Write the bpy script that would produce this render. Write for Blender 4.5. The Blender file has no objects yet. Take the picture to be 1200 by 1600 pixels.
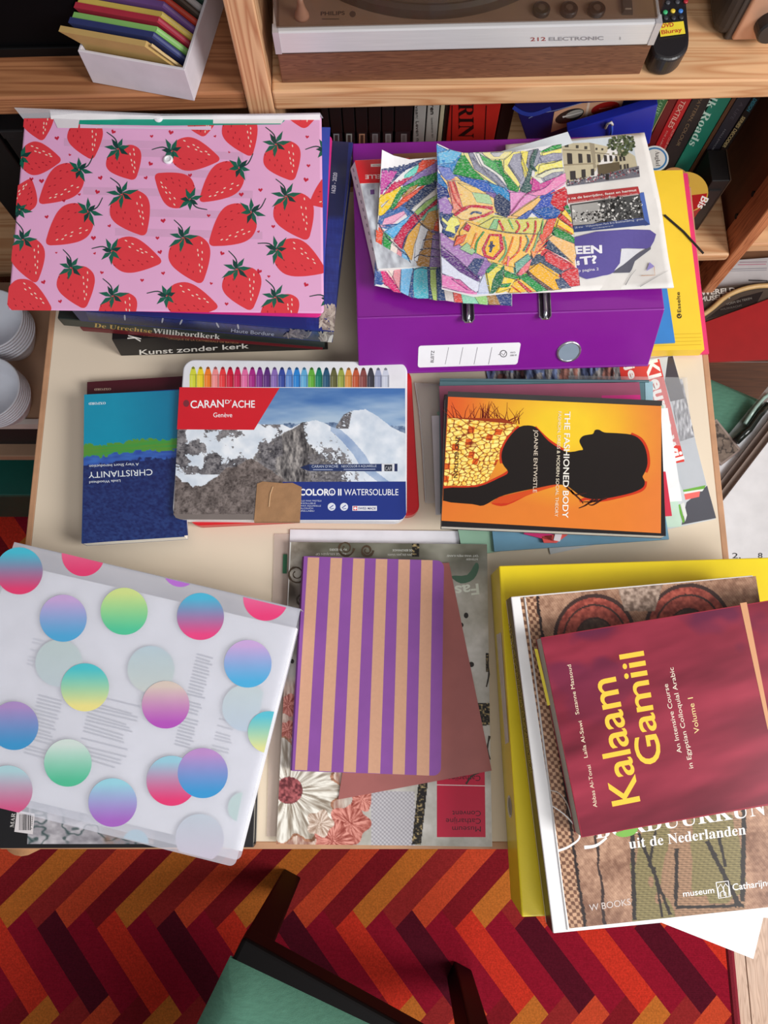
import bpy, bmesh, math, random
import numpy as np
from mathutils import Vector, Matrix
random.seed(7); RNG = np.random.default_rng(7)
scene = bpy.context.scene
COL = scene.collection

# ------------------------------------------------------------------ camera, light, exposure
ZT = 0.74                      # table top above the floor
CAM_H = ZT + 0.84              # eye of the camera above the floor
TILT = math.radians(13.0)      # away from straight down
FPX = 1200.0                   # focal length for a 1200 x 1600 frame
cam_data = bpy.data.cameras.new('camera')
cam_data.sensor_fit = 'VERTICAL'; cam_data.sensor_height = 36.0
cam_data.lens = 36.0 * FPX / 1600.0
cam_data.clip_start = 0.02; cam_data.clip_end = 50
cam = bpy.data.objects.new('camera', cam_data)
cam.location = (0, 0, CAM_H); cam.rotation_euler = (TILT, 0, 0)
COL.objects.link(cam); scene.camera = cam

world = bpy.data.worlds.new('room_light'); scene.world = world; world.use_nodes = True
bg = world.node_tree.nodes['Background']
bg.inputs['Color'].default_value = (0.93, 0.95, 1.0, 1); bg.inputs['Strength'].default_value = 0.25

def area(name, loc, target, sx, sy, power, color):
    d = bpy.data.lights.new(name, 'AREA'); d.shape = 'RECTANGLE'; d.size = sx; d.size_y = sy
    d.energy = power; d.color = color
    o = bpy.data.objects.new(name, d); COL.objects.link(o); o.location = loc
    o.rotation_euler = (Vector(target) - Vector(loc)).to_track_quat('-Z', 'Y').to_euler()
    return o
area('window_daylight', (1.9, -.55, 2.25), (0.1, 0.2, 0.74), 1.0, 1.1, 66, (1.0, 0.99, 0.97))
area('front_window_daylight', (.5, -1.5, 2.7), (0.1, 0.2, 0.74), 1.0, 1.0, 22, (0.98, 0.985, 1.0))

vs = scene.view_settings
vs.view_transform = 'Standard'; vs.look = 'None'; vs.gamma = 1.0; vs.exposure = 0.0; vs.use_curve_mapping = False

# ------------------------------------------------------------------ geometry of the view
_F = Vector((0, math.sin(TILT), -math.cos(TILT))); _U = Vector((0, math.cos(TILT), math.sin(TILT)))
_C = Vector((0, 0, CAM_H))
def ray(px, py): return _F * FPX + Vector((1, 0, 0)) * (px - 600) + _U * (800 - py)
def P(px, py, h):
    """point on the horizontal plane h above the table top that shows at px, py"""
    d = ray(px, py); return _C + d * ((ZT + h - CAM_H) / d.z)
# the front of the bookshelf
SA = P(0, 183, .105); SB = P(1200, 153, .105)
SU = (SB - SA); SU.z = 0; SU.normalize(); SN = Vector((-SU.y, SU.x, 0))
def VP(px, py, v):
    """point on the upright plane v behind the shelf front"""
    d = ray(px, py); k = SN.dot(SA + SN * v - _C) / SN.dot(d); return _C + d * k
def SP(u, v, h): q = SA + SU * u + SN * v; return Vector((q.x, q.y, ZT + h))
def SUV(p): q = p - SA; return q.dot(SU), q.dot(SN), p.z - ZT

def lin(c):
    return tuple(((x / 255.0) / 12.92 if x <= 10.3 else (((x / 255.0) + .055) / 1.055) ** 2.4) for x in c[:3])
def mixc(a, b, t): return tuple(a[i] + (b[i] - a[i]) * t for i in range(3))

# ------------------------------------------------------------------ materials
MATS = {}
def mat(name, col=None, rough=.5, metal=0., spec=.5, noise=.06, nscale=40., bump=0., bscale=400., coat=0.,
        stretch=(1, 1, 1), alpha=1., trans=0., scribble=False, weave=False, grain=None):
    if name in MATS: return MATS[name]
    m = bpy.data.materials.new(name); m.use_nodes = True; MATS[name] = m
    nt = m.node_tree; N = nt.nodes; L = nt.links
    b = N['Principled BSDF']
    b.inputs['Roughness'].default_value = rough; b.inputs['Metallic'].default_value = metal
    b.inputs['Specular IOR Level'].default_value = spec; b.inputs['Coat Weight'].default_value = coat
    b.inputs['Coat Roughness'].default_value = .08
    tc = N.new('ShaderNodeTexCoord'); mp = N.new('ShaderNodeMapping'); L.new(tc.outputs['Object'], mp.inputs[0])
    mp.inputs['Scale'].default_value = stretch
    nz = N.new('ShaderNodeTexNoise'); nz.inputs['Scale'].default_value = nscale; nz.inputs['Detail'].default_value = 5
    L.new(mp.outputs[0], nz.inputs['Vector'])
    if col is None:
        at = N.new('ShaderNodeAttribute'); at.attribute_name = 'Col'; src = at.outputs['Color']
    else:
        rg = N.new('ShaderNodeRGB'); rg.outputs[0].default_value = (*lin(col), 1); src = rg.outputs[0]
    mr = N.new('ShaderNodeMapRange'); mr.inputs[1].default_value = .3; mr.inputs[2].default_value = .7
    mr.inputs[3].default_value = 1 - noise; mr.inputs[4].default_value = 1 + noise
    L.new(nz.outputs['Fac'], mr.inputs[0])
    mx = N.new('ShaderNodeMix'); mx.data_type = 'RGBA'; mx.blend_type = 'MULTIPLY'; mx.inputs[0].default_value = 1
    L.new(src, mx.inputs[6]); L.new(mr.outputs[0], mx.inputs[7]); out = mx.outputs[2]
    if grain:                                           # wood: rings drawn out along one axis
        dark, scale, gst = grain
        m2 = N.new('ShaderNodeMapping'); L.new(tc.outputs['Object'], m2.inputs[0]); m2.inputs['Scale'].default_value = gst
        m2.inputs['Rotation'].default_value = (.05, .04, .03)
        w = N.new('ShaderNodeTexNoise'); w.inputs['Scale'].default_value = scale; w.inputs['Detail'].default_value = 2
        w.inputs['Distortion'].default_value = .25
        L.new(m2.outputs[0], w.inputs['Vector'])
        ma = N.new('ShaderNodeMath'); ma.operation = 'MULTIPLY'; ma.inputs[1].default_value = 13; L.new(w.outputs['Fac'], ma.inputs[0])
        fr = N.new('ShaderNodeMath'); fr.operation = 'FRACT'; L.new(ma.outputs[0], fr.inputs[0])
        rp = N.new('ShaderNodeValToRGB'); e = rp.color_ramp.elements
        e[0].position = 0; e[0].color = (0, 0, 0, 1); e[1].position = 1; e[1].color = (0, 0, 0, 1)
        x = e.new(.72); x.color = (.9, .9, .9, 1); x = e.new(.35); x.color = (.15, .15, .15, 1)
        L.new(fr.outputs[0], rp.inputs[0])
        m3 = N.new('ShaderNodeMix'); m3.data_type = 'RGBA'; m3.inputs[7].default_value = (*lin(dark), 1)
        L.new(rp.outputs[0], m3.inputs[0]); L.new(out, m3.inputs[6]); out = m3.outputs[2]
    if scribble:                                        # wax strokes that let the paper through
        mp2 = N.new('ShaderNodeMapping'); L.new(tc.outputs['Object'], mp2.inputs[0])
        mp2.inputs['Rotation'].default_value = (0, 0, .7); mp2.inputs['Scale'].default_value = (1, 3.2, 1)
        n2 = N.new('ShaderNodeTexNoise'); n2.inputs['Scale'].default_value = 420; n2.inputs['Detail'].default_value = 3
        L.new(mp2.outputs[0], n2.inputs['Vector'])
        r2 = N.new('ShaderNodeMapRange'); r2.inputs[1].default_value = .5; r2.inputs[2].default_value = .72
        r2.inputs[3].default_value = 0; r2.inputs[4].default_value = .6; L.new(n2.outputs['Fac'], r2.inputs[0])
        m4 = N.new('ShaderNodeMix'); m4.data_type = 'RGBA'; m4.inputs[7].default_value = (.84, .84, .84, 1)
        L.new(r2.outputs[0], m4.inputs[0]); L.new(out, m4.inputs[6]); out = m4.outputs[2]
    L.new(out, b.inputs['Base Color'])
    if bump:
        if weave:
            t1 = N.new('ShaderNodeTexWave'); t1.inputs['Scale'].default_value = bscale; t1.inputs['Distortion'].default_value = 1.5
            t2 = N.new('ShaderNodeTexWave'); t2.bands_direction = 'Y'; t2.inputs['Scale'].default_value = bscale * .6
            t2.inputs['Distortion'].default_value = 1.5
            L.new(tc.outputs['Object'], t1.inputs[0]); L.new(tc.outputs['Object'], t2.inputs[0])
            ad = N.new('ShaderNodeMath'); ad.operation = 'MULTIPLY'; L.new(t1.outputs['Fac'], ad.inputs[0]); L.new(t2.outputs['Fac'], ad.inputs[1])
            hs = ad.outputs[0]
        else:
            n3 = N.new('ShaderNodeTexNoise'); n3.inputs['Scale'].default_value = bscale; n3.inputs['Detail'].default_value = 4
            L.new(mp.outputs[0], n3.inputs['Vector']); hs = n3.outputs['Fac']
        bp = N.new('ShaderNodeBump'); bp.inputs['Strength'].default_value = bump; bp.inputs['Distance'].default_value = .002
        L.new(hs, bp.inputs['Height']); L.new(bp.outputs[0], b.inputs['Normal'])
    if alpha < 1: b.inputs['Alpha'].default_value = alpha
    if trans: b.inputs['Transmission Weight'].default_value = trans
    return m
def C(col, rough=.5, **k):
    """plain coloured material, one per colour and finish"""
    key = 'paint_%02x%02x%02x_%d' % (*[int(c) for c in col], int(rough * 100)) + ''.join('_%s%s' % (a, str(b).replace('.', '')) for a, b in sorted(k.items()) if not isinstance(b, (tuple, list)))
    return mat(key, col, rough, **k)
def pr(kind='matte'):
    return {'matte': lambda: mat('printed_matte', None, .62, spec=.35, noise=.03, nscale=300, bump=.02, bscale=900),
            'gloss': lambda: mat('printed_gloss', None, .27, spec=.5, noise=.02, nscale=60, coat=.12),
            'satin': lambda: mat('printed_satin', None, .4, spec=.45, noise=.02, nscale=60),
            'wax': lambda: mat('wax_crayon', None, .55, spec=.4, noise=.1, nscale=500, scribble=True),
            'wool': lambda: mat('woven_wool', None, .95, spec=.1, noise=.2, nscale=330, bump=.8, bscale=330, weave=True)}[kind]()
PINE = lambda: mat('pine', (220, 174, 130), .5, noise=.08, nscale=12, stretch=(1, 8, 8), grain=((190, 132, 88), 7, (.12, 4, 4)))
PINE_V = lambda: mat('pine_upright', (216, 172, 130), .5, noise=.08, nscale=12, stretch=(8, 8, 1), grain=((172, 112, 74), 9, (4, 4, .14)))
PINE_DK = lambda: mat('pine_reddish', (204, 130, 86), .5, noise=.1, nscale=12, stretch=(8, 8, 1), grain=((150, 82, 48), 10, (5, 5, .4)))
WALNUT = lambda: mat('walnut', (120, 78, 56), .45, noise=.15, nscale=30, stretch=(1, 14, 14), grain=((92, 56, 40), 20, (.5, 8, 8)))

# ------------------------------------------------------------------ things and meshes
def thing(name, label, cat, loc=(0, 0, 0), group=None):
    o = bpy.data.objects.new(name, None); COL.objects.link(o); o.empty_display_size = .05
    o.location = loc; tag(o, label, cat, group); return o
def tag(o, label, cat, group=None):
    o['label'] = label; o['category'] = cat
    if group: o['group'] = group
    return o
class MB:
    def __init__(s): s.v = []; s.f = []; s.c = []
    def add(s, vs, fs, col=None):
        n = len(s.v); s.v += [tuple(p) for p in vs]
        for f in fs: s.f.append([i + n for i in f]); s.c.append(col if not isinstance(col, dict) else [col['v'][i] for i in f])
        return s
    def hexa(s, t, b, col=None):
        return s.add(list(t) + list(b), [(0, 1, 2, 3), (7, 6, 5, 4), (0, 4, 5, 1), (1, 5, 6, 2), (2, 6, 7, 3), (3, 7, 4, 0)], col)
    def prism(s, top, dz, col=None, bot=None):
        n = len(top); b = bot or [Vector(p) + Vector((0, 0, dz)) for p in top]
        return s.add(list(top) + list(b), [tuple(range(n)), tuple(range(2 * n - 1, n - 1, -1))] + [(i, i + n, (i + 1) % n + n, (i + 1) % n) for i in range(n)], col)
    def tube(s, pts, r, seg=8, col=None):
        pts = [Vector(p) for p in pts]; rs = r if isinstance(r, (list, tuple)) else [r] * len(pts); vs = []
        for i, p in enumerate(pts):
            d = (pts[min(i + 1, len(pts) - 1)] - pts[max(i - 1, 0)]).normalized()
            a = d.cross(Vector((0, 0, 1)));  a = a.normalized() if a.length > 1e-4 else Vector((1, 0, 0)); c = d.cross(a)
            vs += [p + (a * math.cos(t) + c * math.sin(t)) * rs[i] for t in [2 * math.pi * k / seg for k in range(seg)]]
        fs = [(i * seg + k, i * seg + (k + 1) % seg, (i + 1) * seg + (k + 1) % seg, (i + 1) * seg + k) for i in range(len(pts) - 1) for k in range(seg)]
        fs += [tuple(range(seg - 1, -1, -1)), tuple(range((len(pts) - 1) * seg, len(pts) * seg))]
        return s.add(vs, fs, col)
    def lathe(s, base, prof, seg=40, col=None):
        base = Vector(base); vs = []
        for r, z in prof: vs += [base + Vector((r * math.cos(t), r * math.sin(t), z)) for t in [2 * math.pi * k / seg for k in range(seg)]]
        n = len(prof)
        fs = [(i * seg + k, i * seg + (k + 1) % seg, (i + 1) * seg + (k + 1) % seg, (i + 1) * seg + k) for i in range(n - 1) for k in range(seg)]
        fs += [tuple(range(seg - 1, -1, -1)), tuple(range((n - 1) * seg, n * seg))]
        return s.add(vs, fs, col)
    def build(s, name, m, parent=None, smooth=False, bevel=0., bseg=2, fix=True, origin=None):
        o0 = Vector(parent_loc(parent)) if origin is None else Vector(origin); me = bpy.data.meshes.new(name)
        me.from_pydata([tuple(Vector(p) - o0) for p in s.v], [], s.f)
        if any(c is not None for c in s.c):
            at = me.color_attributes.new('Col', 'FLOAT_COLOR', 'CORNER'); buf = []
            for f, c in zip(s.f, s.c):
                if c is None: c = (200, 200, 200)
                if isinstance(c, list):
                    for q in c: buf += [*lin(q), 1]
                else: buf += [*lin(c), 1] * len(f)
            at.data.foreach_set('color', np.array(buf, dtype=np.float32))
        if fix:
            bm = bmesh.new(); bm.from_mesh(me); bmesh.ops.recalc_face_normals(bm, faces=bm.faces); bm.to_mesh(me); bm.free()
        ob = bpy.data.objects.new(name, me); COL.objects.link(ob); me.materials.append(m)
        if parent: ob.parent = parent
        elif origin is not None: ob.location = o0
        if smooth:
            for p in me.polygons: p.use_smooth = True
        if bevel:
            b = ob.modifiers.new('bevel', 'BEVEL'); b.width = bevel; b.segments = bseg; b.limit_method = 'ANGLE'; b.angle_limit = math.radians(40)
        return ob
def parent_loc(o):
    p = Vector((0, 0, 0))
    while o: p += o.location; o = o.parent
    return p
def part(name, m, parent, fn, **k):
    b = MB(); fn(b); return b.build(name, m, parent, **k)
def rect(q):
    """true rectangle nearest to four corners TL TR BR BL"""
    c = sum(q, Vector()) / 4; u = ((q[1] - q[0]) + (q[2] - q[3])) / 2; v = ((q[3] - q[0]) + (q[2] - q[1])) / 2
    un = u.normalized(); vn = Vector((un.y, -un.x, 0)); vl = abs(v.dot(vn)); ul = u.length
    return [c - un * ul / 2 - vn * vl / 2, c + un * ul / 2 - vn * vl / 2, c + un * ul / 2 + vn * vl / 2, c - un * ul / 2 + vn * vl / 2]
def quad(px, h): return rect([P(x, y, h) for x, y in px])
def Z(p, h): return Vector((p.x, p.y, ZT + h))
def inset(q, d):
    """quad moved in by d = (top, right, bottom, left)"""
    u = (q[1] - q[0]).normalized(); v = (q[3] - q[0]).normalized(); t, r, b, l = d
    return [q[0] + u * l + v * t, q[1] - u * r + v * t, q[2] - u * r - v * b, q[3] + u * l - v * b]
def rounded(q, r, n=5, which=(1, 1, 1, 1)):
    out = []
    for i in range(4):
        p = q[i]; a = (q[i - 1] - p).normalized(); b = (q[(i + 1) % 4] - p).normalized()
        if not which[i]: out.append(p.copy()); continue
        for k in range(n + 1):
            t = k / n * math.pi / 2; out.append(p + a * r * (1 - math.sin(t)) + b * r * (1 - math.cos(t)))
    return out
def base_of(q, h): c = sum(q, Vector()) / len(q); return (c.x, c.y, ZT + h)

# ------------------------------------------------------------------ flat print
def clip_poly(poly, a, b):
    """keep the side of line a-b that lies to the right as seen with y down"""
    out = []; n = len(poly)
    def side(p): return (b[0] - a[0]) * (p[1] - a[1]) - (b[1] - a[1]) * (p[0] - a[0])
    for i in range(n):
        p, q = poly[i], poly[(i + 1) % n]; sp, sq = side(p), side(q)
        if sp >= 0: out.append(p)
        if (sp > 0 and sq < 0) or (sp < 0 and sq > 0):
            t = sp / (sp - sq); out.append((p[0] + (q[0] - p[0]) * t, p[1] + (q[1] - p[1]) * t))
    return out
def clip_to(poly, conv):
    for i in range(len(conv)):
        poly = clip_poly(poly, conv[i], conv[(i + 1) % len(conv)])
        if len(poly) < 3: return []
    return poly
_txt = {}
def serif(s):
    o = ''
    for ch in s:
        if 'A' <= ch <= 'Z': o += chr(0x1D400 + ord(ch) - 65)
        elif 'a' <= ch <= 'z': o += chr(0x1D41A + ord(ch) - 97)
        else: o += ch
    return o
def glyphs(s, bold=0.):
    k = (s, bold)
    if k in _txt: return _txt[k]
    cu = bpy.data.curves.new('lettering', 'FONT'); cu.body = s; cu.resolution_u = 4; cu.offset = bold; cu.fill_mode = 'BOTH' if False else 'FRONT'
    ob = bpy.data.objects.new('lettering', cu); COL.objects.link(ob)
    bpy.context.view_layer.update()
    me = bpy.data.meshes.new_from_object(ob.evaluated_get(bpy.context.evaluated_depsgraph_get()))
    V = [(v.co.x, v.co.y) for v in me.vertices]; Fs = [tuple(p.vertices) for p in me.polygons]
    COL.objects.unlink(ob); bpy.data.objects.remove(ob); bpy.data.curves.remove(cu); bpy.data.meshes.remove(me)
    xs = [v[0] for v in V] or [0]; w = max(xs) - min(xs) or 1; x0 = min(xs)
    _txt[k] = ([(v[0] - x0, v[1]) for v in V], Fs, w); return _txt[k]
class Art:
    """vector print laid on a surface; pixel coordinates are sent to the surface by the mapper"""
    def __init__(s, mapper, clip=None, eps=1.2e-5, cell=None):
        s.m = mapper; s.clip = clip; s.eps = eps; s.l = 1; s.mb = MB(); s.fr = (0, 0, 1.); s.cell = cell; s.hold = False
    def frame(s, x0=0, y0=0, k=1.): s.fr = (x0, y0, k); return s
    def t(s, p): return (s.fr[0] + p[0] / s.fr[2], s.fr[1] + p[1] / s.fr[2])
    def up(s, n=1): s.l += n; return s
    def raw(s, pts, col):
        if s.clip:
            pts = clip_to(pts, s.clip)
            if len(pts) < 3: return s
        if s.cell:
            xs = [p[0] for p in pts]; ys = [p[1] for p in pts]; g = s.cell
            for i in range(int(min(xs) // g), int(max(xs) // g) + 1):
                for j in range(int(min(ys) // g), int(max(ys) // g) + 1):
                    q = clip_to(pts, [(i * g, j * g), (i * g + g, j * g), (i * g + g, j * g + g), (i * g, j * g + g)])
                    if len(q) > 2: s._put(q, col)
        else: s._put(pts, col)
        if not s.hold: s.l += 1
        return s
    def _put(s, pts, col):
        vs = [s.m(x, y, s.l * s.eps) for x, y in pts]
        s.mb.add(vs, [tuple(range(len(vs)))], {'v': [col(x, y) for x, y in pts]} if callable(col) else col)
    def poly(s, pts, col): return s.raw([s.t(p) for p in pts], col)
    def rectangle(s, x0, y0, x1, y1, col): return s.poly([(x0, y0), (x1, y0), (x1, y1), (x0, y1)], col)
    def ell(s, cx, cy, rx, ry, col, n=24, rot=0.):
        c, q = math.cos(rot), math.sin(rot)
        return s.poly([(cx + rx * math.cos(t) * c - ry * math.sin(t) * q, cy + rx * math.cos(t) * q + ry * math.sin(t) * c) for t in [2 * math.pi * k / n for k in range(n)]], col)
    def line(s, pts, w, col, w2=None, jit=0.):
        pts = [s.t(p) for p in pts]; w = w / s.fr[2]; w2 = w if w2 is None else w2 / s.fr[2]; L = []; R = []
        for i, p in enumerate(pts):
            a = pts[max(i - 1, 0)]; b = pts[min(i + 1, len(pts) - 1)]; dx, dy = b[0] - a[0], b[1] - a[1]; d = math.hypot(dx, dy) or 1
            hw = (w + (w2 - w) * i / max(1, len(pts) - 1)) / 2 * (1 + random.uniform(-jit, jit))
            L.append((p[0] + dy / d * hw, p[1] - dx / d * hw)); R.append((p[0] - dy / d * hw, p[1] + dx / d * hw))
        h = s.hold; s.hold = True
        for i in range(len(pts) - 1): s.raw([L[i], L[i + 1], R[i + 1], R[i]], col)
        s.hold = h
        if not h: s.l += 1
        return s
    def text(s, st, p0, p1, size, col, bold=0., sf=False, fit=True):
        """size = cap height; baseline runs from p0 to p1"""
        V, Fs, w = glyphs(serif(st) if sf else st, bold); p0 = s.t(p0); p1 = s.t(p1); size = size / s.fr[2]
        dx, dy = p1[0] - p0[0], p1[1] - p0[1]; d = math.hypot(dx, dy); ux, uy = dx / d, dy / d
        kx = d / w if fit else size / .73; ky = size / .73
        ll = s.l + (10 if s.cell else 0)
        vs = [s.m(p0[0] + ux * x * kx + uy * y * ky, p0[1] + uy * x * kx - ux * y * ky, ll * s.eps) for x, y in V]
        s.mb.add(vs, Fs, col)
        if not s.hold: s.l += 1
        return s
    def build(s, name, parent, kind='gloss', fix=False):
        return s.mb.build(name, pr(kind), parent, fix=fix) if s.mb.v else None
def HM(h): return lambda x, y, l: P(x, y, h + l)
def VM(v): return lambda x, y, l: VP(x, y, v - l)
def smooth_line(pts, n=6, closed=False):
    out = []; N = len(pts)
    rng = range(N) if closed else range(N - 1)
    for i in rng:
        p0 = pts[(i - 1) % N] if closed else pts[max(i - 1, 0)]; p1 = pts[i]; p2 = pts[(i + 1) % N]; p3 = pts[(i + 2) % N] if closed else pts[min(i + 2, N - 1)]
        for k in range(n):
            t = k / n
            out.append(tuple(.5 * (2 * p1[j] + (p2[j] - p0[j]) * t + (2 * p0[j] - 5 * p1[j] + 4 * p2[j] - p3[j]) * t * t + (3 * p1[j] - p0[j] - 3 * p2[j] + p3[j]) * t ** 3) for j in (0, 1)))
    if not closed: out.append(tuple(pts[-1]))
    return out
# photographic print: a fine grid whose vertices carry colour
def vnoise(x, y, seed=0):
    xi = np.floor(x).astype(int); yi = np.floor(y).astype(int); fx = x - xi; fy = y - yi
    def hsh(a, b):
        n = (a * 374761393 + b * 668265263 + seed * 974711) & 0x7fffffff
        n = ((n ^ (n >> 13)) * 1274126177) & 0x7fffffff; return ((n ^ (n >> 16)) & 0xffff) / 65535.0
    fx = fx * fx * (3 - 2 * fx); fy = fy * fy * (3 - 2 * fy)
    a = hsh(xi, yi); b = hsh(xi + 1, yi); c = hsh(xi, yi + 1); d = hsh(xi + 1, yi + 1)
    return a + (b - a) * fx + (c - a) * fy + (a - b - c + d) * fx * fy
def fbm(x, y, seed=0, o=4):
    t = 0; a = .5; n = 0
    for i in range(o): t = t + a * vnoise(x * 2 ** i, y * 2 ** i, seed + i); n += a; a *= .5
    return t / n
def raster(name, corners, nx, ny, fn, mapper, parent, kind='gloss', l=1e-5):
    """corners TL TR BR BL in pixels; fn(u, v, X, Y) -> (ny, nx, 3) colours 0..255"""
    u, v = np.meshgrid(np.linspace(0, 1, nx), np.linspace(0, 1, ny)); c = [np.array(p, float) for p in corners]
    X = (c[0][0] * (1 - u) + c[1][0] * u) * (1 - v) + (c[3][0] * (1 - u) + c[2][0] * u) * v
    Y = (c[0][1] * (1 - u) + c[1][1] * u) * (1 - v) + (c[3][1] * (1 - u) + c[2][1] * u) * v
    rgb = np.clip(fn(u, v, X, Y), 0, 255) / 255.0
    rgb = np.where(rgb <= .0404, rgb / 12.92, ((rgb + .055) / 1.055) ** 2.4)
    o0 = parent_loc(parent)
    co = np.array([tuple(mapper(a, b, l) - o0) for a, b in zip(X.ravel(), Y.ravel())], dtype=np.float32)
    i = (np.arange(ny - 1)[:, None] * nx + np.arange(nx - 1)[None, :]).ravel()
    fs = np.stack([i, i + nx, i + nx + 1, i + 1], 1)
    me = bpy.data.meshes.new(name); me.vertices.add(nx * ny); me.vertices.foreach_set('co', co.ravel())
    me.loops.add(fs.size); me.loops.foreach_set('vertex_index', fs.ravel().astype(np.int32)); me.polygons.add(len(fs))
    me.polygons.foreach_set('loop_start', np.arange(0, fs.size, 4, dtype=np.int32)); me.update(calc_edges=True)
    at = me.color_attributes.new('Col', 'FLOAT_COLOR', 'POINT')
    at.data.foreach_set('color', np.concatenate([rgb.reshape(-1, 3), np.ones((nx * ny, 1))], 1).astype(np.float32).ravel())
    ob = bpy.data.objects.new(name, me); COL.objects.link(ob); me.materials.append(pr(kind)); ob.parent = parent
    return ob
def C3(c): return np.array(c, float)[None, None, :]
def lerp3(a, b, t): return a + (b - a) * t[..., None]

# ------------------------------------------------------------------ books, folders and sheets
def book(name, label, px, h0, h1, cover, spine='L', cat='book', pages=(232, 226, 212), ct=.0018, over=.002, group=None, gloss=.35, q=None, spine_col=None, lean=(0, 0)):
    """px TL TR BR BL of the top cover at height h1"""
    q = q or quad(px, h1); q = [Z(p, h1) for p in q]; H = h1 - h0
    dn = lambda pts, z0, z1: [Z(p + Vector((lean[0], lean[1], 0)) * ((z0 - z1) / H), z1) for p in pts]
    t = thing(name, label, cat, base_of(q, h0), group)
    m = C(cover, gloss, noise=.03)
    part('front_cover', m, t, lambda b: b.prism(q, -ct), bevel=ct * .3)
    part('back_cover', m, t, lambda b: b.prism(dn(q, h1, h0 + ct), -ct), bevel=ct * .3)
    i = 'TRBL'.index(spine); d = [over] * 4; d[i] = ct
    part('pages', mat('page_edges_%02x%02x%02x' % tuple(int(c) for c in pages), pages, .8, noise=.12, nscale=60, stretch=(1, 1, 60)), t, lambda b: b.prism([Z(p, h1 - ct) for p in inset(q, d)], 0, None, dn(inset(q, d), h1 - ct, h0 + ct)))
    d2 = [0] * 4; L = (q[2] - q[1]).length if i % 2 == 0 else (q[1] - q[0]).length; d2[(i + 2) % 4] = L - ct
    part('spine', C(spine_col, gloss, noise=.03) if spine_col else m, t, lambda b: b.prism([Z(p, h1 - ct) for p in inset(q, d2)], 0, None, dn(inset(q, d2), h1 - ct, h0 + ct)))
    return t
def plane_map(p0, p1, p2):
    """plane through three world points, print lies on the side of the viewer"""
    n = (p1 - p0).cross(p2 - p0).normalized()
    if n.dot(_C - p0) < 0: n = -n
    def f(x, y, l):
        r = ray(x, y); o = p0 + n * l; k = n.dot(o - _C) / n.dot(r); return _C + r * k
    return f
def sheet(name, label, cat, px, h0, h1, col, rough=.5, group=None, parent=None, r=0, **k):
    q = quad(px, h1)
    if r: q = rounded(q, r)
    b = MB().prism(q, -(h1 - h0))
    if parent: return b.build(name, C(col, rough, **k), parent)
    return tag(b.build(name, C(col, rough, **k), origin=base_of(q, h0)), label, cat, group)

# ================================================================== the setting
def structure(o): o['kind'] = 'structure'; return o
FLOOR_H = -ZT
# laminate floor: planks that run away from the viewer, each a board of its own
floor = structure(part('floor', C((70, 52, 42), .8), None, lambda b: b.hexa([Vector((-2, 2.2, -.012)), Vector((2.6, 2.2, -.012)), Vector((2.6, -1.6, -.012)), Vector((-2, -1.6, -.012))],
                  [Vector((-2, 2.2, -.03)), Vector((2.6, 2.2, -.03)), Vector((2.6, -1.6, -.03)), Vector((-2, -1.6, -.03))])))
plank_m = mat('laminate_oak', (206, 172, 148), .45, noise=.1, nscale=14, stretch=(7, 1, 1), grain=((176, 140, 116), 12, (4, .5, 4)))
plank_me = MB().hexa([Vector((0, 1.198, 0)), Vector((.189, 1.198, 0)), Vector((.189, 0, 0)), Vector((0, 0, 0))], [Vector((0, 1.198, -.012)), Vector((.189, 1.198, -.012)), Vector((.189, 0, -.012)), Vector((0, 0, -.012))]).build('plank', plank_m, floor)
plank_me.location = (-2, -1.6, 0); k = 0
for i in range(24):
    for j in range(4):
        y = -1.6 + j * 1.2 - (i * .37 % 1.2)
        if y < -1.7 and y + 1.2 < -1.4: continue
        if i == 0 and j == 0: continue
        o = plank_me.copy(); COL.objects.link(o); o.parent = floor; o.location = (-2 + i * .191, y, 0)
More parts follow.
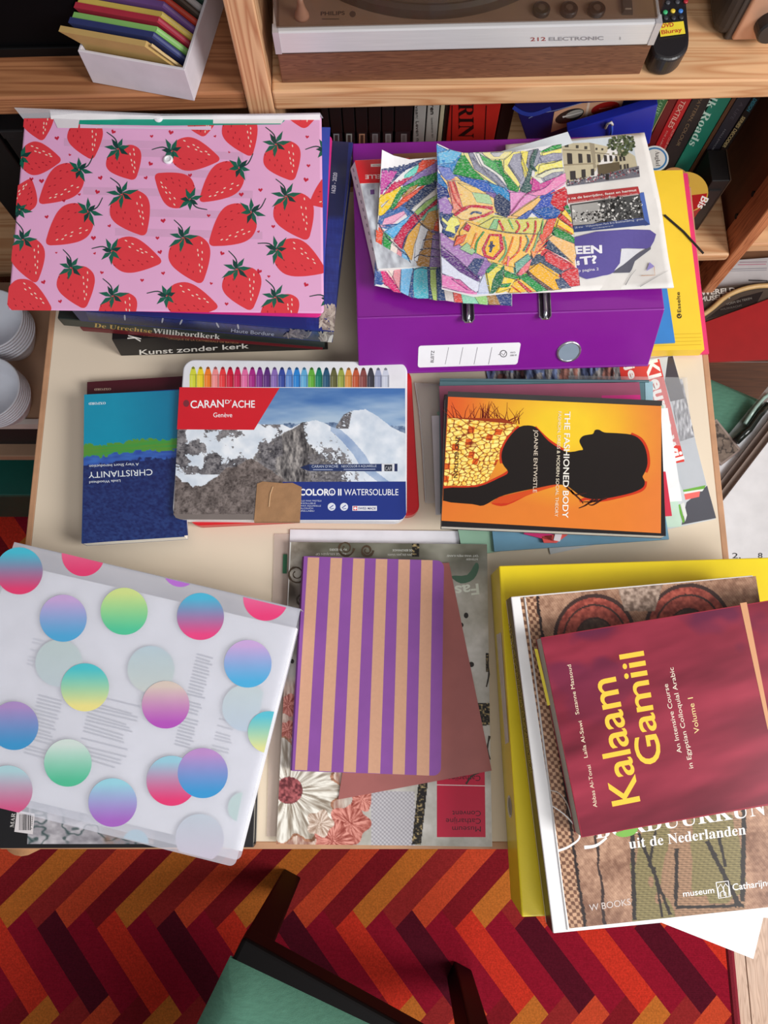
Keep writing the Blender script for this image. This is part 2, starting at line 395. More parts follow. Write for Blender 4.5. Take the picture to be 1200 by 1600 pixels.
# the woven rug: zigzag bands of slanting stripes
def make_rug():
    h = FLOOR_H + .008; B = MB(); R0 = P(1143, 1400, h); R1 = P(1151, 1600, h)
    xr = (R0.x + R1.x) / 2; xl = -1.25; y_top = .50; y_bot = -1.15
    per = P(444, 1430, h).x - P(258, 1430, h).x; s = per / 4
    y1 = P(300, 1422, h).y; y2 = P(900, 1555, h).y; band = y1 - y2
    a = Vector((1.0, 1.0)); b = Vector((.78, -1.0))
    al = s / (a.x + b.x * a.y / -b.y); be = al * a.y / -b.y             # s = be*b + al*a with no rise
    DK = (146, 30, 40); OR = (226, 82, 50); GO = (218, 122, 50); RD = (166, 46, 46); CR = (164, 24, 48); BR = (230, 60, 42); MA = (96, 20, 38)
    up_seq = [GO, RD, OR, DK]; dn_seq = [MA, CR, BR, CR]
    z = h + ZT
    def put(pts, col):
        box = [(xl + .012, y_bot), (xr - .014, y_bot), (xr - .014, y_top), (xl + .012, y_top)]
        q = [(p[0], -p[1]) for p in pts]; q = clip_to(q, [(p[0], -p[1]) for p in reversed(box)])
        if len(q) > 2: B.add([Vector((x, -y, z)) for x, y in q], [tuple(range(len(q)))], col)
    xg = P(195, 1432, h).x; xm = P(262, 1432, h).x - s * .5
    # sawtooth line k at height yk: "/" stripes stand above, "\" stripes hang below (and turned about for the next line)
    for t in range(-3, 4):
        yu = y1 - t * 2 * band; xo = t * (b.x / -b.y - a.x / a.y) * band
        for k in range(-40, 40):
            x0 = xg - s * .35 + k * s + xo; p0 = Vector((x0, yu)); e = p0 + b * be
            n = band / a.y
            put([p0, e, e + a * n, p0 + a * n], up_seq[k % 4])
            q0 = e; q1 = Vector((x0 + s, yu)); n2 = band / -b.y
            put([q1, q0, q0 + b * n2, q1 + b * n2], dn_seq[(k - 1) % 4])
    ob = B.build('rug', pr('wool'), origin=(0, 0, 0), fix=True)
    tag(ob, 'woven wool rug of red, orange and maroon zigzag stripes on the floor', 'rug')
    part('backing', C((110, 20, 30), .95), ob, lambda m: m.hexa([Vector((xl, y_top, z - .001)), Vector((xr, y_top, z - .001)), Vector((xr, y_bot, z - .001)), Vector((xl, y_bot, z - .001))],
         [Vector((xl, y_top, 0.001)), Vector((xr, y_top, 0.001)), Vector((xr, y_bot, .001)), Vector((xl, y_bot, .001))]))
    e = part('bound_edge', mat('rug_binding', (126, 18, 36), .95, bump=.6, bscale=300), ob, lambda m: m.tube([Vector((xr - .006, y_bot, z - .001)), Vector((xr - .006, y_top, z - .001))], .0075, 8))
make_rug()

# ================================================================== the table
TBL = dict(xl=(P(74, 490, 0).x + P(43, 845, 0).x) / 2, xr=(P(1105, 560, 0).x + P(1143, 880, 0).x) / 2, yf=P(600, 1327, 0).y, yb=SA.y - .012)
def make_table():
    x0, x1, y0, y1 = TBL['xl'], TBL['xr'], TBL['yf'], TBL['yb']; w = .0075
    t = thing('table', 'square table with cream top and thin wooden edge under all the books', 'table', ((x0 + x1) / 2, (y0 + y1) / 2, 0))
    lam = mat('cream_laminate', (220, 204, 182), .42, noise=.02, nscale=6)
    part('table_top', lam, t, lambda b: b.prism([Vector((x0 + w, y1 - w, ZT)), Vector((x1 - w, y1 - w, ZT)), Vector((x1 - w, y0 + w, ZT)), Vector((x0 + w, y0 + w, ZT))], -.022))
    em = mat('edge_wood', (184, 138, 104), .5, noise=.12, nscale=40)
    for q in ([(x0, y1), (x0 + w, y1), (x0 + w, y0), (x0, y0)], [(x1 - w, y1), (x1, y1), (x1, y0), (x1 - w, y0)], [(x0 + w, y0 + w), (x1 - w, y0 + w), (x1 - w, y0), (x0 + w, y0)], [(x0 + w, y1), (x1 - w, y1), (x1 - w, y1 - w), (x0 + w, y1 - w)]):
        part('edge_strip', em, t, lambda b: b.prism([Vector((a, c, ZT)) for a, c in q], -.022), bevel=.0012)
    lm = mat('leg_wood', (178, 128, 88), .5, noise=.12, nscale=20, stretch=(8, 8, 1))
    for (x, y) in ((P(40, 1322, -.03).x, y0 + .012), (x1 - .04, y0 + .03), (x0 + .04, y1 - .04), (x1 - .04, y1 - .04)):
        part('leg', lm, t, lambda b: b.lathe((x, y, .0085 if y < .1 else .001), [(.016, 0), (.02, .35), (.023, ZT - .0305)], 20), smooth=True)
    part('apron', lm, t, lambda b: b.hexa([Vector((x0 + .05, y1 - .05, ZT - .022)), Vector((x1 - .05, y1 - .05, ZT - .022)), Vector((x1 - .05, y0 + .05, ZT - .022)), Vector((x0 + .05, y0 + .05, ZT - .022))],
         [Vector((x0 + .05, y1 - .05, ZT - .07)), Vector((x1 - .05, y1 - .05, ZT - .07)), Vector((x1 - .05, y0 + .05, ZT - .07)), Vector((x0 + .05, y0 + .05, ZT - .07))]))
make_table()

# ================================================================== the chairs
def make_chair(fl, ang, label):
    """fl = front left corner of the seat (world xy), ang = direction of the front edge"""
    u = Vector((math.cos(ang), math.sin(ang), 0)); v = Vector((u.y, -u.x, 0)); W = .40; D = .40; S = .45
    def at(a, c, z): return Vector((fl[0], fl[1], 0)) + u * a + v * c + Vector((0, 0, z))
    t = thing('dining_chair', label, 'chair', at(W / 2, D / 2, 0), 'chairs with green seats')
    dk = mat('black_stained_wood', (9, 5, 5), .5, spec=.12, noise=.15, nscale=30)
    gr = mat('green_cloth', (86, 132, 112), .85, spec=.2, noise=.1, nscale=90, bump=.35, bscale=500, stretch=(1, 4, 1))
    for a, c in ((.022, .021), (W - .022, .021)):
        p = at(a, c, S - .06); f = at(a, c - .005, .0092)
        part('leg', dk, t, lambda b: b.prism([p + u * i * .021 + v * j * .02 for i, j in ((-1, -1), (1, -1), (1, 1), (-1, 1))], 0, None, [f + u * i * .018 + v * j * .017 for i, j in ((-1, -1), (1, -1), (1, 1), (-1, 1))]), bevel=.003)
    for a in (.02, W - .02):
        p = at(a, D + .02, S - .03); f = at(a, D + .07, .0092); q = at(a, D + .09, .86)
        part('leg', dk, t, lambda b: b.prism([p + u * i * .017 + v * j * .017 for i, j in ((-1, -1), (1, -1), (1, 1), (-1, 1))], 0, None, [f + u * i * .013 + v * j * .012 for i, j in ((-1, -1), (1, -1), (1, 1), (-1, 1))]), bevel=.003)
        part('back_post', dk, t, lambda b: b.prism([q + u * i * .013 + v * j * .012 for i, j in ((-1, -1), (1, -1), (1, 1), (-1, 1))], 0, None, [p + u * i * .017 + v * j * .017 for i, j in ((-1, -1), (1, -1), (1, 1), (-1, 1))]), bevel=.003)
    for z in (.84, .72): part('back_rail', dk, t, lambda b: b.hexa([at(.02, D + .08, z), at(W - .02, D + .08, z), at(W - .02, D + .098, z), at(.02, D + .098, z)], [at(.02, D + .075, z - .05), at(W - .02, D + .075, z - .05), at(W - .02, D + .093, z - .05), at(.02, D + .093, z - .05)]), bevel=.003)
    part('front_rail', dk, t, lambda b: b.hexa([at(0, 0, S - .024), at(W, 0, S - .024), at(W, .022, S - .024), at(0, .045, S - .024)], [at(0, 0, S - .075), at(W, 0, S - .075), at(W, .03, S - .075), at(0, .03, S - .075)]), bevel=.006, bseg=3)
    for a in (0.005, W - .025): part('side_rail', dk, t, lambda b: b.hexa([at(a, .03, S - .03), at(a + .02, .03, S - .03), at(a + .02, D + .02, S - .03), at(a, D + .02, S - .03)], [at(a, .03, S - .075), at(a + .02, .03, S - .075), at(a + .02, D + .02, S - .075), at(a, D + .02, S - .075)]))
    part('back_seat_rail', dk, t, lambda b: b.hexa([at(.02, D, S - .03), at(W - .02, D, S - .03), at(W - .02, D + .03, S - .03), at(.02, D + .03, S - .03)], [at(.02, D, S - .075), at(W - .02, D, S - .075), at(W - .02, D + .03, S - .075), at(.02, D + .03, S - .075)]))
    # padded seat, domed, with soft edges
    n = 16; vs = []; fs = []
    for i in range(n + 1):
        for j in range(n + 1):
            x, y = i / n, j / n; e = min(x, 1 - x, y, 1 - y); d = min(1, e / .08); z = S - .024 + .036 * math.sqrt(max(0, 1 - (1 - d) ** 2)) + .006 * math.sin(math.pi * x) * math.sin(math.pi * y)
            vs.append(at(-.004 + x * (W + .008), .006 + y * (D - .002 - .024 * (1 - x)) + .024 * (1 - x), z))
    for i in range(n):
        for j in range(n): k = i * (n + 1) + j; fs.append((k, k + 1, k + n + 2, k + n + 1))
    o = len(vs)
    vs += [p + Vector((0, 0, S - .03 - p.z)) for p in (vs[0], vs[n], vs[-1], vs[n * (n + 1)])]; fs.append((o, o + 1, o + 2, o + 3))
    part('seat_cushion', gr, t, lambda b: b.add(vs, fs), smooth=True)
    return t
ca = P(377, 1468, -.302); cb = P(600, 1592, -.302)
make_chair((ca.x, ca.y), math.atan2(cb.y - ca.y, cb.x - ca.x), 'dark wooden chair with green seat standing on the rug')

# ================================================================== the bookshelf
SH0, SH1 = .105, .132           # underside and top of the shelf board
uP = lambda px, py, h=.105: SUV(P(px, py, h))[0]
POST = (SUV(VP(388, 172, 0))[0], SUV(VP(429, 172, 0))[0])
UR = SUV(VP(1104, 447, 0))[0]  # inner face of the right side frame
LOWH = SUV(VP(1118, 396, .004))[2]
def sbox(b, u0, u1, v0, v1, h0, h1):
    return b.hexa([SP(u0, v1, h1), SP(u1, v1, h1), SP(u1, v0, h1), SP(u0, v0, h1)], [SP(u0, v1, h0), SP(u1, v1, h0), SP(u1, v0, h0), SP(u0, v0, h0)])
def make_shelf():
    t = thing('bookshelf', 'open pine bookshelf behind the table carrying the record player', 'bookshelf', (*SP(.4, .16, 0).xy, 0))
    part('shelf_board', PINE(), t, lambda b: sbox(b, POST[1] + .0005, UR + .6, 0, .30, SH0, SH1), bevel=.0025)
    part('shelf_board', mat('pine_brown', (168, 112, 74), .5, noise=.1, nscale=12, stretch=(1, 8, 8), grain=((128, 76, 46), 7, (.12, 4, 4))), t, lambda b: sbox(b, -.8, POST[0] - .001, .004, .30, SH0 - .002, SH1 - .004), bevel=.0025)
    part('upright', PINE_V(), t, lambda b: sbox(b, POST[0], POST[1], -.001, .30, FLOOR_H, .8), bevel=.002)
    part('shelf_board', PINE(), t, lambda b: sbox(b, POST[1], UR - .001, 0, .30, LOWH - .016, LOWH), bevel=.004)
    part('shelf_board', PINE(), t, lambda b: sbox(b, -.8, POST[0], .004, .30, LOWH - .016, LOWH), bevel=.004)
    # right side frame: front post with peg holes, rail behind it
    w = .020
    m = MB(); D = .046
    holes = [SUV(P(1175, 303, 0)), ]
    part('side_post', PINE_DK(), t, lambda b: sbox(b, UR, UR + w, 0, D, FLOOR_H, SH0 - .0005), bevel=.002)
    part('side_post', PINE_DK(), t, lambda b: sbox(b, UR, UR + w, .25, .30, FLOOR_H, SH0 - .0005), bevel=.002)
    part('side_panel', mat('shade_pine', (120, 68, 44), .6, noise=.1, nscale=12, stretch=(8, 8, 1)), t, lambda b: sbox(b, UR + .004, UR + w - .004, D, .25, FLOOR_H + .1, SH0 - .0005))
    hm = C((26, 14, 10), .8)
    for px, py in ((1176, 303), (1150, 338), (1126, 368), (1104, 400)):
        d = ray(px, py); k = SU.dot(SA + SU * UR - _C) / SU.dot(d); p = _C + d * k
        b = MB(); n = 14; c = p - SU * .0003
        b.add([c + SN * math.cos(a) * .0042 + Vector((0, 0, math.sin(a) * .0042)) for a in [2 * math.pi * i / n for i in range(n)]] +
              [c + SU * .002 + SN * math.cos(a) * .0042 + Vector((0, 0, math.sin(a) * .0042)) for a in [2 * math.pi * i / n for i in range(n)]],
              [tuple(range(n)), tuple(range(2 * n - 1, n - 1, -1))] + [(i, (i + 1) % n, (i + 1) % n + n, i + n) for i in range(n)])
        b.build('peg_hole', hm, t)
    # the next bay on the right
    hr = SUV(VP(1165, 383, .01))[2]
    part('shelf_board', PINE(), t, lambda b: sbox(b, UR + w + .001, UR + .6, 0.01, .30, hr - .02, hr), bevel=.003)
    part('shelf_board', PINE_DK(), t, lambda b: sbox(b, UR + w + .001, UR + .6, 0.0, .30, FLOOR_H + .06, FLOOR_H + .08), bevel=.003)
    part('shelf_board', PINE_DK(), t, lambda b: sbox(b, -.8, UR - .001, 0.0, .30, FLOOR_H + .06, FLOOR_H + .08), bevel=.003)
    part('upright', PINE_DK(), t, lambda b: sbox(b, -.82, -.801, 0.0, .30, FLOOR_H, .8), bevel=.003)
    part('back_panel', C((58, 36, 26), .8), t, lambda b: sbox(b, -.82, UR + .6, .30, .306, FLOOR_H, .8))
    return hr
BAY_H = make_shelf()
wall = structure(part('wall_back', C((196, 186, 172), .9), None, lambda b: sbox(b, -2, 3, .32, .36, FLOOR_H, 1.9)))

# ------------------------------------------------------------------ record player
def make_turntable():
    h = SH1 + .0005
    A = P(441, 126, h); B = P(1000, 120, h); t0 = SUV(A)[1]; u0, u1 = SUV(A)[0], SUV(B)[0]
    v = (SUV(A)[1] + SUV(B)[1]) / 2
    D = SUV(P(600, 83, 0))  # dummy
    d = ray(438, 83); k = SN.dot(SA + SN * v - _C) / SN.dot(d); ht = (_C + d * k).z - ZT       # top of the wooden front
    t = thing('record_player', 'wooden record player with silver front strip and smoked brown lid on the shelf', 'record player', SP((u0 + u1) / 2, v + .15, h))
    part('plinth', WALNUT(), t, lambda b: b.hexa([SP(u0, v + .24, ht), SP(u1, v + .24, ht), SP(u1, v, ht), SP(u0, v, ht)], [SP(u0, v + .24, h), SP(u1, v + .24, h), SP(u1, v, h), SP(u0, v, h)]), bevel=.001)
    vf = v - .003; d = ray(500, 49); k = SN.dot(SA + SN * vf - _C) / SN.dot(d); hm = (_C + d * k).z - ZT
    ul = SUV(VP(428, 62, vf))[0]; ur = SUV(VP(1026, 56, vf))[0]
    al = mat('brushed_metal', (214, 212, 214), .4, metal=.25, noise=.04, nscale=20, stretch=(.3, 30, 30))
    part('shadow_gap', C((24, 22, 24), .7), t, lambda b: sbox(b, u0 - .001, u1 + .001, v - .001, v + .24, ht, ht + .002))
    part('deck', al, t, lambda b: sbox(b, ul, ur, vf, v + .245, ht + .002, hm), bevel=.0015)
    for a, c in ((ul - .0005, ul + .006), (ur - .006, ur + .0005)):
        part('corner_strip', C((190, 186, 190), .35, metal=.3), t, lambda b: sbox(b, a, c, vf - .0008, vf + .01, ht + .0025, hm + .0005))
    # print on the front strip
    a = Art(VM(vf - .0003)); a.frame(780, 0, 2.857)
    a.text('212', (140, 184), (208, 182), 17, (150, 60, 56), bold=.01)
    a.text('ELECTRONIC', (222, 182), (466, 178), 16, (140, 136, 140), bold=.02)
    a.text('1', (538, 178), (543, 178), 14, (160, 158, 160))
    a.build('front_lettering', t)
    # top of the deck under the lid: brown plate, platter, tone arm, buttons
    plate = C((150, 118, 96), .4)
    hp = hm + .001
    part('top_plate', plate, t, lambda b: sbox(b, ul + .004, ur - .004, vf + .006, v + .24, hm, hp))
    pc = P(668, -210, hp + .008); cu, cv, _ = SUV(pc); e = P(665, 20, hp + .008)
    r = (pc - e).length
    part('platter', C((70, 58, 50), .4), t, lambda b: b.lathe(SP(cu, cv, hp), [(r, 0), (r, .01), (r - .004, .013)], 80), smooth=False)
    part('record_mat', C((104, 86, 72), .7), t, lambda b: b.lathe(SP(cu, cv, hp + .013), [(r - .006, 0), (r - .006, .002), (r * .4, .0025)], 80))
    for x in (845, 888, 931):
        q = P(x, 18, hp)
        bt = part('button', C((44, 34, 30), .35), t, lambda b: b.lathe(q, [(.0088, 0), (.0088, .004), (.0075, .005), (.0072, .0045), (.005, .0044)], 24), smooth=False)
        part('button_cap', C((96, 78, 66), .35), bt, lambda b: b.lathe(q + Vector((0, 0, .0044)), [(.0035, 0), (.0035, .001)], 18))
    q = P(979, 12, hp)
    part('speed_slider', C((64, 52, 46), .4), t, lambda b: b.hexa([q + Vector((-.0045, .008, .004)), q + Vector((.0045, .008, .004)), q + Vector((.0045, -.008, .004)), q + Vector((-.0045, -.008, .004))], [q + Vector((-.0055, .009, 0)), q + Vector((.0055, .009, 0)), q + Vector((.0055, -.009, 0)), q + Vector((-.0055, -.009, 0))]))
    part('slider_bar', C((170, 150, 132), .4), t, lambda b: b.hexa([q + Vector((-.003, -.0055, .005)), q + Vector((.003, -.0055, .005)), q + Vector((.003, -.0065, .005)), q + Vector((-.003, -.0065, .005))], [q + Vector((-.003, -.0055, .004)), q + Vector((.003, -.0055, .004)), q + Vector((.003, -.0065, .004)), q + Vector((-.003, -.0065, .004))]))
    q = P(472, 26, hp)
    part('arm_rest', C((206, 150, 120), .4), t, lambda b: b.lathe(q, [(.0075, 0), (.0072, .003), (.005, .008), (.003, .016), (.003, .022)], 24), smooth=True)
    part('tone_arm', C((196, 170, 150), .3, metal=.5), t, lambda b: b.tube([q + Vector((0, 0, .02)), q + Vector((.005, .1, .022)), q + Vector((.03, .18, .02))], .0025))
    a = Art(HM(hp)); a.text('PHILIPS', (501, 24), (539, 23), 6, (62, 48, 42), bold=.03)
    a.rectangle(503, 29, 530, 30.5, (80, 64, 54)); a.ell(551, 22, 5, 5, (84, 66, 56)); a.build('deck_lettering', t, 'satin')
    # smoked lid
    hl = hm + .052
    sm = mat('smoked_acrylic', (74, 50, 36), .08, spec=.25, noise=0, alpha=.26)
    def lid(b):
        w = .0025; vb = v + .235; L0, L1, F0 = ul + .004, ur - .004, vf + .004
        sbox(b, L0, L1, F0, F0 + w, hm + .001, hl); sbox(b, L0, L0 + w, F0 + w, vb, hm + .001, hl); sbox(b, L1 - w, L1, F0 + w, vb, hm + .001, hl)
        sbox(b, L0, L1, F0, vb, hl, hl + w)
    part('dust_cover', sm, t, lid)
make_turntable()

# ------------------------------------------------------------------ remote control with note
def make_remote():
    h = SH1 + .0005; hh = .026
    out = smooth_line([(1018, 70), (1024, 86), (1042, 93), (1060, 90), (1074, 78), (1078, 60), (1076, 30), (1072, -10), (1064, -50), (1040, -52), (1034, -10), (1026, 30), (1018, 55)], 4, True)
    top = [P(x, y, h + hh) for x, y in out]; c = sum(top, Vector()) / len(top)
    t = thing('remote_control', 'black remote control with yellow handwritten note beside the record player', 'remote control', Z(c, h))
    part('body', C((30, 28, 32), .35), t, lambda b: b.prism(top, 0, None, [Z(c + (p - c) * .94, h) for p in top]), bevel=.004, bseg=3)
    def btn(px, py, r, col, rx=1.):
        q = P(px, py, h + hh); part('button', C(col, .35), t, lambda b: b.lathe(q, [(r, 0), (r * .95, .0014), (r * .6, .0018)], 16), smooth=True)
    for px, py, col in ((1039, 20, (60, 170, 110)), (1051, 18, (224, 192, 60)), (1063, 18, (60, 120, 200)), (1043, 5, (70, 70, 76)), (1058, 4, (70, 70, 76)), (1071, 3, (170, 40, 50)), (1045, -8, (70, 70, 76)), (1058, -9, (70, 70, 76)), (1040, 29, (52, 52, 58)), (1052, 29, (52, 52, 58)), (1064, 28, (52, 52, 58))):
        btn(px, py, .0026, col)
    n = [(1030, 37), (1068, 33), (1071, 52), (1032, 57)]
    part('sticky_note', C((232, 208, 50), .7), t, lambda b: b.prism([P(x, y, h + hh + .0016) for x, y in n], -.0005))
    a = Art(HM(h + hh + .0017))
    R = (186, 72, 40)
    a.text('DVD', (1034, 43.5), (1053, 41), 6.5, R, bold=.03); a.text('Bluray', (1034, 53.5), (1066, 49), 6.5, R, bold=.02)
    a.build('handwriting', t, 'matte')
make_remote()
# ------------------------------------------------------------------ radio at the right end
def make_radio():
    h = SH1 + .0005; A = P(1104, 55, h); B = P(1128, 64, h)
    t = thing('table_radio', 'black cabinet with copper coloured front and round knob beside the remote', 'radio', SP(SUV(A)[0] + .1, SUV(A)[1] + .1, h))
    fl = [P(1103, 54, h), P(1150, 64, h)]
    b0 = SUV(P(1136, 62, h)); H = .10
    part('case', C((44, 38, 36), .4), t, lambda b: sbox(b, b0[0] - .018, b0[0] + .2, b0[1], b0[1] + .2, h, h + H), bevel=.014, bseg=4)
    part('front_frame', C((60, 54, 52), .35), t, lambda b: sbox(b, b0[0] - .004, b0[0] + .19, b0[1] - .002, b0[1] + .004, h + .001, h + H - .01), bevel=.002)
    part('front_panel', mat('copper_panel', (206, 160, 132), .4, metal=.45, noise=.03), t, lambda b: sbox(b, b0[0] + .002, b0[0] + .184, b0[1] - .006, b0[1], h + .004, h + H - .016), bevel=.004, bseg=3)
    q = VP(1203, 36, b0[1] - .006)
    def knob(b):
        n = 24; r = .016
        ring = lambda rr, d: [q - SN * d + SU * math.cos(a) * rr + Vector((0, 0, math.sin(a) * rr)) for a in [2 * math.pi * i / n for i in range(n)]]
        b.add(ring(r, 0) + ring(r * .92, .012) + ring(r * .8, .014), [(i, (i + 1) % n, (i + 1) % n + n, i + n) for i in range(n)] + [(i + n, (i + 1) % n + n, (i + 1) % n + 2 * n, i + 2 * n) for i in range(n)] + [tuple(range(2 * n, 3 * n))])
    part('knob', C((40, 36, 36), .3), t, knob)
make_radio()
# ------------------------------------------------------------------ black set at the left
def make_black_set():
    h = SH1 - .0035; A = SUV(P(0, 86, h)); 
    t = thing('television', 'black television base standing at the left end of the shelf', 'television', SP(A[0], A[1] + .05, h))
    uR = SUV(P(150, 80, h))[0]
    part('housing', C((4, 4, 6), .6, spec=.1), t, lambda b: sbox(b, -.5, uR, A[1], A[1] + .04, h, h + .30), bevel=.003)
    part('bottom_bezel', C((10, 9, 10), .5, spec=.2), t, lambda b: sbox(b, -.5, uR, A[1] - .004, A[1], h, h + .012), bevel=.001)
make_black_set()
# ------------------------------------------------------------------ white box of coloured envelopes
def make_box():
    h = SH1 - .0035; g = 'coloured envelopes in the white box'
    bl = P(145, 129, h); br = P(304, 158, h); u = (br - bl); W = u.length; u.normalize(); n = Vector((-u.y, u.x, 0))
    # height from the left front corner
    d = ray(122, 79); hx = Vector((d.x, d.y)); k = (bl - _C).xy.dot(hx) / hx.dot(hx); H = (_C + d * k).z - bl.z
    D = .15; w = .003
    t = thing('card_box', 'open white cardboard box holding coloured envelopes on the left shelf', 'box', bl + u * W / 2 + n * D / 2)
    def at(a, c, z): return bl + u * a + n * c + Vector((0, 0, z))
    m = C((206, 200, 206), .6)
    def bx(b, a0, a1, c0, c1, z0, z1): b.hexa([at(a0, c1, z1), at(a1, c1, z1), at(a1, c0, z1), at(a0, c0, z1)], [at(a0, c1, z0), at(a1, c1, z0), at(a1, c0, z0), at(a0, c0, z0)])
    part('front_wall', m, t, lambda b: bx(b, 0, W, 0, w, 0, H), bevel=.0006); part('back_wall', m, t, lambda b: bx(b, 0, W, D - w, D, 0, H), bevel=.0006)
    part('side_wall', m, t, lambda b: bx(b, 0, w, w, D - w, 0, H), bevel=.0006); part('side_wall', m, t, lambda b: bx(b, W - w, W, w, D - w, 0, H), bevel=.0006)
    part('bottom', m, t, lambda b: bx(b, w, W - w, w, D - w, 0, w))
    cols = [('gold', (186, 152, 92)), ('navy blue', (38, 46, 96)), ('light green', (122, 172, 92)), ('crimson', (164, 36, 56)), ('yellow', (206, 178, 84)), ('purple', (112, 74, 138)), ('orange red', (196, 58, 40)), ('dark brown', (70, 54, 44)), ('pale grey', (180, 172, 170)), ('dark green', (34, 62, 50))]
    where = ['against the front wall', 'behind the gold one', 'behind the navy one', 'behind the light green one', 'behind the crimson one', 'behind the yellow one', 'behind the purple one', 'behind the orange red one', 'behind the dark brown one', 'at the very back']
    for i, (nm, c) in enumerate(cols):
        y = .0155 + i * .0095; ln = .014; x0 = .002 - i * .0006
        up = H + .018 + (i % 2) * .003 
        # pentagon with a cut corner, leaning forward over the front wall
        def q(a, z, dy=0): return at(a, y + dy - (z - w) / (up - w) * .012, z)
        Wd = W - .008; pts = [(.004, w + .0003), (Wd, w + .0003), (Wd, H - .012), (Wd - .024, up), (.0005 - .006, up), (.004, H + .001)] if i else [(.004, w + .0003), (Wd, w + .0003), (Wd, H - .02), (Wd - .03, up), (-.014, up), (.004, H + .002)]
        thk = .0072
        e = MB(); N = len(pts)
        e.add([q(a, z) for a, z in pts] + [q(a, z, thk) for a, z in pts], [tuple(range(N)), tuple(range(2 * N - 1, N - 1, -1))] + [(k, (k + 1) % N, (k + 1) % N + N, k + N) for k in range(N)])
        o = e.build('envelope', C(c, .7), origin=at(W / 2, y, w)); tag(o, '%s envelope in the white box, %s' % (nm, where[i]), 'envelope', g)
        # the lighter cut edge of each envelope
        part('flap_edge', C(mixc(c, (255, 255, 255), .2), .7), o, lambda b: b.hexa([q(Wd - .0235, up + .0004, thk * .3), q(Wd + .0004, H - .012 if i else H - .02, thk * .3), q(Wd + .0004, H - .012 if i else H - .02, thk * .7), q(Wd - .0235, up + .0004, thk * .7)],
             [q(Wd - .025, up - .0004, thk * .3), q(Wd - .001, H - .013, thk * .3), q(Wd - .001, H - .013, thk * .7), q(Wd - .025, up - .0004, thk * .7)]))
make_box()

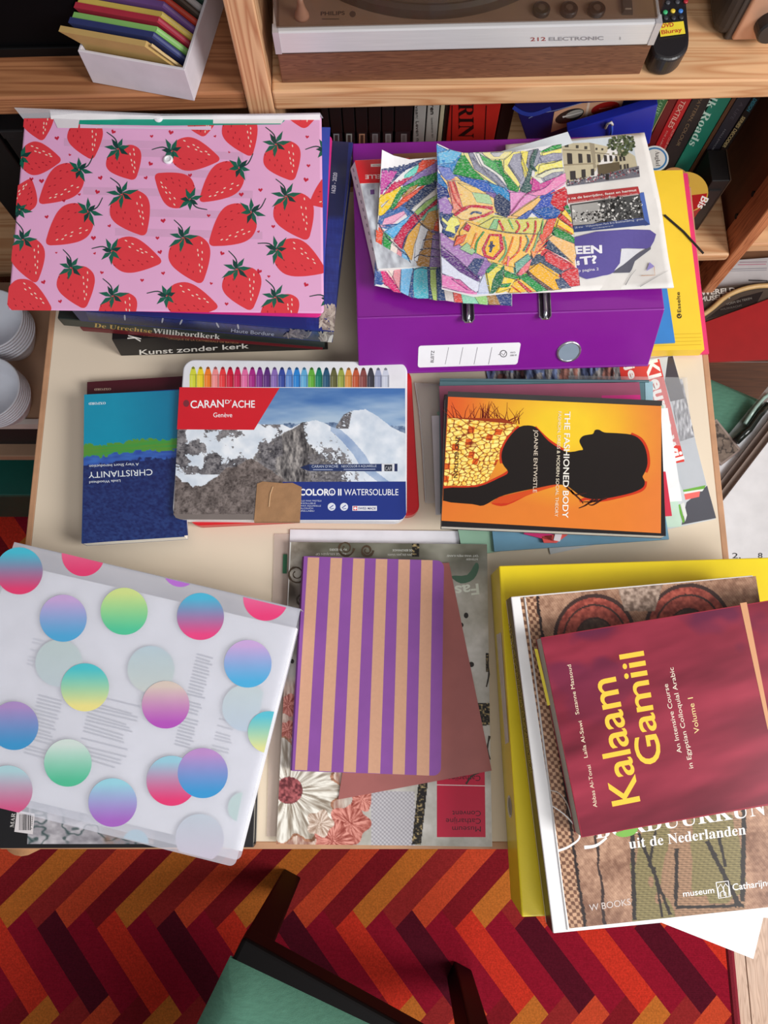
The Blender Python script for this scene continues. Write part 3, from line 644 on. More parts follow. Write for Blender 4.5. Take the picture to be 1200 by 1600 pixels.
# ================================================================== the stack under the strawberry wallet
def spine_map(p0, p1):
    """upright plane through two table-plane points (world xy)"""
    d = (p1 - p0); d.z = 0; n = Vector((d.y, -d.x, 0)).normalized()
    if n.dot(_C - p0) < 0: n = -n
    def f(x, y, l):
        r = ray(x, y); o = p0 + n * l; k = n.dot(o - _C) / n.dot(r); return _C + r * k
    return f
def stack_left():
    px = [(190, 262), (505, 250), (509, 522), (173, 529)]; h0, h1 = .0005, .034; ln = (0, -.005)
    b = book('art_book', 'thick black book with white spine lettering at the bottom of the strawberry stack', px, h0, h1, (22, 20, 22), 'B', gloss=.4, lean=ln)
    qq = quad(px, h1); a = Art(plane_map(qq[3], qq[2], Z(qq[3] + Vector((0, -.005, 0)), h0)), eps=2e-5); a.frame(100, 470, 2.727); a.l = 3
    a.text('Kunst zonder kerk', (322, 230), (788, 202), 22, (226, 222, 214), bold=.012); a.build('spine_lettering', b, 'satin')
    a = Art(HM(h1 + .00003)); a.frame(100, 470, 2.727); a.text('K', (276, 147), (272, 163), 56, (226, 222, 214), bold=.03); a.build('cover_letter', b, 'satin')
    px = [(154, 250), (520, 272), (516, 545), (146, 510)]; h0, h1 = .0342, .044
    b = book('exhibition_catalogue', 'slim dark red book with gold lettering between the two black spines', px, h0, h1, (104, 22, 30), 'B', gloss=.5)
    qq = quad(px, h1); a = Art(spine_map(qq[3], qq[2]), eps=2e-5); a.frame(100, 470, 2.727); a.l = 3
    a.text('LE VESTIAIRE LITURGIQUE DE LA CATHEDRALE DE BAYEUX', (330, 156), (745, 184), 8, (176, 120, 80)); a.build('spine_lettering', b, 'satin')
    px = [(122, 222), (522, 252), (522, 535), (115, 498)]; h0, h1 = .0442, .062
    b = book('church_history', 'dark green book with gold and white serif title on its spine', px, h0, h1, (28, 40, 36), 'B', gloss=.4)
    qq = quad(px, h1); a = Art(spine_map(qq[3], qq[2]), eps=2e-5); a.frame(100, 470, 2.727); a.l = 3
    a.text('De Utrechtse', (128, 112), (374, 138), 18, (196, 160, 84), sf=True); a.build('spine_lettering', b, 'satin')
    a.mb = MB(); a.text('Willibrordkerk', (378, 138), (664, 164), 22, (214, 212, 204), sf=True); a.build('spine_lettering', b, 'satin')
    # blue book with the silver embroidered flowers
    h0, h1 = .0622, .088; px = [(150, 190), (546, 222), (523, 519), (133, 486)]
    b = book('embroidery_catalogue', 'dark blue book with pale embroidered flowers under the pink folder', px, h0, h1, (30, 44, 110), 'B', gloss=.35, spine_col=(24, 34, 84))
    qq = quad(px, h1); sm = spine_map(qq[3], qq[2])
    def blue(u, v, X, Y):
        n = fbm(X * .5, Y * .08, 3, 3); st = fbm(X * .02, Y * .6, 9, 2)
        c = lerp3(C3((28, 40, 104)), C3((44, 66, 150)), np.clip(n * .6 + st * .5 - .2, 0, 1))
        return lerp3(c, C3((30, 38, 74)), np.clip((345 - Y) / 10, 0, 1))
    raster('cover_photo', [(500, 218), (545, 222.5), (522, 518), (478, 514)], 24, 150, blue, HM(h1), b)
    def sp(u, v, X, Y): return lerp3(C3((32, 46, 112)), C3((22, 30, 50)), np.clip(v * 1.3 - .2, 0, 1)) * (.8 + .4 * fbm(X * .3, Y * .3, 2)[..., None])
    raster('spine_photo', [(134, 487), (521, 520), (517, 534), (139, 501)], 130, 12, sp, lambda x, y, l: sm(x, y, l + .0002), b)
    a = Art(HM(h1 + .0001)); a.text('1620 - 2020', (523.5, 302), (527, 270), 6.5, (196, 200, 210), bold=.01); a.build('cover_lettering', b)
    a = Art(lambda x, y, l: sm(x, y, l + .0005)); a.text('Haute Bordure', (361, 519), (428, 525), 6, (170, 178, 200)); a.build('spine_lettering', b)
    R = random.Random(4); a = Art(HM(h1 + .00012), eps=1.5e-6)
    def petals(cx, cy, rx, ry, n, c0, c1):
        for _ in range(n):
            t = R.uniform(0, 6.28); rr = math.sqrt(R.random()); x = cx + rx * rr * math.cos(t); y = cy + ry * rr * math.sin(t); g = R.uniform(-1.2, 1.2) + 1.5
            a.ell(x, y, R.uniform(4, 8), R.uniform(1.3, 2.4), mixc(c0, c1, R.random()), 8, g)
    a.clip = [(505, 219), (545, 222), (522, 517), (133, 485), (133, 470), (500, 440)]
    petals(519, 405, 16, 24, 150, (150, 148, 142), (224, 222, 214)); petals(528, 382, 5, 10, 16, (160, 156, 150), (230, 228, 218))
    petals(514, 498, 14, 20, 110, (110, 96, 92), (196, 186, 172)); petals(466, 502, 20, 12, 60, (84, 74, 78), (140, 128, 124))
    fl = a.build('flower_print', b); fl['kind'] = 'stuff'
    a = Art(lambda x, y, l: sm(x, y, l + .0004)); a.clip = [(134, 487), (522, 519), (518, 535), (138, 501)]
    for x, y in ((195, 496), (283, 503), (340, 508), (372, 510), (254, 500)): a.ell(x, y, 1.4, 5, (172, 176, 188), 8, R.uniform(-.5, .7))
    petals(510, 526, 10, 8, 40, (110, 96, 92), (196, 186, 172)); a.ell(517, 531, 4, 9, (226, 222, 212), 10, .4); petals(465, 522, 18, 6, 25, (84, 74, 78), (140, 128, 124))
    fl = a.build('spine_flower_print', b); fl['kind'] = 'stuff'
    # plain folders
    sheet('pink_folder', 'bright pink plastic folder showing as a thin strip beside the strawberry wallet', 'folder', [(160, 204), (518, 208), (503, 500), (130, 478)], 0.0888, .0906, (226, 50, 140), .4, r=.006)
    sheet('blue_folder', 'royal blue cardboard folder peeping out right of the strawberry wallet', 'folder', [(150, 190), (515, 202), (506, 470), (120, 470)], 0.0910, .0925, (50, 74, 170), .5)
stack_left()

def strawberry_wallet():
    h0, h1 = .0927, .113
    O = [(37, 184), (503, 180), (507, 491), (10, 485)]
    q = [P(x, y, h1) for x, y in O]
    t = thing('document_wallet', 'pink plastic wallet printed with red strawberries on the left book stack', 'document wallet', base_of(q, h0))
    # the filled wallet: slightly puffed pouch
    n = 24; vs = []; fs = []
    def hz(a, c):
        e = min(a, 1 - a, c, 1 - c); return h0 + (h1 - h0) * (.62 + .38 * min(1, e / .05))
    def pt(a, c, l=0):
        x = (O[0][0] * (1 - a) + O[1][0] * a) * (1 - c) + (O[3][0] * (1 - a) + O[2][0] * a) * c
        y = (O[0][1] * (1 - a) + O[1][1] * a) * (1 - c) + (O[3][1] * (1 - a) + O[2][1] * a) * c
        return P(x, y, h1)
    c_ = sum(q, Vector()) / 4
    pink = mat('pink_plastic', (228, 170, 210), .3, spec=.45, noise=.02, nscale=20)
    part('pouch', pink, t, lambda b: b.prism(q, 0, None, [Z(p, h0 + .002) for p in inset(q, (.004, .004, .016, .004))]), bevel=.003, bseg=3)
    part('back_sheet', mat('pink_back', (220, 120, 160), .4), t, lambda b: b.prism([Z(p, h0 + .001) for p in inset(q, (.004, .004, .016, .004))], -.001))
    clip = [(37.5, 185), (502.5, 181), (506.5, 490), (10.5, 484.5)]
    a = Art(HM(h1 + .00003), clip=clip); a.hold = True
    BASE = (228, 170, 210)
    def sh(x, y): return BASE
    # grey bands of the pages inside that show through
    for y, x0, x1 in ((232, 200, 380), (262, 205, 385), (292, 130, 395), (325, 170, 405), (356, 180, 410), (216, 100, 300)):
        a.poly([(x0, y), (x1, y + 6), (x1, y + 18), (x0, y + 12)], (214, 162, 198))
    a.up()
    RED = (222, 60, 70); DR = (160, 28, 44); GR = (26, 96, 78); DG = (18, 62, 58); W = (240, 214, 196); HE = (196, 34, 64)
    prof = [(0, .0), (.02, .38), (.1, .76), (.28, 1.), (.46, .97), (.64, .76), (.8, .5), (.92, .27), (.975, .15), (1., 0)]
    def berry(sx, sy, tx, ty, w, leaf=1, seeds=1):
        """stem end, tip, width"""
        dx, dy = tx - sx, ty - sy; L = math.hypot(dx, dy); ux, uy = dx / L, dy / L; nx, ny = -uy, ux; R = random.Random(int(sx * 7 + sy))
        f = lambda k, s: (sx + ux * L * k + nx * s * w / 2, sy + uy * L * k + ny * s * w / 2)
        a.l = 3; pts = [f(k, s) for k, s in prof] + [f(k, -s) for k, s in reversed(prof[1:-1])]
        a.poly(smooth_line(pts, 3, True), RED)
        a.l = 4
        for i in range(8):
            k = .25 + .6 * i / 8 + R.uniform(-.03, .03); s = -(.78 - .52 * max(0, k - .4)) * (1 - .35 * (i % 2)) * max(.25, 1.15 - k * .9); x, y = f(k, s)
            a.ell(x, y, 2.3, .9, W, 8, math.atan2(uy, ux) + .25)
            k = .12 + .7 * i / 8; s = (.75 - .5 * max(0, k - .4)) * (1 - .5 * (i % 2)) * max(.2, 1.1 - k * .8); x, y = f(k, s)
            a.ell(x, y, 2.0, .8, DR, 8, math.atan2(uy, ux) + .3)
        if leaf:
            a.l = 5
            for g, l, c in ((1.35, 26, GR), (-1.3, 24, GR), (.55, 20, GR), (-.55, 20, DG), (math.pi * .98, 18, DG), (2.2, 22, GR), (-2.2, 22, GR)):
                g0 = math.atan2(uy, ux) + g; l *= R.uniform(.8, 1.1) * w / 58
                e = (sx + math.cos(g0) * l, sy + math.sin(g0) * l); m = (sx + math.cos(g0) * l * .45, sy + math.sin(g0) * l * .45); p = (-math.sin(g0) * 4, math.cos(g0) * 4)
                a.poly([(sx - p[0] * .5, sy - p[1] * .5), (m[0] + p[0], m[1] + p[1]), e, (m[0] - p[0] * .8, m[1] - p[1] * .8)], c)
            a.l = 6; g0 = math.atan2(uy, ux) + math.pi + .25
            a.line(smooth_line([(sx, sy), (sx + math.cos(g0) * 15, sy + math.sin(g0) * 15), (sx + math.cos(g0 - .35) * 31, sy + math.sin(g0 - .35) * 31)], 4), 2.4, DG, 1.4)
    for s in ((55, 170, 66, 219, 50, 0), (33, 246, 95, 250, 52), (127, 190, 144, 248, 56, 0), (184, 232, 210, 280, 58), (124, 265, 62, 317, 54), (268, 236, 343, 249, 52), (297, 312, 243, 273, 56),
              (374, 262, 313, 314, 54), (365, 180, 392, 243, 56, 0), (313, 180, 318, 213, 44, 0), (30, 328, 48, 280, 44), (138, 330, 73, 381, 60), (190, 303, 226, 367, 64), (174, 392, 252, 409, 56),
              (36, 374, 56, 441, 54), (111, 418, 132, 481, 60), (286, 371, 314, 442, 66), (393, 331, 328, 382, 62), (370, 420, 392, 484, 62), (12, 452, 80, 484, 54, 0), (176, 462, 200, 515, 62), (260, 462, 340, 480, 54),
              (431, 225, 458, 281, 60), (447, 306, 480, 374, 64), (432, 390, 508, 424, 58), (540, 290, 485, 318, 52, 0), (470, 150, 476, 200, 62, 0), (430, 464, 452, 515, 62), (508, 234, 560, 240, 50), (514, 468, 560, 480, 50)):
        berry(*s)
    a.l = 3
    for x, y in ((89, 216), (177, 206), (237, 213), (267, 207), (336, 213), (109, 242), (157, 278), (235, 256), (297, 274), (228, 278), (358, 238), (49, 280), (65, 283), (152, 300), (124, 304), (100, 314), (73, 339), (171, 353), (255, 345), (326, 337), (377, 304),
                 (146, 372), (246, 372), (88, 395), (148, 396), (250, 394), (159, 426), (255, 427), (222, 438), (68, 441), (94, 471), (330, 443), (354, 475), (347, 396), (480, 214), (482, 259), (407, 297), (427, 354), (478, 281), (478, 445), (420, 432), (405, 424), (404, 362)):
        k = random.uniform(1.8, 4.2); g = random.uniform(-.5, .5); hp = [(0, .9), (-1, -.1), (-.85, -.7), (-.4, -.8), (0, -.35), (.4, -.8), (.85, -.7), (1, -.1)]
        a.poly([(x + k * (u * math.cos(g) - v * math.sin(g)), y + k * (u * math.sin(g) + v * math.cos(g))) for u, v in hp], HE)
    a.build('strawberry_print', t, 'satin')
    # opening at the back: clear lip, white pages and a green sheet
    part('clear_lip', mat('clear_plastic', (210, 208, 214), .12, spec=.6, noise=.02, alpha=.35), t, lambda b: b.prism([P(x, y, h1 + (.006 if y < 180 else -.002)) for x, y in ((22, 168), (120, 172), (250, 178), (380, 178), (500, 176), (505, 184), (380, 186), (250, 186), (120, 186), (38, 188))], -.0006))
    part('white_page', C((224, 220, 222), .7), t, lambda b: b.prism([P(x, y, h1 + (.004 if y < 183 else -.001)) for x, y in ((78, 172), (250, 181), (420, 179), (500, 177), (500, 190), (80, 190))], -.001))
    part('green_page', C((14, 152, 126), .5), t, lambda b: b.prism([P(x, y, h1 + .0004) for x, y in ((126, 181), (240, 186), (445, 188), (438, 194), (260, 196), (123, 194))], -.0006))
    a = Art(HM(h1 + .0005)); a.poly([(82, 182), (125, 182), (122, 200), (90, 200)], (222, 216, 220)); a.poly([(333, 184), (447, 180), (440, 193), (333, 193)], (228, 224, 224)); a.poly([(125, 194), (235, 199), (330, 197), (330, 203), (125, 200)], (222, 196, 218)); a.build('page_corner', t, 'satin')
    for x, y in ((263, 250), (248, 186)):
        q0 = P(x, y, h1 + .0002)
        part('snap_button', C((232, 230, 234), .3), t, lambda b: b.lathe(q0, [(.0052, 0), (.0052, .0014), (.004, .0022), (.0032, .0022), (.003, .0012)], 24), smooth=False) if y > 200 else part('snap_button', C((232, 230, 234), .3), t, lambda b: b.lathe(q0, [(.0045, 0), (.0045, .001), (.002, .0018)], 20))
strawberry_wallet()

# ================================================================== yellow and pink folders, purple binder and what lies on it
def yellow_folder():
    px = [(800, 275), (1079, 270), (1103, 553), (800, 556)]
    sheet('pink_folder', 'pink card folder under the yellow elastic folder at the table edge', 'folder', px, .0005, .004, (224, 56, 110), .4)
    h1 = .02; px = [(790, 270), (1071, 266), (1096, 546), (790, 552)]; q = quad(px, h1)
    t = thing('elastic_folder', 'yellow card folder with black elastic beside the purple binder', 'folder', base_of(q, .0042))
    yl = C((240, 200, 52), .45, noise=.03)
    part('front_flap', yl, t, lambda b: b.prism(q, -.0012)); part('back_flap', yl, t, lambda b: b.prism([Z(p, .0054) for p in q], -.0012))
    part('contents', C((236, 232, 224), .8), t, lambda b: b.prism([Z(p, h1 - .0012) for p in inset(q, (.004, .006, .006, .004))], -.0134))
    part('bottom_fold', yl, t, lambda b: b.prism([Z(p, h1 - .0012) for p in inset(q, ((q[2] - q[1]).length - .001, 0, 0, 0))], -.0134))
    a = Art(HM(h1 + .0001)); a.frame(800, 400, 3)
    a.text('Esselte', (792, 264), (786, 168), 17, (64, 54, 30), bold=.02); a.ell(784, 281, 12, 12, (64, 54, 30)); a.line([(778, 280), (784, 286), (792, 276)], 3.5, (240, 200, 52))
    for y in (363, 381, 398, 415): a.line([(600, y + 8), (888, y)], 2.2, (206, 166, 36))
    a.build('cover_print', t, 'satin')
    part('elastic', C((30, 24, 22), .8), t, lambda b: b.tube([P(1038, 336, h1 + .001), P(1068, 362, h1 + .0012), P(1099, 396, h1 + .001)], .0013))
    sheet('blue_folder', 'light blue folder edge between the purple binder and the yellow folder', 'folder', [(800, 300), (1026, 290), (1047, 535), (800, 548)], .0202, .0225, (54, 126, 196), .45)
yellow_folder()
BH0, BH1 = .0228, .086
def purple_binder():
    px = [(548, 224), (1012, 210), (1031, 484), (560, 497)]
    q = quad(px, BH1); d = [Z(p, BH0) for p in q]
    t = thing('lever_arch_binder', 'purple lever arch binder with white spine label carrying drawings and newspaper', 'binder', base_of(q, BH0))
    pm = mat('purple_vinyl', (126, 24, 140), .28, spec=.5, noise=.03, nscale=30, bump=.03, bscale=500)
    part('front_cover', pm, t, lambda b: b.prism(q, -.003), bevel=.0015, bseg=3)
    bf = [P(562, 586, BH0), P(1011, 573, BH0)]; dv = ((bf[0] - q[3]) + (bf[1] - q[2])) / 2; dv.z = 0
    d = [Z(p + dv, BH0) for p in q]; u = (q[2] - q[3]).normalized(); v = (q[3] - q[0]).normalized(); L = (q[2] - q[1]).length
    part('back_cover', pm, t, lambda b: b.prism([Z(p, BH0 + .003) for p in inset(d, (.03, 0, 0, 0))], -.003), bevel=.001)
    part('spine', pm, t, lambda b: b.hexa([q[3] - v * .0005, q[2] - v * .0005, Z(q[2], BH1 - .003) - v * .0005, Z(q[3], BH1 - .003) - v * .0005] if False else [q[3] - v * .003, q[2] - v * .003, q[2], q[3]], [d[3] - v * .003, d[2] - v * .003, d[2], d[3]]), bevel=.0012, bseg=3)
    part('papers', C((232, 228, 222), .8), t, lambda b: b.prism([Z(p, BH1 - .02) for p in inset(q, (.03, .008, .012, .012))], -(BH1 - BH0 - .023)))
    sm = plane_map(q[3], q[2], d[3])
    out = lambda x, y, l: sm(x, y, l + .0002)
    a = Art(out, eps=3e-5); a.frame(400, 400, 3)
    # label
    lab = rounded([Vector((762, 421, 0)), Vector((1242, 405, 0)), Vector((1225, 508, 0)), Vector((758, 523, 0))], 12)
    a.poly([(p.x, p.y) for p in lab], (236, 234, 238))
    for x in (895, 962, 1030, 1098): a.line([(x + 8, 428), (x - 8, 508)], 2.2, (120, 116, 124))
    a.text('BLEITZ', (832, 500), (836, 444), 15, (70, 66, 72), bold=.01)
    a.ell(1160, 458, 17, 17, (70, 66, 72), 20); a.ell(1160, 458, 13.5, 13.5, (236, 234, 238), 20); a.line([(1150, 455), (1160, 466), (1172, 448)], 3, (70, 66, 72))
    a.line([(1136, 462), (1142, 462)], 3, (90, 86, 92)); a.text('1080-50', (1192, 470), (1222, 468), 8, (90, 86, 92))
    a.text('ISO', (1194, 456), (1216, 455), 7, (90, 86, 92)); a.build('spine_label', t, 'satin')
    # thumb ring
    c = sm(889, 550, .0008); n = (q[2] - q[3]).cross(d[3] - q[3]).normalized(); n = n if n.dot(_C - c) > 0 else -n; w = (q[2] - q[3]).normalized(); w2 = n.cross(w)
    def ring(r, dn): return [c + n * dn + w * math.cos(g) * r + w2 * math.sin(g) * r for g in [2 * math.pi * i / 32 for i in range(32)]]
    def tor(b, r1, r2):
        A = ring(r1, -.0006) + ring((r1 * 2 + r2) / 3, .0012) + ring(r2, .0004); b.add(A, [(i + k * 32, (i + 1) % 32 + k * 32, (i + 1) % 32 + k * 32 + 32, i + k * 32 + 32) for k in (0, 1) for i in range(32)])
    part('finger_ring', C((210, 210, 214), .2, metal=.9), t, lambda b: tor(b, .0138, .0115), smooth=True)
    part('ring_hole', C((150, 168, 184), .3, metal=.3), t, lambda b: b.add(ring(.0118, .0002), [tuple(range(32))]))
    # chrome slots where the lever rings come through the cover
    ch = C((190, 190, 196), .18, metal=.95)
    for x, y in ((730, 480), (850, 475)):
        c0 = P(x, y - 22, BH1); c1 = P(x + 2, y + 24, BH1)
        part('ring_slot', C((60, 52, 62), .35, metal=.6), t, lambda b: b.prism([c0 + u * .0062 * a_ + v * .0 + (c1 - c0) * k_ + Vector((0, 0, .0006)) for a_, k_ in ((-1, .1), (-.6, 0), (.6, 0), (1, .1), (1, .9), (.6, 1), (-.6, 1), (-1, .9))], -.0006))
        part('ring', ch, t, lambda b: b.tube([c0 + Vector((0, 0, .0004)), c0 + (c1 - c0) * .2 + Vector((0, 0, .003)), c0 + (c1 - c0) * .75 + Vector((0, 0, .003)), c1 + Vector((0, 0, .0002))], .0022, 10), smooth=True)
        part('slot_rim', ch, t, lambda b: b.tube([c0 + (c1 - c0) * k_ + u * .006 * a_ + Vector((0, 0, .0008)) for a_, k_ in ((-1, .1), (-.6, 0), (.6, 0), (1, .1), (1, .9), (.6, 1), (-.6, 1), (-1, .9), (-1, .1))], .0009, 6))
purple_binder()

def on_binder():
    H = BH1
    # brown and white loose card under the drawings
    sheet('postcard', 'brown and orange postcard corner behind the two crayon drawings', 'card', [(612, 240), (690, 238), (700, 300), (620, 304)], H + .0004, H + .0012, (126, 84, 60), .5)
    # pastel box, leaning on its left edge
    T = [P(555, 250, H + .021), P(640, 246, H + .016), None, P(591, 422, H + .021)]; T[2] = T[1] + T[3] - T[0]
    B = [P(547, 264, H + .006), P(636, 262, H + .0014), None, P(585, 432, H + .006)]; B[2] = B[1] + B[3] - B[0]
    t = thing('pastel_box', 'red and white pastel box tilted under the left crayon drawing', 'box', base_of(T, BH1))
    part('carton', C((226, 222, 220), .5), t, lambda b: b.hexa(T, B), bevel=.0008)
    n = (T[1] - T[0]).cross(T[3] - T[0]).normalized(); n = n if n.z > 0 else -n
    def tm(x, y, l): r = ray(x, y); o = T[0] + n * l; k = n.dot(o - _C) / n.dot(r); return _C + r * k
    a = Art(tm, eps=3e-5); a.frame(400, 150, 3); a.l = 3
    def photo(u, v, X, Y): f = fbm(X * .12, Y * .06, 5); return lerp3(C3((120, 120, 132)), C3((216, 222, 230)), np.clip(f * 1.6 - .2 + v * .3, 0, 1))
    raster('lid_photo', [(564, 287), (640, 285), (661, 416), (590, 420)], 40, 60, photo, tm, t, l=3e-5)
    a.poly([(462, 302), (720, 290), (740, 402), (486, 410)], (204, 34, 42)); a.text('AQUARELLE', (582, 367), (430, 371), 20, (236, 226, 224), bold=.01) if False else a.text('ELLE', (584, 368), (512, 370), 20, (236, 226, 224), bold=.01)
    a.poly([(538, 319), (620, 316), (621, 329), (538, 332)], (226, 214, 210)); a.text('NEOPASTEL', (546, 329), (590, 327), 7, (120, 90, 90))
    a.poly([(535, 440), (555, 438), (556, 460), (537, 462)], (96, 66, 120))
    a.build('lid_print', t)
    def sidem(x, y, l):
        nn = (T[3] - T[0]).cross(B[0] - T[0]).normalized(); nn = nn if nn.z > 0 else -nn; r = ray(x, y); o = T[0] + nn * l; k = nn.dot(o - _C) / nn.dot(r); return _C + r * k
    a = Art(sidem, eps=3e-5); a.frame(400, 150, 3); a.l = 2
    for i in range(11): a.line([(455 + i * 9, 340 + i * 37), (459 + i * 9, 356 + i * 37)], 5, (150, 146, 150))
    a.build('side_print', t, 'satin')
    # folded newspaper: a pile of leaves with a curled corner
    hN = H + .0095
    O = [(790, 226), (1007, 208), (1052, 448), (800, 458)]
    t = thing('newspaper', 'folded newspaper with photographs and purple advert lying on the purple binder', 'newspaper', base_of([P(x, y, H) for x, y in O], H + .0013))
    nm = mat('newsprint', (222, 218, 214), .85, spec=.2, noise=.04, nscale=60, bump=.08, bscale=60)
    for i in range(4):
        o = [(x + dx, y + dy) for (x, y), (dx, dy) in zip(O, ((0, 0), (i * -.8, i * 1.2), (-6 + i * 2.2, -3 + i * 1.4), (0, -4 + i * 1.2)))]
        z = H + .0013 + i * .002
        part('leaf', nm, t, lambda b: b.prism([P(x, y, z + .0016) for x, y in o], -.0014))
    def cur(x, y):                     # the lower right corner lifts a little, the sheet ripples
        k = max(0, (x - 980) / 70) * max(0, (y - 380) / 70); return hN + .0055 * min(1.4, k) ** 1.3 + .0009 * math.sin(x * .05 + y * .03)
    m = lambda x, y, l: P(x, y, cur(x, y) + l)
    g = MB(); nx, ny = 26, 26
    edge = [(790, 226), (1007, 207), (1018, 250), (1032, 320), (1044, 400), (1053, 449), (800, 460)]
    def O2(u, v):
        xr = np.interp(v, [0, .18, .45, .8, 1], [1007, 1018, 1032, 1044, 1053]); yr = 207 + v * 242; xl = 790 + 10 * v; yl = 226 + 233 * v
        return xl + (xr - xl) * u, yl + (yr - yl) * u
    vs = [m(*O2(i / nx, j / ny), 0) for j in range(ny + 1) for i in range(nx + 1)]
    fs = [(j * (nx + 1) + i, j * (nx + 1) + i + 1, (j + 1) * (nx + 1) + i + 1, (j + 1) * (nx + 1) + i) for j in range(ny) for i in range(nx)]
    g.add(vs, fs); fp = g.build('front_page', nm, t, smooth=True, fix=False)
    md = fp.modifiers.new('thickness', 'SOLIDIFY'); md.thickness = .0004; md.offset = 1
    a = Art(m, cell=9, eps=2.5e-5); a.frame(880, 200, 6.1538); a.l = 6
    D6 = a
    # street photograph
    sky = [(0, 135), (420, 90), (655, 70), (738, 470), (40, 562), (-20, 300)]
    a.poly(sky, (196, 204, 210))
    a.poly([(-20, 150), (250, 140), (300, 150), (600, 215), (690, 270), (720, 400), (330, 470), (30, 545), (-20, 300)], (188, 178, 150))
    a.poly([(250, 140), (300, 150), (325, 465), (305, 470)], (150, 140, 118)); a.poly([(-20, 350), (300, 335), (302, 348), (-15, 364)], (150, 138, 114)); a.poly([(0, 205), (262, 212), (264, 222), (0, 216)], (142, 132, 110))
    a.poly([(305, 232), (600, 262), (600, 272), (306, 244)], (142, 132, 110))
    for x0, x1, y0, y1 in ((15, 52, 155, 185), (122, 148, 165, 195), (205, 232, 175, 205), (312, 330, 190, 212), (368, 386, 195, 215)): a.rectangle(x0, y0, x1, y1, (70, 66, 60))
    for x0, x1, y0, y1 in ((38, 84, 240, 345), (145, 182, 245, 335), (228, 262, 250, 332), (330, 356, 252, 328), (390, 418, 258, 322), (444, 470, 262, 320), (500, 520, 266, 320), (540, 560, 270, 318), (574, 594, 272, 314)): a.poly([(x0, y0), (x1, y0 + 4), (x1 + 6, y1), (x0 + 6, y1 + 2)], (58, 54, 52))
    for x0, x1, y0, y1 in ((68, 118, 415, 500), (178, 214, 400, 480), (268, 296, 395, 460), (545, 560, 355, 400), (585, 600, 350, 396), (612, 628, 346, 390)): a.poly([(x0, y0), (x1, y0 - 4), (x1 + 4, y1 - 6), (x0 + 4, y1)], (58, 54, 54))
    a.poly([(330, 355), (540, 325), (545, 400), (340, 462)], (96, 84, 64))
    a.poly([(40, 520), (330, 462), (540, 405), (728, 365), (738, 470), (40, 562)], (112, 110, 118))
    R = random.Random(3)
    a.hold = True
    for _ in range(170):
        x = R.uniform(390, 690); y = R.uniform(75, 265); 
        if (x - 560) ** 2 / 130 ** 2 + (y - 155) ** 2 / 110 ** 2 < 1: a.ell(x, y, R.uniform(9, 22), R.uniform(7, 15), R.choice([(58, 70, 44), (82, 94, 60), (44, 54, 36), (104, 112, 84)]), 7, R.uniform(0, 3))
    a.up()
    for _ in range(170):
        x = R.uniform(45, 730); y = np.interp(x, [40, 330, 540, 730], [530, 480, 440, 410]) + R.uniform(-26, 26); a.ell(x, y, R.uniform(4, 11), R.uniform(4, 13), R.choice([(54, 52, 62), (196, 188, 190), (150, 70, 80), (90, 96, 112), (72, 62, 60)]), 6)
    a.hold = False; a.up()
    a.rectangle(408, 440, 440, 500, (44, 40, 42))
    # red banner and black-and-white photograph
    a.poly([(40, 640), (720, 562), (738, 632), (50, 725)], (170, 54, 56)); a.text('t na de bevrijding, feest en hermut', (50, 690), (706, 606), 24, (236, 222, 216), bold=.015)
    a.text('tentoonstelling - Herdenken - Verhalen - Utrecht - Muziek', (60, 718), (720, 632), 11, (226, 190, 186))
    a.poly([(735, 628), (775, 616), (835, 930), (785, 940)], (74, 100, 170)); a.poly([(70, 735), (735, 640), (785, 900), (95, 960)], (70, 70, 70))
    a.poly([(80, 745), (340, 712), (380, 880), (290, 920), (95, 935)], (166, 164, 160))
    a.hold = True
    for _ in range(330):
        x = R.uniform(85, 755); y = R.uniform(660, 900)
        if x < 340 and y < 790: continue
        a.ell(x, y, R.uniform(4, 15), R.uniform(4, 17), R.choice([(24, 24, 24), (40, 40, 40), (200, 198, 194), (120, 118, 116), (226, 224, 220), (30, 30, 30)]), 6, R.uniform(0, 3))
    a.hold = False; a.up()
    a.poly([(95, 945), (760, 862), (835, 930), (105, 1003)], (52, 66, 118)); a.text('28 mei · Wijkpaviljoen Park Eris Boekhandelrug · gratis', (110, 968), (770, 882), 20, (190, 194, 210)); a.text('uitindeopera.nl', (275, 972), (480, 944), 14, (190, 194, 210))
    # purple advert with a turned page
    a.poly(smooth_line([(110, 1050), (835, 980), (843, 1140), (770, 1160), (560, 1160), (565, 1230), (540, 1310), (480, 1390), (380, 1420), (160, 1426)], 3, True), (92, 82, 150))
    a.poly([(560, 1160), (770, 1164), (700, 1215), (600, 1300), (490, 1372), (545, 1300)], (216, 216, 222)); a.poly([(700, 1215), (842, 1140), (842, 1165), (690, 1280), (660, 1360), (640, 1390), (480, 1395)], (92, 92, 106))
    a.text('EEN', (115, 1210), (375, 1200), 76, (232, 230, 236), bold=.04); a.text('T?', (165, 1315), (328, 1296), 76, (232, 230, 236), bold=.04); a.text('s', (130, 1318), (160, 1316), 60, (232, 230, 236), bold=.04); a.text('op pagina 2', (120, 1386), (342, 1366), 26, (220, 216, 232), bold=.012)
    a.poly([(800, 1375), (830, 1290), (878, 1330)], (150, 140, 200)); a.line([(750, 1420), (882, 1415), (874, 1330)], 5, (196, 140, 100))
    a.line([(600, 1510), (650, 1420), (700, 1360)], 7, (120, 120, 124), 2); a.line([(740, 1525), (900, 1430), (1010, 1370)], 6, (150, 150, 152), 2)
    a.build('page_print', t, 'matte')
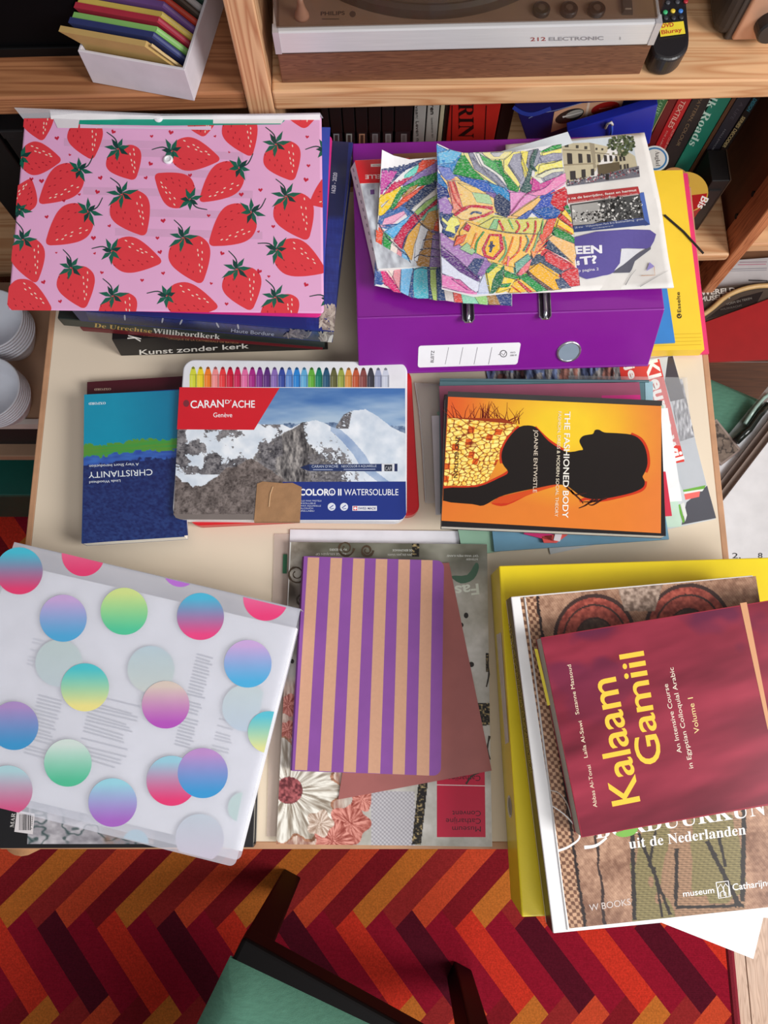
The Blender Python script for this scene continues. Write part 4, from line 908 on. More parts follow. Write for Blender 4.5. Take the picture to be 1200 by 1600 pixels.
    # white and blue postcard beneath the newspaper top
    sheet('leaflet', 'white and pale blue leaflet sticking out behind the right crayon drawing', 'leaflet', [(770, 240), (884, 207), (898, 222), (778, 258)], H + .0112, H + .0118, (212, 220, 226), .5)

    # ---------------- the two crayon drawings on curling paper
    def drawing(nm, label, outline, hfun, back):
        cx = sum(p[0] for p in outline) / len(outline); cy = sum(p[1] for p in outline) / len(outline)
        mp = lambda x, y, l: P(x, y, hfun(x, y) + l)
        o = P(cx, cy, BH1 + .01); t = thing(nm, label, 'drawing', o, 'crayon drawings on the purple binder')
        a = Art(mp, cell=8, eps=8e-6, clip=None); a.raw(outline, back)
        sh = a.mb.build('paper', C((228, 226, 228), .7), t, fix=False)
        bm = bmesh.new(); bm.from_mesh(sh.data); bmesh.ops.remove_doubles(bm, verts=bm.verts, dist=2e-5); bm.to_mesh(sh.data); bm.free()
        md = sh.modifiers.new('thickness', 'SOLIDIFY'); md.thickness = .0003; md.offset = 1
        a = Art(mp, cell=8, eps=6e-6, clip=None); a.l = 14; return t, a
    def fill(a, S):
        pol = [([(p[i], p[i + 1]) for i in range(0, len(p), 2)], c) for p, c in S]
        a.hold = True                                     # strokes that run past each patch and close the gaps
        for k, (p, c) in enumerate(pol):
            cx, cy = sum(x for x, _ in p) / len(p), sum(y for _, y in p) / len(p); a.l = 4 + (k % 40) * .2
            a.poly([(cx + (x - cx) * 1.3, cy + (y - cy) * 1.3) for x, y in p], c)
        a.hold = False; a.l = 16; a.clip = None
        for p, c in pol:
            a.poly(p, c); a.hold = True; a.l += .5
            a.line(p + [p[0]], 5, mixc(c, (36, 44, 80), .55), jit=.5); a.hold = False; a.l += .5
        a.clip = None
    # left one
    def hl(x, y):
        return BH1 + .032 - .000085 * (y - 240) + .010 * max(0, (640 - x) / 50) ** 1.5 * max(0, (300 - y) / 60) + .004 * max(0, (y - 420) / 60)
    OL = [(597, 234), (615, 243), (640, 249), (664, 247), (700, 243), (800, 250), (800, 478), (760, 474), (700, 466), (640, 458), (585, 446), (590, 350)]
    t, a = drawing('crayon_drawing', 'crayon drawing of coloured stripes and petals half under the other drawing', OL, hl, (228, 226, 228))
    a.clip = None; a.frame(580, 220, 5.927)
    NV = (40, 60, 110)
    S = [((100, 270, 240, 280, 230, 330, 150, 420, 90, 500, 85, 400), (186, 62, 150)), ((105, 268, 300, 235, 420, 190, 490, 165, 420, 225, 320, 270, 250, 330, 180, 400, 110, 490, 100, 480, 200, 360, 240, 280, 105, 300), NV),
         ((330, 300, 440, 220, 430, 290, 350, 340, 310, 340), (110, 214, 196)), ((420, 290, 470, 180, 590, 170, 590, 210, 440, 295), (226, 74, 44)), ((300, 400, 440, 300, 600, 200, 600, 290, 450, 350, 300, 420), (140, 116, 182)),
         ((110, 500, 200, 395, 350, 350, 300, 400, 200, 460, 120, 510), (206, 30, 90)), ((65, 690, 75, 530, 150, 480, 270, 445, 230, 500, 180, 610, 100, 700), (246, 208, 40)), ((90, 600, 170, 540, 150, 560, 95, 620), (236, 232, 226)),
         ((185, 640, 200, 580, 300, 430, 480, 330, 600, 320, 600, 350, 560, 400, 430, 420, 300, 480, 230, 600), (24, 142, 62)), ((300, 500, 360, 430, 440, 400, 400, 450, 310, 515), (176, 132, 62)),
         ((200, 640, 300, 530, 470, 425, 430, 480, 330, 560, 230, 630), (234, 84, 50)), ((310, 600, 450, 470, 560, 390, 600, 440, 480, 540, 360, 630), (36, 58, 100)), ((370, 640, 480, 540, 590, 450, 605, 500, 500, 560, 400, 660), (226, 222, 214)),
         ((400, 660, 500, 570, 605, 500, 605, 540, 430, 690), (156, 196, 104)), ((430, 700, 520, 620, 610, 540, 610, 590, 460, 710), (186, 24, 60)), ((460, 730, 530, 640, 610, 590, 610, 640, 490, 740), (110, 190, 150)),
         ((90, 760, 120, 710, 320, 620, 340, 650, 200, 760, 110, 790), (236, 164, 196)), ((80, 700, 300, 600, 380, 680, 340, 700, 300, 650, 120, 720, 100, 780, 240, 770, 180, 800, 60, 770), (58, 104, 170)), ((130, 840, 250, 770, 370, 690, 300, 790, 210, 900), (92, 178, 230)),
         ((210, 930, 290, 790, 390, 700, 460, 720, 340, 850, 290, 1010), (202, 24, 76)), ((300, 1000, 340, 870, 460, 730, 440, 850, 400, 960, 370, 1110), (234, 176, 74)), ((400, 1110, 410, 950, 460, 780, 530, 820, 480, 940, 440, 1120), (226, 226, 230)),
         ((470, 770, 530, 660, 600, 640, 620, 830, 540, 810), (196, 148, 74)), ((580, 830, 590, 760, 620, 730, 620, 840), (230, 84, 40)), ((480, 1010, 520, 840, 590, 860, 560, 1170, 420, 1160, 450, 1030), (172, 122, 56)), ((570, 870, 640, 880, 640, 1170, 540, 1170), (140, 112, 170)),
         ((45, 820, 110, 860, 80, 1090, 40, 1060), (232, 84, 50)), ((120, 880, 190, 940, 150, 1190, 90, 1100), (34, 152, 66)), ((185, 950, 250, 1000, 210, 1270, 150, 1190), (240, 224, 214)), ((245, 1000, 290, 1040, 260, 1380, 200, 1260), (232, 150, 160)),
         ((285, 1040, 330, 1060, 390, 1190, 350, 1440, 270, 1400), (120, 190, 236)), ((40, 1090, 280, 1410, 210, 1400, 100, 1300), (222, 40, 120)), ((40, 1060, 110, 1290, 30, 1340, 35, 1120), (54, 92, 160)),
         ((390, 1200, 460, 1175, 540, 1190, 530, 1460, 430, 1460, 360, 1440), (86, 194, 214)), ((545, 1185, 600, 1180, 610, 1480, 540, 1465), (186, 212, 116)), ((600, 1190, 640, 1180, 690, 1480, 620, 1478), (48, 76, 128)), ((350, 1440, 380, 1240, 395, 1200, 385, 1340, 400, 1460), (46, 84, 150)), ((520, 1200, 545, 1190, 545, 1330, 570, 1470, 535, 1460), (40, 70, 126)),
         ((640, 1190, 660, 1350, 760, 1390, 780, 1495, 690, 1480), (232, 222, 218)), ((755, 1390, 830, 1390, 850, 1500, 770, 1495), (232, 90, 80)), ((830, 1400, 940, 1410, 1010, 1510, 850, 1505), (150, 222, 190)), ((930, 1400, 1080, 1420, 1080, 1520, 1000, 1512), (160, 216, 130)), ((1060, 1400, 1210, 1430, 1220, 1520, 1090, 1518), (176, 130, 70)), ((1150, 1420, 1300, 1430, 1300, 1528, 1200, 1520), (48, 72, 130))]
    a.clip = [(596, 264), (664, 250), (799, 252), (799, 476), (700, 464), (587, 444)]; fill(a, S)
    for ln in ([(310, 600), (400, 680), (465, 770), (560, 840), (620, 850)], [(190, 930), (270, 1010), (330, 1060), (390, 1190)], [(390, 1195), (460, 1175), (540, 1190), (640, 1180)], [(480, 920), (560, 910), (630, 925)], [(450, 1010), (540, 995), (635, 1010)], [(400, 1085), (450, 1055), (520, 1070), (630, 1075)], [(70, 760), (120, 850), (190, 935)]): a.line(smooth_line(ln, 4), 8, (44, 54, 84))
    for ln in ([(350, 1440), (380, 1240), (395, 1200)], [(290, 1000), (330, 880), (460, 730)]): a.line(smooth_line(ln, 4), 10, (50, 70, 120))
    a.build('crayon_marks', t, 'wax')
    # right one
    def hr(x, y): return BH1 + .041 + .004 * max(0, (740 - x) / 60) ** 2 * max(0, (270 - y) / 60) + .002 * math.sin((x - 680) * .014)
    OR_ = [(683, 224), (704, 234), (725, 239), (760, 240), (800, 237), (877, 224), (884, 290), (905, 447), (870, 452), (800, 458), (740, 464), (690, 452), (686, 340)]
    t, a = drawing('crayon_drawing', 'crayon drawing of a face in yellow and red lines on top of the binder', OR_, hr, (228, 226, 230))
    a.frame(680, 220, 5.217)
    S = [((10, 30, 100, 75, 215, 100, 180, 170, 140, 260, 70, 210, 20, 200), (64, 142, 204)), ((20, 100, 120, 70, 215, 100, 150, 180, 40, 190), (110, 186, 226)), ((15, 210, 120, 220, 160, 300, 100, 330, 60, 290), (116, 130, 204)), ((18, 250, 100, 370, 100, 400, 20, 350), (40, 120, 190)), ((15, 340, 100, 400, 120, 460, 60, 480, 22, 560), (44, 62, 130)),
         ((150, 270, 220, 130, 240, 110, 300, 220, 400, 320, 330, 310), (30, 150, 60)), ((230, 100, 280, 100, 340, 200, 470, 290, 570, 380, 540, 390, 420, 320, 320, 240), (238, 230, 150)), ((270, 100, 310, 100, 360, 200, 480, 270, 570, 370, 550, 390, 430, 300, 320, 230), (146, 148, 168)), ((330, 100, 380, 100, 520, 240, 580, 320, 590, 380, 500, 280, 380, 200), (232, 230, 224)),
         ((360, 105, 400, 130, 500, 180, 560, 260, 680, 380, 680, 420, 600, 400, 560, 300, 480, 240, 400, 190), (86, 176, 100)), ((500, 200, 540, 160, 560, 260, 690, 370, 670, 420, 600, 390), (22, 138, 54)), ((380, 95, 620, 90, 560, 150, 450, 150, 400, 120), (238, 228, 160)), ((450, 98, 560, 95, 520, 130, 480, 130), (196, 196, 200)),
         ((560, 160, 640, 90, 700, 90, 590, 200, 690, 340, 680, 380, 560, 240), (242, 230, 130)), ((600, 190, 640, 110, 700, 100, 700, 180, 720, 280, 690, 350), (158, 158, 176)), ((700, 180, 710, 100, 760, 85, 740, 200, 790, 300, 760, 350, 730, 270), (240, 224, 100)), ((760, 85, 840, 65, 860, 120, 830, 200, 780, 230, 750, 180), (150, 152, 166)),
         ((690, 410, 740, 310, 800, 100, 840, 70, 800, 200, 770, 340, 800, 380, 770, 430), (62, 96, 92)), ((880, 80, 960, 40, 1030, 28, 1030, 55, 900, 95), (24, 150, 52)), ((870, 100, 1030, 60, 1030, 110, 880, 130), (242, 230, 120)), ((850, 130, 960, 100, 1035, 100, 1035, 160, 870, 170), (150, 150, 170)), ((850, 200, 1035, 160, 1040, 220, 840, 270), (240, 230, 120)), ((820, 290, 900, 240, 1045, 220, 1048, 260, 900, 310), (226, 224, 190)), ((880, 300, 960, 260, 1048, 250, 1000, 290, 900, 325), (150, 150, 166)),
         ((180, 290, 260, 300, 420, 340, 600, 410, 610, 500, 500, 440, 380, 410, 240, 350), (52, 100, 190)), ((430, 340, 560, 380, 605, 430, 605, 490, 500, 440), (40, 140, 200)), ((470, 470, 520, 430, 610, 500, 605, 610, 500, 580), (38, 54, 92)), ((400, 410, 500, 430, 480, 470, 430, 440), (120, 96, 160)),
         ((610, 420, 700, 420, 840, 450, 700, 540, 615, 600), (226, 148, 200)), ((740, 430, 800, 400, 1060, 260, 1070, 330, 900, 440, 820, 450), (232, 140, 186)), ((800, 300, 860, 350, 1000, 290, 900, 380, 780, 430), (204, 70, 150)),
         ((620, 610, 720, 540, 840, 460, 870, 480, 790, 560, 720, 620), (238, 190, 110)), ((800, 560, 870, 470, 960, 430, 960, 530, 1000, 600, 880, 630), (58, 84, 180)), ((940, 510, 960, 440, 1070, 390, 1080, 450, 1050, 580, 1000, 560), (202, 36, 50)), ((800, 570, 900, 540, 1010, 560, 1000, 620, 880, 620), (34, 90, 168)), ((660, 640, 760, 570, 800, 560, 740, 640), (60, 90, 170)),
         ((100, 320, 220, 330, 330, 380, 480, 470, 480, 560, 280, 530, 160, 560), (244, 206, 130)), ((105, 330, 160, 330, 230, 560, 150, 560), (238, 150, 130)), ((300, 420, 440, 440, 470, 520, 340, 500), (176, 214, 160)), ((180, 340, 330, 380, 420, 430, 300, 420), (246, 210, 120)),
         ((160, 600, 260, 560, 280, 530, 470, 550, 480, 580, 300, 650, 210, 640), (242, 208, 140)), ((25, 480, 90, 450, 140, 540, 130, 600, 40, 590), (170, 132, 196)), ((35, 590, 60, 580, 60, 620, 140, 590, 140, 640, 200, 690, 150, 790, 110, 780, 60, 740, 70, 700, 40, 640), (50, 76, 130)), ((55, 620, 100, 660, 130, 620, 180, 630, 205, 680, 160, 700, 165, 760, 120, 740, 80, 730, 100, 690, 55, 650), (240, 236, 130)),
         ((480, 620, 700, 640, 880, 630, 840, 760, 640, 750, 440, 720, 340, 700), (214, 208, 110)), ((260, 660, 420, 720, 640, 750, 860, 760, 800, 900, 700, 1040, 540, 1010, 400, 970, 200, 860, 200, 740), (244, 196, 96)), ((880, 640, 990, 640, 940, 760, 830, 900, 780, 930, 850, 760), (226, 190, 120)), ((480, 640, 520, 640, 500, 720, 440, 715), (140, 196, 140)),
         ((380, 880, 440, 760, 540, 760, 560, 880, 480, 970, 400, 950), (200, 30, 70)), ((405, 880, 450, 775, 520, 780, 530, 880, 470, 950, 420, 930), (246, 190, 50)), ((450, 820, 470, 820, 468, 845, 490, 855, 468, 870, 455, 910, 440, 905, 448, 870, 430, 860, 450, 845), (48, 52, 90)),
         ((40, 750, 150, 830, 260, 880, 420, 960, 440, 1000, 300, 1060, 150, 980, 50, 880), (176, 130, 190)), ((45, 880, 160, 960, 360, 1130, 340, 1150, 180, 1060, 50, 930), (96, 54, 128)), ((50, 940, 200, 1070, 350, 1150, 440, 1180, 330, 1235, 180, 1130, 55, 1080), (222, 226, 244)), ((250, 1050, 320, 960, 400, 960, 350, 1100), (54, 72, 120)), ((340, 1090, 400, 970, 460, 1000, 400, 1090), (150, 110, 176)),
         ((55, 1090, 140, 1110, 330, 1235, 200, 1230, 55, 1190), (232, 130, 190)), ((130, 1125, 200, 1130, 300, 1220, 260, 1215), (214, 90, 160)), ((360, 1170, 400, 1090, 440, 1240, 350, 1240), (204, 212, 236)),
         ((420, 1080, 450, 1010, 540, 1040, 500, 1160, 450, 1240), (232, 218, 90)), ((410, 1060, 470, 1000, 500, 1020, 430, 1080), (40, 140, 80)), ((500, 1080, 550, 1040, 560, 1160, 450, 1240, 470, 1140), (34, 110, 74)), ((550, 1050, 690, 1110, 660, 1130, 570, 1110), (30, 140, 60)), ((560, 1110, 650, 1130, 620, 1200, 500, 1240, 540, 1170), (244, 214, 70)), ((540, 1170, 620, 1160, 600, 1190, 530, 1195), (40, 150, 70)),
         ((640, 1150, 720, 1120, 840, 1230, 600, 1240), (240, 190, 60)), ((680, 1140, 800, 1235, 760, 1237, 670, 1150), (210, 50, 50)), ((690, 1120, 760, 1100, 920, 1220, 830, 1230), (30, 146, 70)), ((760, 1060, 840, 1000, 1020, 1120, 1030, 1210, 940, 1220), (236, 176, 40)), ((760, 1060, 800, 1100, 960, 1215, 920, 1220, 760, 1090), (110, 70, 60)),
         ((780, 960, 880, 940, 1060, 1070, 1040, 1100, 860, 990, 780, 1020), (60, 76, 100)), ((890, 930, 920, 900, 1110, 1010, 1100, 1040, 1040, 1060, 900, 980), (212, 62, 70)), ((1030, 1080, 1100, 1040, 1165, 1040, 1180, 1180, 1100, 1190, 1030, 1130), (206, 56, 64)), ((980, 1130, 1040, 1120, 1110, 1200, 1010, 1205), (70, 84, 116)),
         ((900, 870, 920, 810, 1130, 940, 1120, 980, 1000, 920), (54, 72, 98)), ((920, 800, 960, 770, 1135, 840, 1150, 940, 1130, 1000), (238, 188, 120)), ((960, 740, 990, 710, 1135, 790, 1135, 835, 980, 780), (34, 136, 62)), ((990, 700, 1010, 640, 1125, 720, 1135, 770), (244, 206, 60)), ((1010, 630, 1040, 600, 1120, 680, 1120, 710), (216, 60, 50)), ((1030, 590, 1060, 560, 1110, 630, 1115, 670), (244, 206, 60)), ((1050, 540, 1080, 520, 1105, 580, 1100, 600), (30, 130, 60)),
         ((670, 1090, 710, 1020, 790, 960, 760, 1050, 700, 1100), (232, 120, 130)), ((780, 900, 830, 830, 860, 800, 910, 780, 900, 830, 800, 960), (238, 150, 90)), ((850, 780, 920, 640, 990, 630, 950, 750, 870, 830), (222, 90, 70)), ((650, 1000, 760, 920, 780, 960, 700, 1040, 660, 1080), (110, 170, 150)),
         ((150, 860, 180, 780, 260, 760, 230, 830), (230, 100, 60)), ((230, 720, 260, 670, 290, 700, 270, 740), (204, 40, 80)), ((200, 880, 260, 830, 330, 900, 300, 930), (160, 200, 150))]
    a.clip = [(685, 240), (876, 234), (903, 446), (800, 456), (740, 461), (691, 450)]; fill(a, S); a.clip = None
    RD = (196, 36, 70)
    for ln, w, c in (([(160, 610), (280, 535), (470, 550)], 24, RD), ([(280, 640), (400, 610), (475, 575)], 18, RD), ([(290, 600), (320, 580), (380, 592)], 16, (70, 92, 130)), ([(520, 650), (560, 730)], 18, (204, 50, 60)), ([(660, 650), (690, 700), (660, 750)], 14, (206, 50, 60)), ([(750, 660), (760, 700), (720, 740)], 12, (206, 50, 60)), ([(820, 650), (810, 760), (740, 910)], 14, (200, 60, 60)), ([(700, 780), (680, 900), (560, 1010)], 12, (220, 90, 50)), ([(640, 780), (600, 900), (550, 1000)], 12, (230, 130, 60)),
                     ([(600, 640), (640, 720)], 12, (120, 180, 110)), ([(560, 780), (580, 900), (520, 990)], 14, (110, 170, 120)), ([(400, 740), (340, 830), (330, 920)], 14, (60, 150, 80)), ([(340, 750), (290, 880)], 12, (236, 140, 60)), ([(740, 770), (760, 820), (720, 900)], 12, (60, 130, 120)), ([(850, 740), (800, 900)], 12, (120, 170, 120)), ([(880, 650), (870, 760)], 12, (120, 180, 90)), ([(600, 940), (590, 1020)], 14, (236, 120, 140)),
                     ([(340, 690), (450, 725), (640, 755), (860, 760)], 6, (90, 100, 90)), ([(120, 330), (160, 470), (230, 560)], 8, (210, 60, 70)), ([(150, 330), (200, 470)], 8, (210, 60, 70)), ([(110, 420), (220, 440)], 6, (226, 120, 110)), ([(130, 500), (210, 510)], 6, (226, 120, 110)), ([(860, 400), (740, 440), (615, 595)], 8, (150, 60, 120)), ([(300, 130), (440, 280), (560, 385)], 5, (90, 90, 100)), ([(610, 200), (700, 330)], 5, (100, 100, 100)), ([(700, 110), (760, 290)], 5, (100, 100, 90)), ([(860, 180), (960, 180), (1035, 150)], 6, (80, 80, 70)), ([(840, 280), (950, 230), (1048, 220)], 6, (90, 90, 90)), ([(820, 70), (780, 180), (830, 250)], 16, (50, 90, 80)),
                     ([(45, 850), (180, 960), (360, 1130)], 8, (90, 50, 120)), ([(840, 860), (920, 810)], 8, (212, 60, 60)), ([(850, 890), (910, 850)], 8, (212, 60, 60)), ([(820, 910), (890, 890)], 8, (212, 60, 60)), ([(620, 1180), (700, 1240)], 8, (204, 60, 50)), ([(1000, 690), (1120, 760)], 8, (206, 90, 50)), ([(1020, 620), (1115, 690)], 8, (206, 60, 50))):
        a.line(smooth_line(ln, 4), w, c, jit=.2)
    a.build('crayon_marks', t, 'wax')
on_binder()

# ================================================================== small books and the pastel tin
def oxford():
    px = [(139, 594), (290, 590), (284, 822), (128, 838)]
    b = book('paperback', 'dark maroon paperback lying under the blue paperback', px, .0005, .012, (72, 20, 30), 'L', gloss=.4, ct=.0005, over=.0002)
    a = Art(HM(.0122)); a.frame(0, 560, 3); a.text('OXFORD', (520, 139), (442, 141), 11, (196, 170, 150), sf=True); a.build('cover_lettering', b)
    h1 = .028; px = [(131, 616), (281, 609), (294, 837), (129, 850)]
    b = book('paperback', 'blue and green paperback about Christianity left of the pastel tin', px, .0122, h1, (18, 50, 110), 'L', gloss=.35, ct=.0005, over=.0002)
    def cov(u, v, X, Y):
        w = fbm(u * 5, v * 3, 4) * .05 + (fbm(u * 30, v * 60, 8, 2) - .5) * .03; y = v + w - .03
        t = C3((0, 132, 168)) * (1 - .1 * u[..., None]) + 0 * w[..., None]
        c = lerp3(C3((6, 140, 172)), C3((6, 110, 146)), np.clip(u * 1.5 - .5, 0, 1))
        gr = lerp3(C3((52, 150, 70)), C3((96, 140, 44)), fbm(u * 4, v * 90, 6, 2))
        c = np.where(((y > .335) & (y < .41))[..., None], gr, c)
        c = np.where(((y >= .41) & (y < .46))[..., None], lerp3(C3((40, 66, 150)), C3((60, 110, 190)), fbm(u * 9, v * 60, 7, 2)), c)
        dk = lerp3(C3((22, 30, 84)), C3((40, 62, 120)), np.clip(fbm(X * .25 + Y * .18, Y * .35 - X * .12, 2, 3) * 1.5 - .3 + (v - .7) * .5, 0, 1))
        return np.where((y >= .46)[..., None], dk, c)
    raster('cover_painting', [(131.5, 616.5), (280.5, 609.5), (293.5, 836.5), (129.5, 849.5)], 110, 170, cov, HM(h1), b)
    a = Art(HM(h1 + .00003)); a.frame(0, 560, 3); a.hold = True
    W = (226, 232, 236)
    for st, p0, p1, sz, k in (('OXFORD', (495, 204), (416, 207), 12, True), ('A Very Short Introduction', (650, 490), (418, 500), 13, False), ('CHRISTIANITY', (714, 519), (414, 533), 30, False), ('Linda Woodhead', (564, 568), (418, 576), 12, False)):
        a.mb = MB(); a.text(st, p0, p1, sz, W, sf=k); a.build('cover_lettering', b)
oxford()

def tin():
    q = rounded(quad([(292, 588), (648, 580), (650, 800), (300, 826)], .016), .012, 6)
    t = thing('pastel_tin', 'closed red tin lying under the mountain printed pastel tin', 'tin', base_of(q, .0005))
    rm = C((206, 30, 38), .3)
    part('lid', rm, t, lambda b: b.prism(q, -.010), bevel=.002, bseg=3); c0 = sum(q, Vector()) / len(q)
    part('tray', C((190, 26, 34), .35), t, lambda b: b.prism([Z(c0 + (p - c0) * .994, .006) for p in q], -.0055))
    h1 = .034; px = [(285, 560), (637, 566), (635, 813), (270, 812)]
    q = rounded(quad(px, h1), .013, 7); c0 = sum(q, Vector()) / len(q)
    t = thing('pastel_tin', 'white pastel tin printed with snowy mountains and a row of crayons', 'tin', base_of(q, .0162))
    wm = C((226, 226, 230), .3)
    part('lid', wm, t, lambda b: b.prism(q, -.010), bevel=.0018, bseg=3); part('tray', wm, t, lambda b: b.prism([Z(c0 + (p - c0) * .994, h1 - .010) for p in q], -.0078))
    m = HM(h1 + .00004); K = 2.927; F = lambda x, y: (250 + x / K, 550 + y / K)
    # mountain photograph
    def mtn(u, v, X, Y):
        x = (X - 250) * K; y = (Y - 550) * K; n = fbm(x * .02, y * .02, 3, 5); n2 = .55 * fbm(x * .05 + 9, y * .04, 5, 4) + .45 * (1 - np.abs(2 * fbm(x * .09 + y * .03, y * .11, 55, 4) - 1)) * 1.0 - .09
        cl = fbm(x * .004, y * .018, 11, 4)
        c = lerp3(C3((64, 110, 172)), C3((168, 190, 212)), np.clip((y - 165) / 170 + (cl - .5) * 1.3, 0, 1))
        snow = lerp3(C3((196, 208, 222)), C3((236, 240, 246)), np.clip(n * 1.6 - .3, 0, 1))
        rock = lerp3(C3((44, 42, 48)), C3((150, 146, 148)), np.clip(n2 * 2.2 - .65, 0, 1)); brn = lerp3(C3((58, 50, 48)), C3((142, 130, 126)), np.clip(n2 * 2.0 - .5, 0, 1))
        r1 = np.interp(x, [60, 330, 440, 560, 600, 660, 720, 800, 840, 880, 940, 1000, 1060, 1130], [345, 345, 330, 330, 345, 318, 312, 345, 290, 268, 262, 300, 345, 375]) + (n - .5) * 14
        far = np.interp(x, [430, 560, 700, 800, 860, 1130], [345, 328, 325, 322, 330, 340]) + (n2 - .5) * 14
        c = np.where(((y > far) & (y < far + 40))[..., None], lerp3(C3((60, 84, 120)), C3((150, 170, 196)), np.clip(n2 * 2 - .5, 0, 1)), c)
        inside = y > r1; c = np.where(inside[..., None], snow, c)
        # ridge shadow across the right snowfield
        rs = np.interp(y, [340, 400, 470, 540, 600], [800, 870, 930, 970, 1050]); d = x - rs
        c = np.where((inside & (d > -45) & (d < 8) & (x > 780))[..., None], lerp3(C3((120, 146, 188)), C3((170, 188, 214)), np.clip(n * 1.5, 0, 1)), c)
        # grey cliff of the middle peak
        cl0 = np.interp(y, [330, 360, 420, 480, 540, 600], [640, 570, 480, 420, 390, 330]); cl1 = np.interp(y, [330, 360, 420, 480, 540, 600], [660, 665, 680, 760, 830, 850])
        w = .6 * fbm(x * .07, y * .018, 21, 4) + .4 * fbm(x * .15, y * .07, 23, 3); cliff = lerp3(C3((36, 34, 38)), C3((172, 166, 162)), np.clip(w * 2.3 - .6, 0, 1))
        mk = inside & (x > cl0 + (n - .5) * 60) & (x < cl1 + (n2 - .5) * 90); c = np.where(mk[..., None], cliff, c)
        mk = inside & (x > 600) & (x < 940) & (n2 > .44 + np.maximum(0, np.abs(x - 755 - (y - 430) * .25) - 50) * .0035 + np.maximum(0, 480 - y) * .003); c = np.where(mk[..., None], rock, c)
        mk = inside & (x > 805) & (x < 880) & (y > 262) & (y < 350) & (n2 > .42) & (x < 880 - (y - 262) * .2); c = np.where(mk[..., None], rock, c)
        # dark rocks on the left glacier
        lm = inside & (x < 560) & (y < 560) & ((fbm(x * .012 + 3, y * .016, 31, 4) * .75 + n2 * .25 > .52)); c = np.where(lm[..., None], rock, c)
        # brown scree in the foreground
        sc = np.interp(x, [60, 150, 210, 300, 420, 520, 600], [560, 620, 600, 540, 480, 560, 600]) + (n - .5) * 50
        c = np.where(((y > sc) & (x < 640))[..., None], brn, c)
        return c
    raster('lid_photo', [F(90, 162), F(1121, 166), F(1124, 742), F(62, 742)], 380, 220, mtn, m, t)
    part('lid_photo_foot', C((120, 110, 106), .35), t, lambda b: b.add([P(*F(*p), h1 + .00004) for p in ((62, 742), (72, 758), (95, 766), (440, 768), (440, 742))], [(0, 1, 2, 3, 4)]))
    a = Art(HM(h1 + .00006)); a.frame(250, 550, K)
    a.poly([(89, 161), (547, 164), (430, 356), (78, 354)], (206, 22, 40)); a.build('red_panel', t); a.mb = MB()
    a.poly([(560, 594), (1124, 592), (1126, 742), (1112, 762), (1096, 768), (640, 768)], (32, 50, 128)); a.build('blue_panel', t); a.mb = MB()
    W = (240, 240, 244)
    a.text('CARAN', (140, 257), (292, 252), 36, W, bold=.012); a.text('D’', (298, 236), (326, 236), 18, W, bold=.012); a.text('ACHE', (328, 254), (434, 254), 34, W, bold=.012); a.build('brand_lettering', t); a.mb = MB()
    a.text('Genève', (244, 298), (330, 298), 22, W); a.build('place_lettering', t); a.mb = MB()
    a.ell(120, 235, 14, 16, (120, 40, 52)); a.build('scuff', t); a.mb = MB()
    a.text('NEOCOLOR® II', (556, 655), (830, 655), 30, W, bold=.03); a.build('title_lettering', t); a.mb = MB(); a.text('WATERSOLUBLE', (842, 655), (1090, 655), 30, W); a.build('title_lettering', t); a.mb = MB()
    for i, s in enumerate(('AQUARELLE WAX PASTELS', 'WATERSOLUBLE', 'CRAIES WAX AQUARELLE', 'WASSERLOSLICH', 'ACQUERELLABILI')): a.text(s, (600, 684 + i * 11.5), (600 + (138, 112, 136, 100, 105)[i], 684 + i * 11.5), 7.5, (200, 206, 226))
    sm = a.build('small_print', t); sm['kind'] = 'stuff'; a.mb = MB()
    for x in (785, 842):
        a.ell(x, 708, 18, 18, (222, 226, 236)); a.line([(x - 10, 714), (x + 8, 700)], 4, (60, 76, 150)); a.line([(x - 6, 718), (x + 10, 716)], 3, (60, 76, 150)); a.build('round_symbol', t); a.mb = MB()
    a.rectangle(880, 704, 992, 726, (230, 230, 236)); a.rectangle(884, 706, 902, 724, (206, 30, 44)); a.rectangle(890, 709, 896, 721, W); a.rectangle(886, 712, 900, 718, W); a.text('SWISS MADE', (906, 721), (988, 721), 12, (40, 52, 110), bold=.02); a.build('origin_mark', t); a.mb = MB()
    # printed crayon over the snow
    a.poly([(640, 528), (680, 514), (1014, 512), (1014, 546), (680, 544)], (38, 54, 100)); a.poly([(640, 528), (682, 516), (684, 542)], (28, 40, 80)); a.rectangle(1014, 511, 1072, 547, (214, 216, 222)); a.rectangle(1026, 515, 1062, 545, (44, 48, 60)); a.text('CAP', (1030, 541), (1058, 541), 18, (180, 180, 186)); a.rectangle(1072, 511, 1086, 546, (34, 44, 84))
    a.text('CARAN D’ACHE', (694, 529), (815, 528), 12, (196, 204, 222)); a.text('NEOCOLOR II AQUARELLE', (830, 528), (990, 526), 11, (196, 204, 222)); a.line([(700, 538), (790, 538)], 4, (150, 160, 190)); a.line([(840, 537), (985, 536)], 4, (150, 160, 190)); a.build('crayon_picture', t); a.mb = MB()
    # the row of crayons above the photograph
    cols = [(212, 214, 60), (236, 208, 40), (240, 126, 40), (240, 142, 140), (232, 60, 64), (206, 26, 56), (204, 34, 84), (226, 108, 160), (168, 40, 130), (126, 52, 140), (90, 44, 120), (136, 106, 180), (54, 74, 156), (92, 136, 204), (40, 130, 208), (98, 170, 214), (100, 172, 62), (20, 124, 100), (36, 84, 116), (96, 96, 56), (150, 160, 70), (212, 142, 68), (184, 82, 50), (130, 66, 64), (52, 52, 66), (150, 158, 186), (196, 202, 216)]
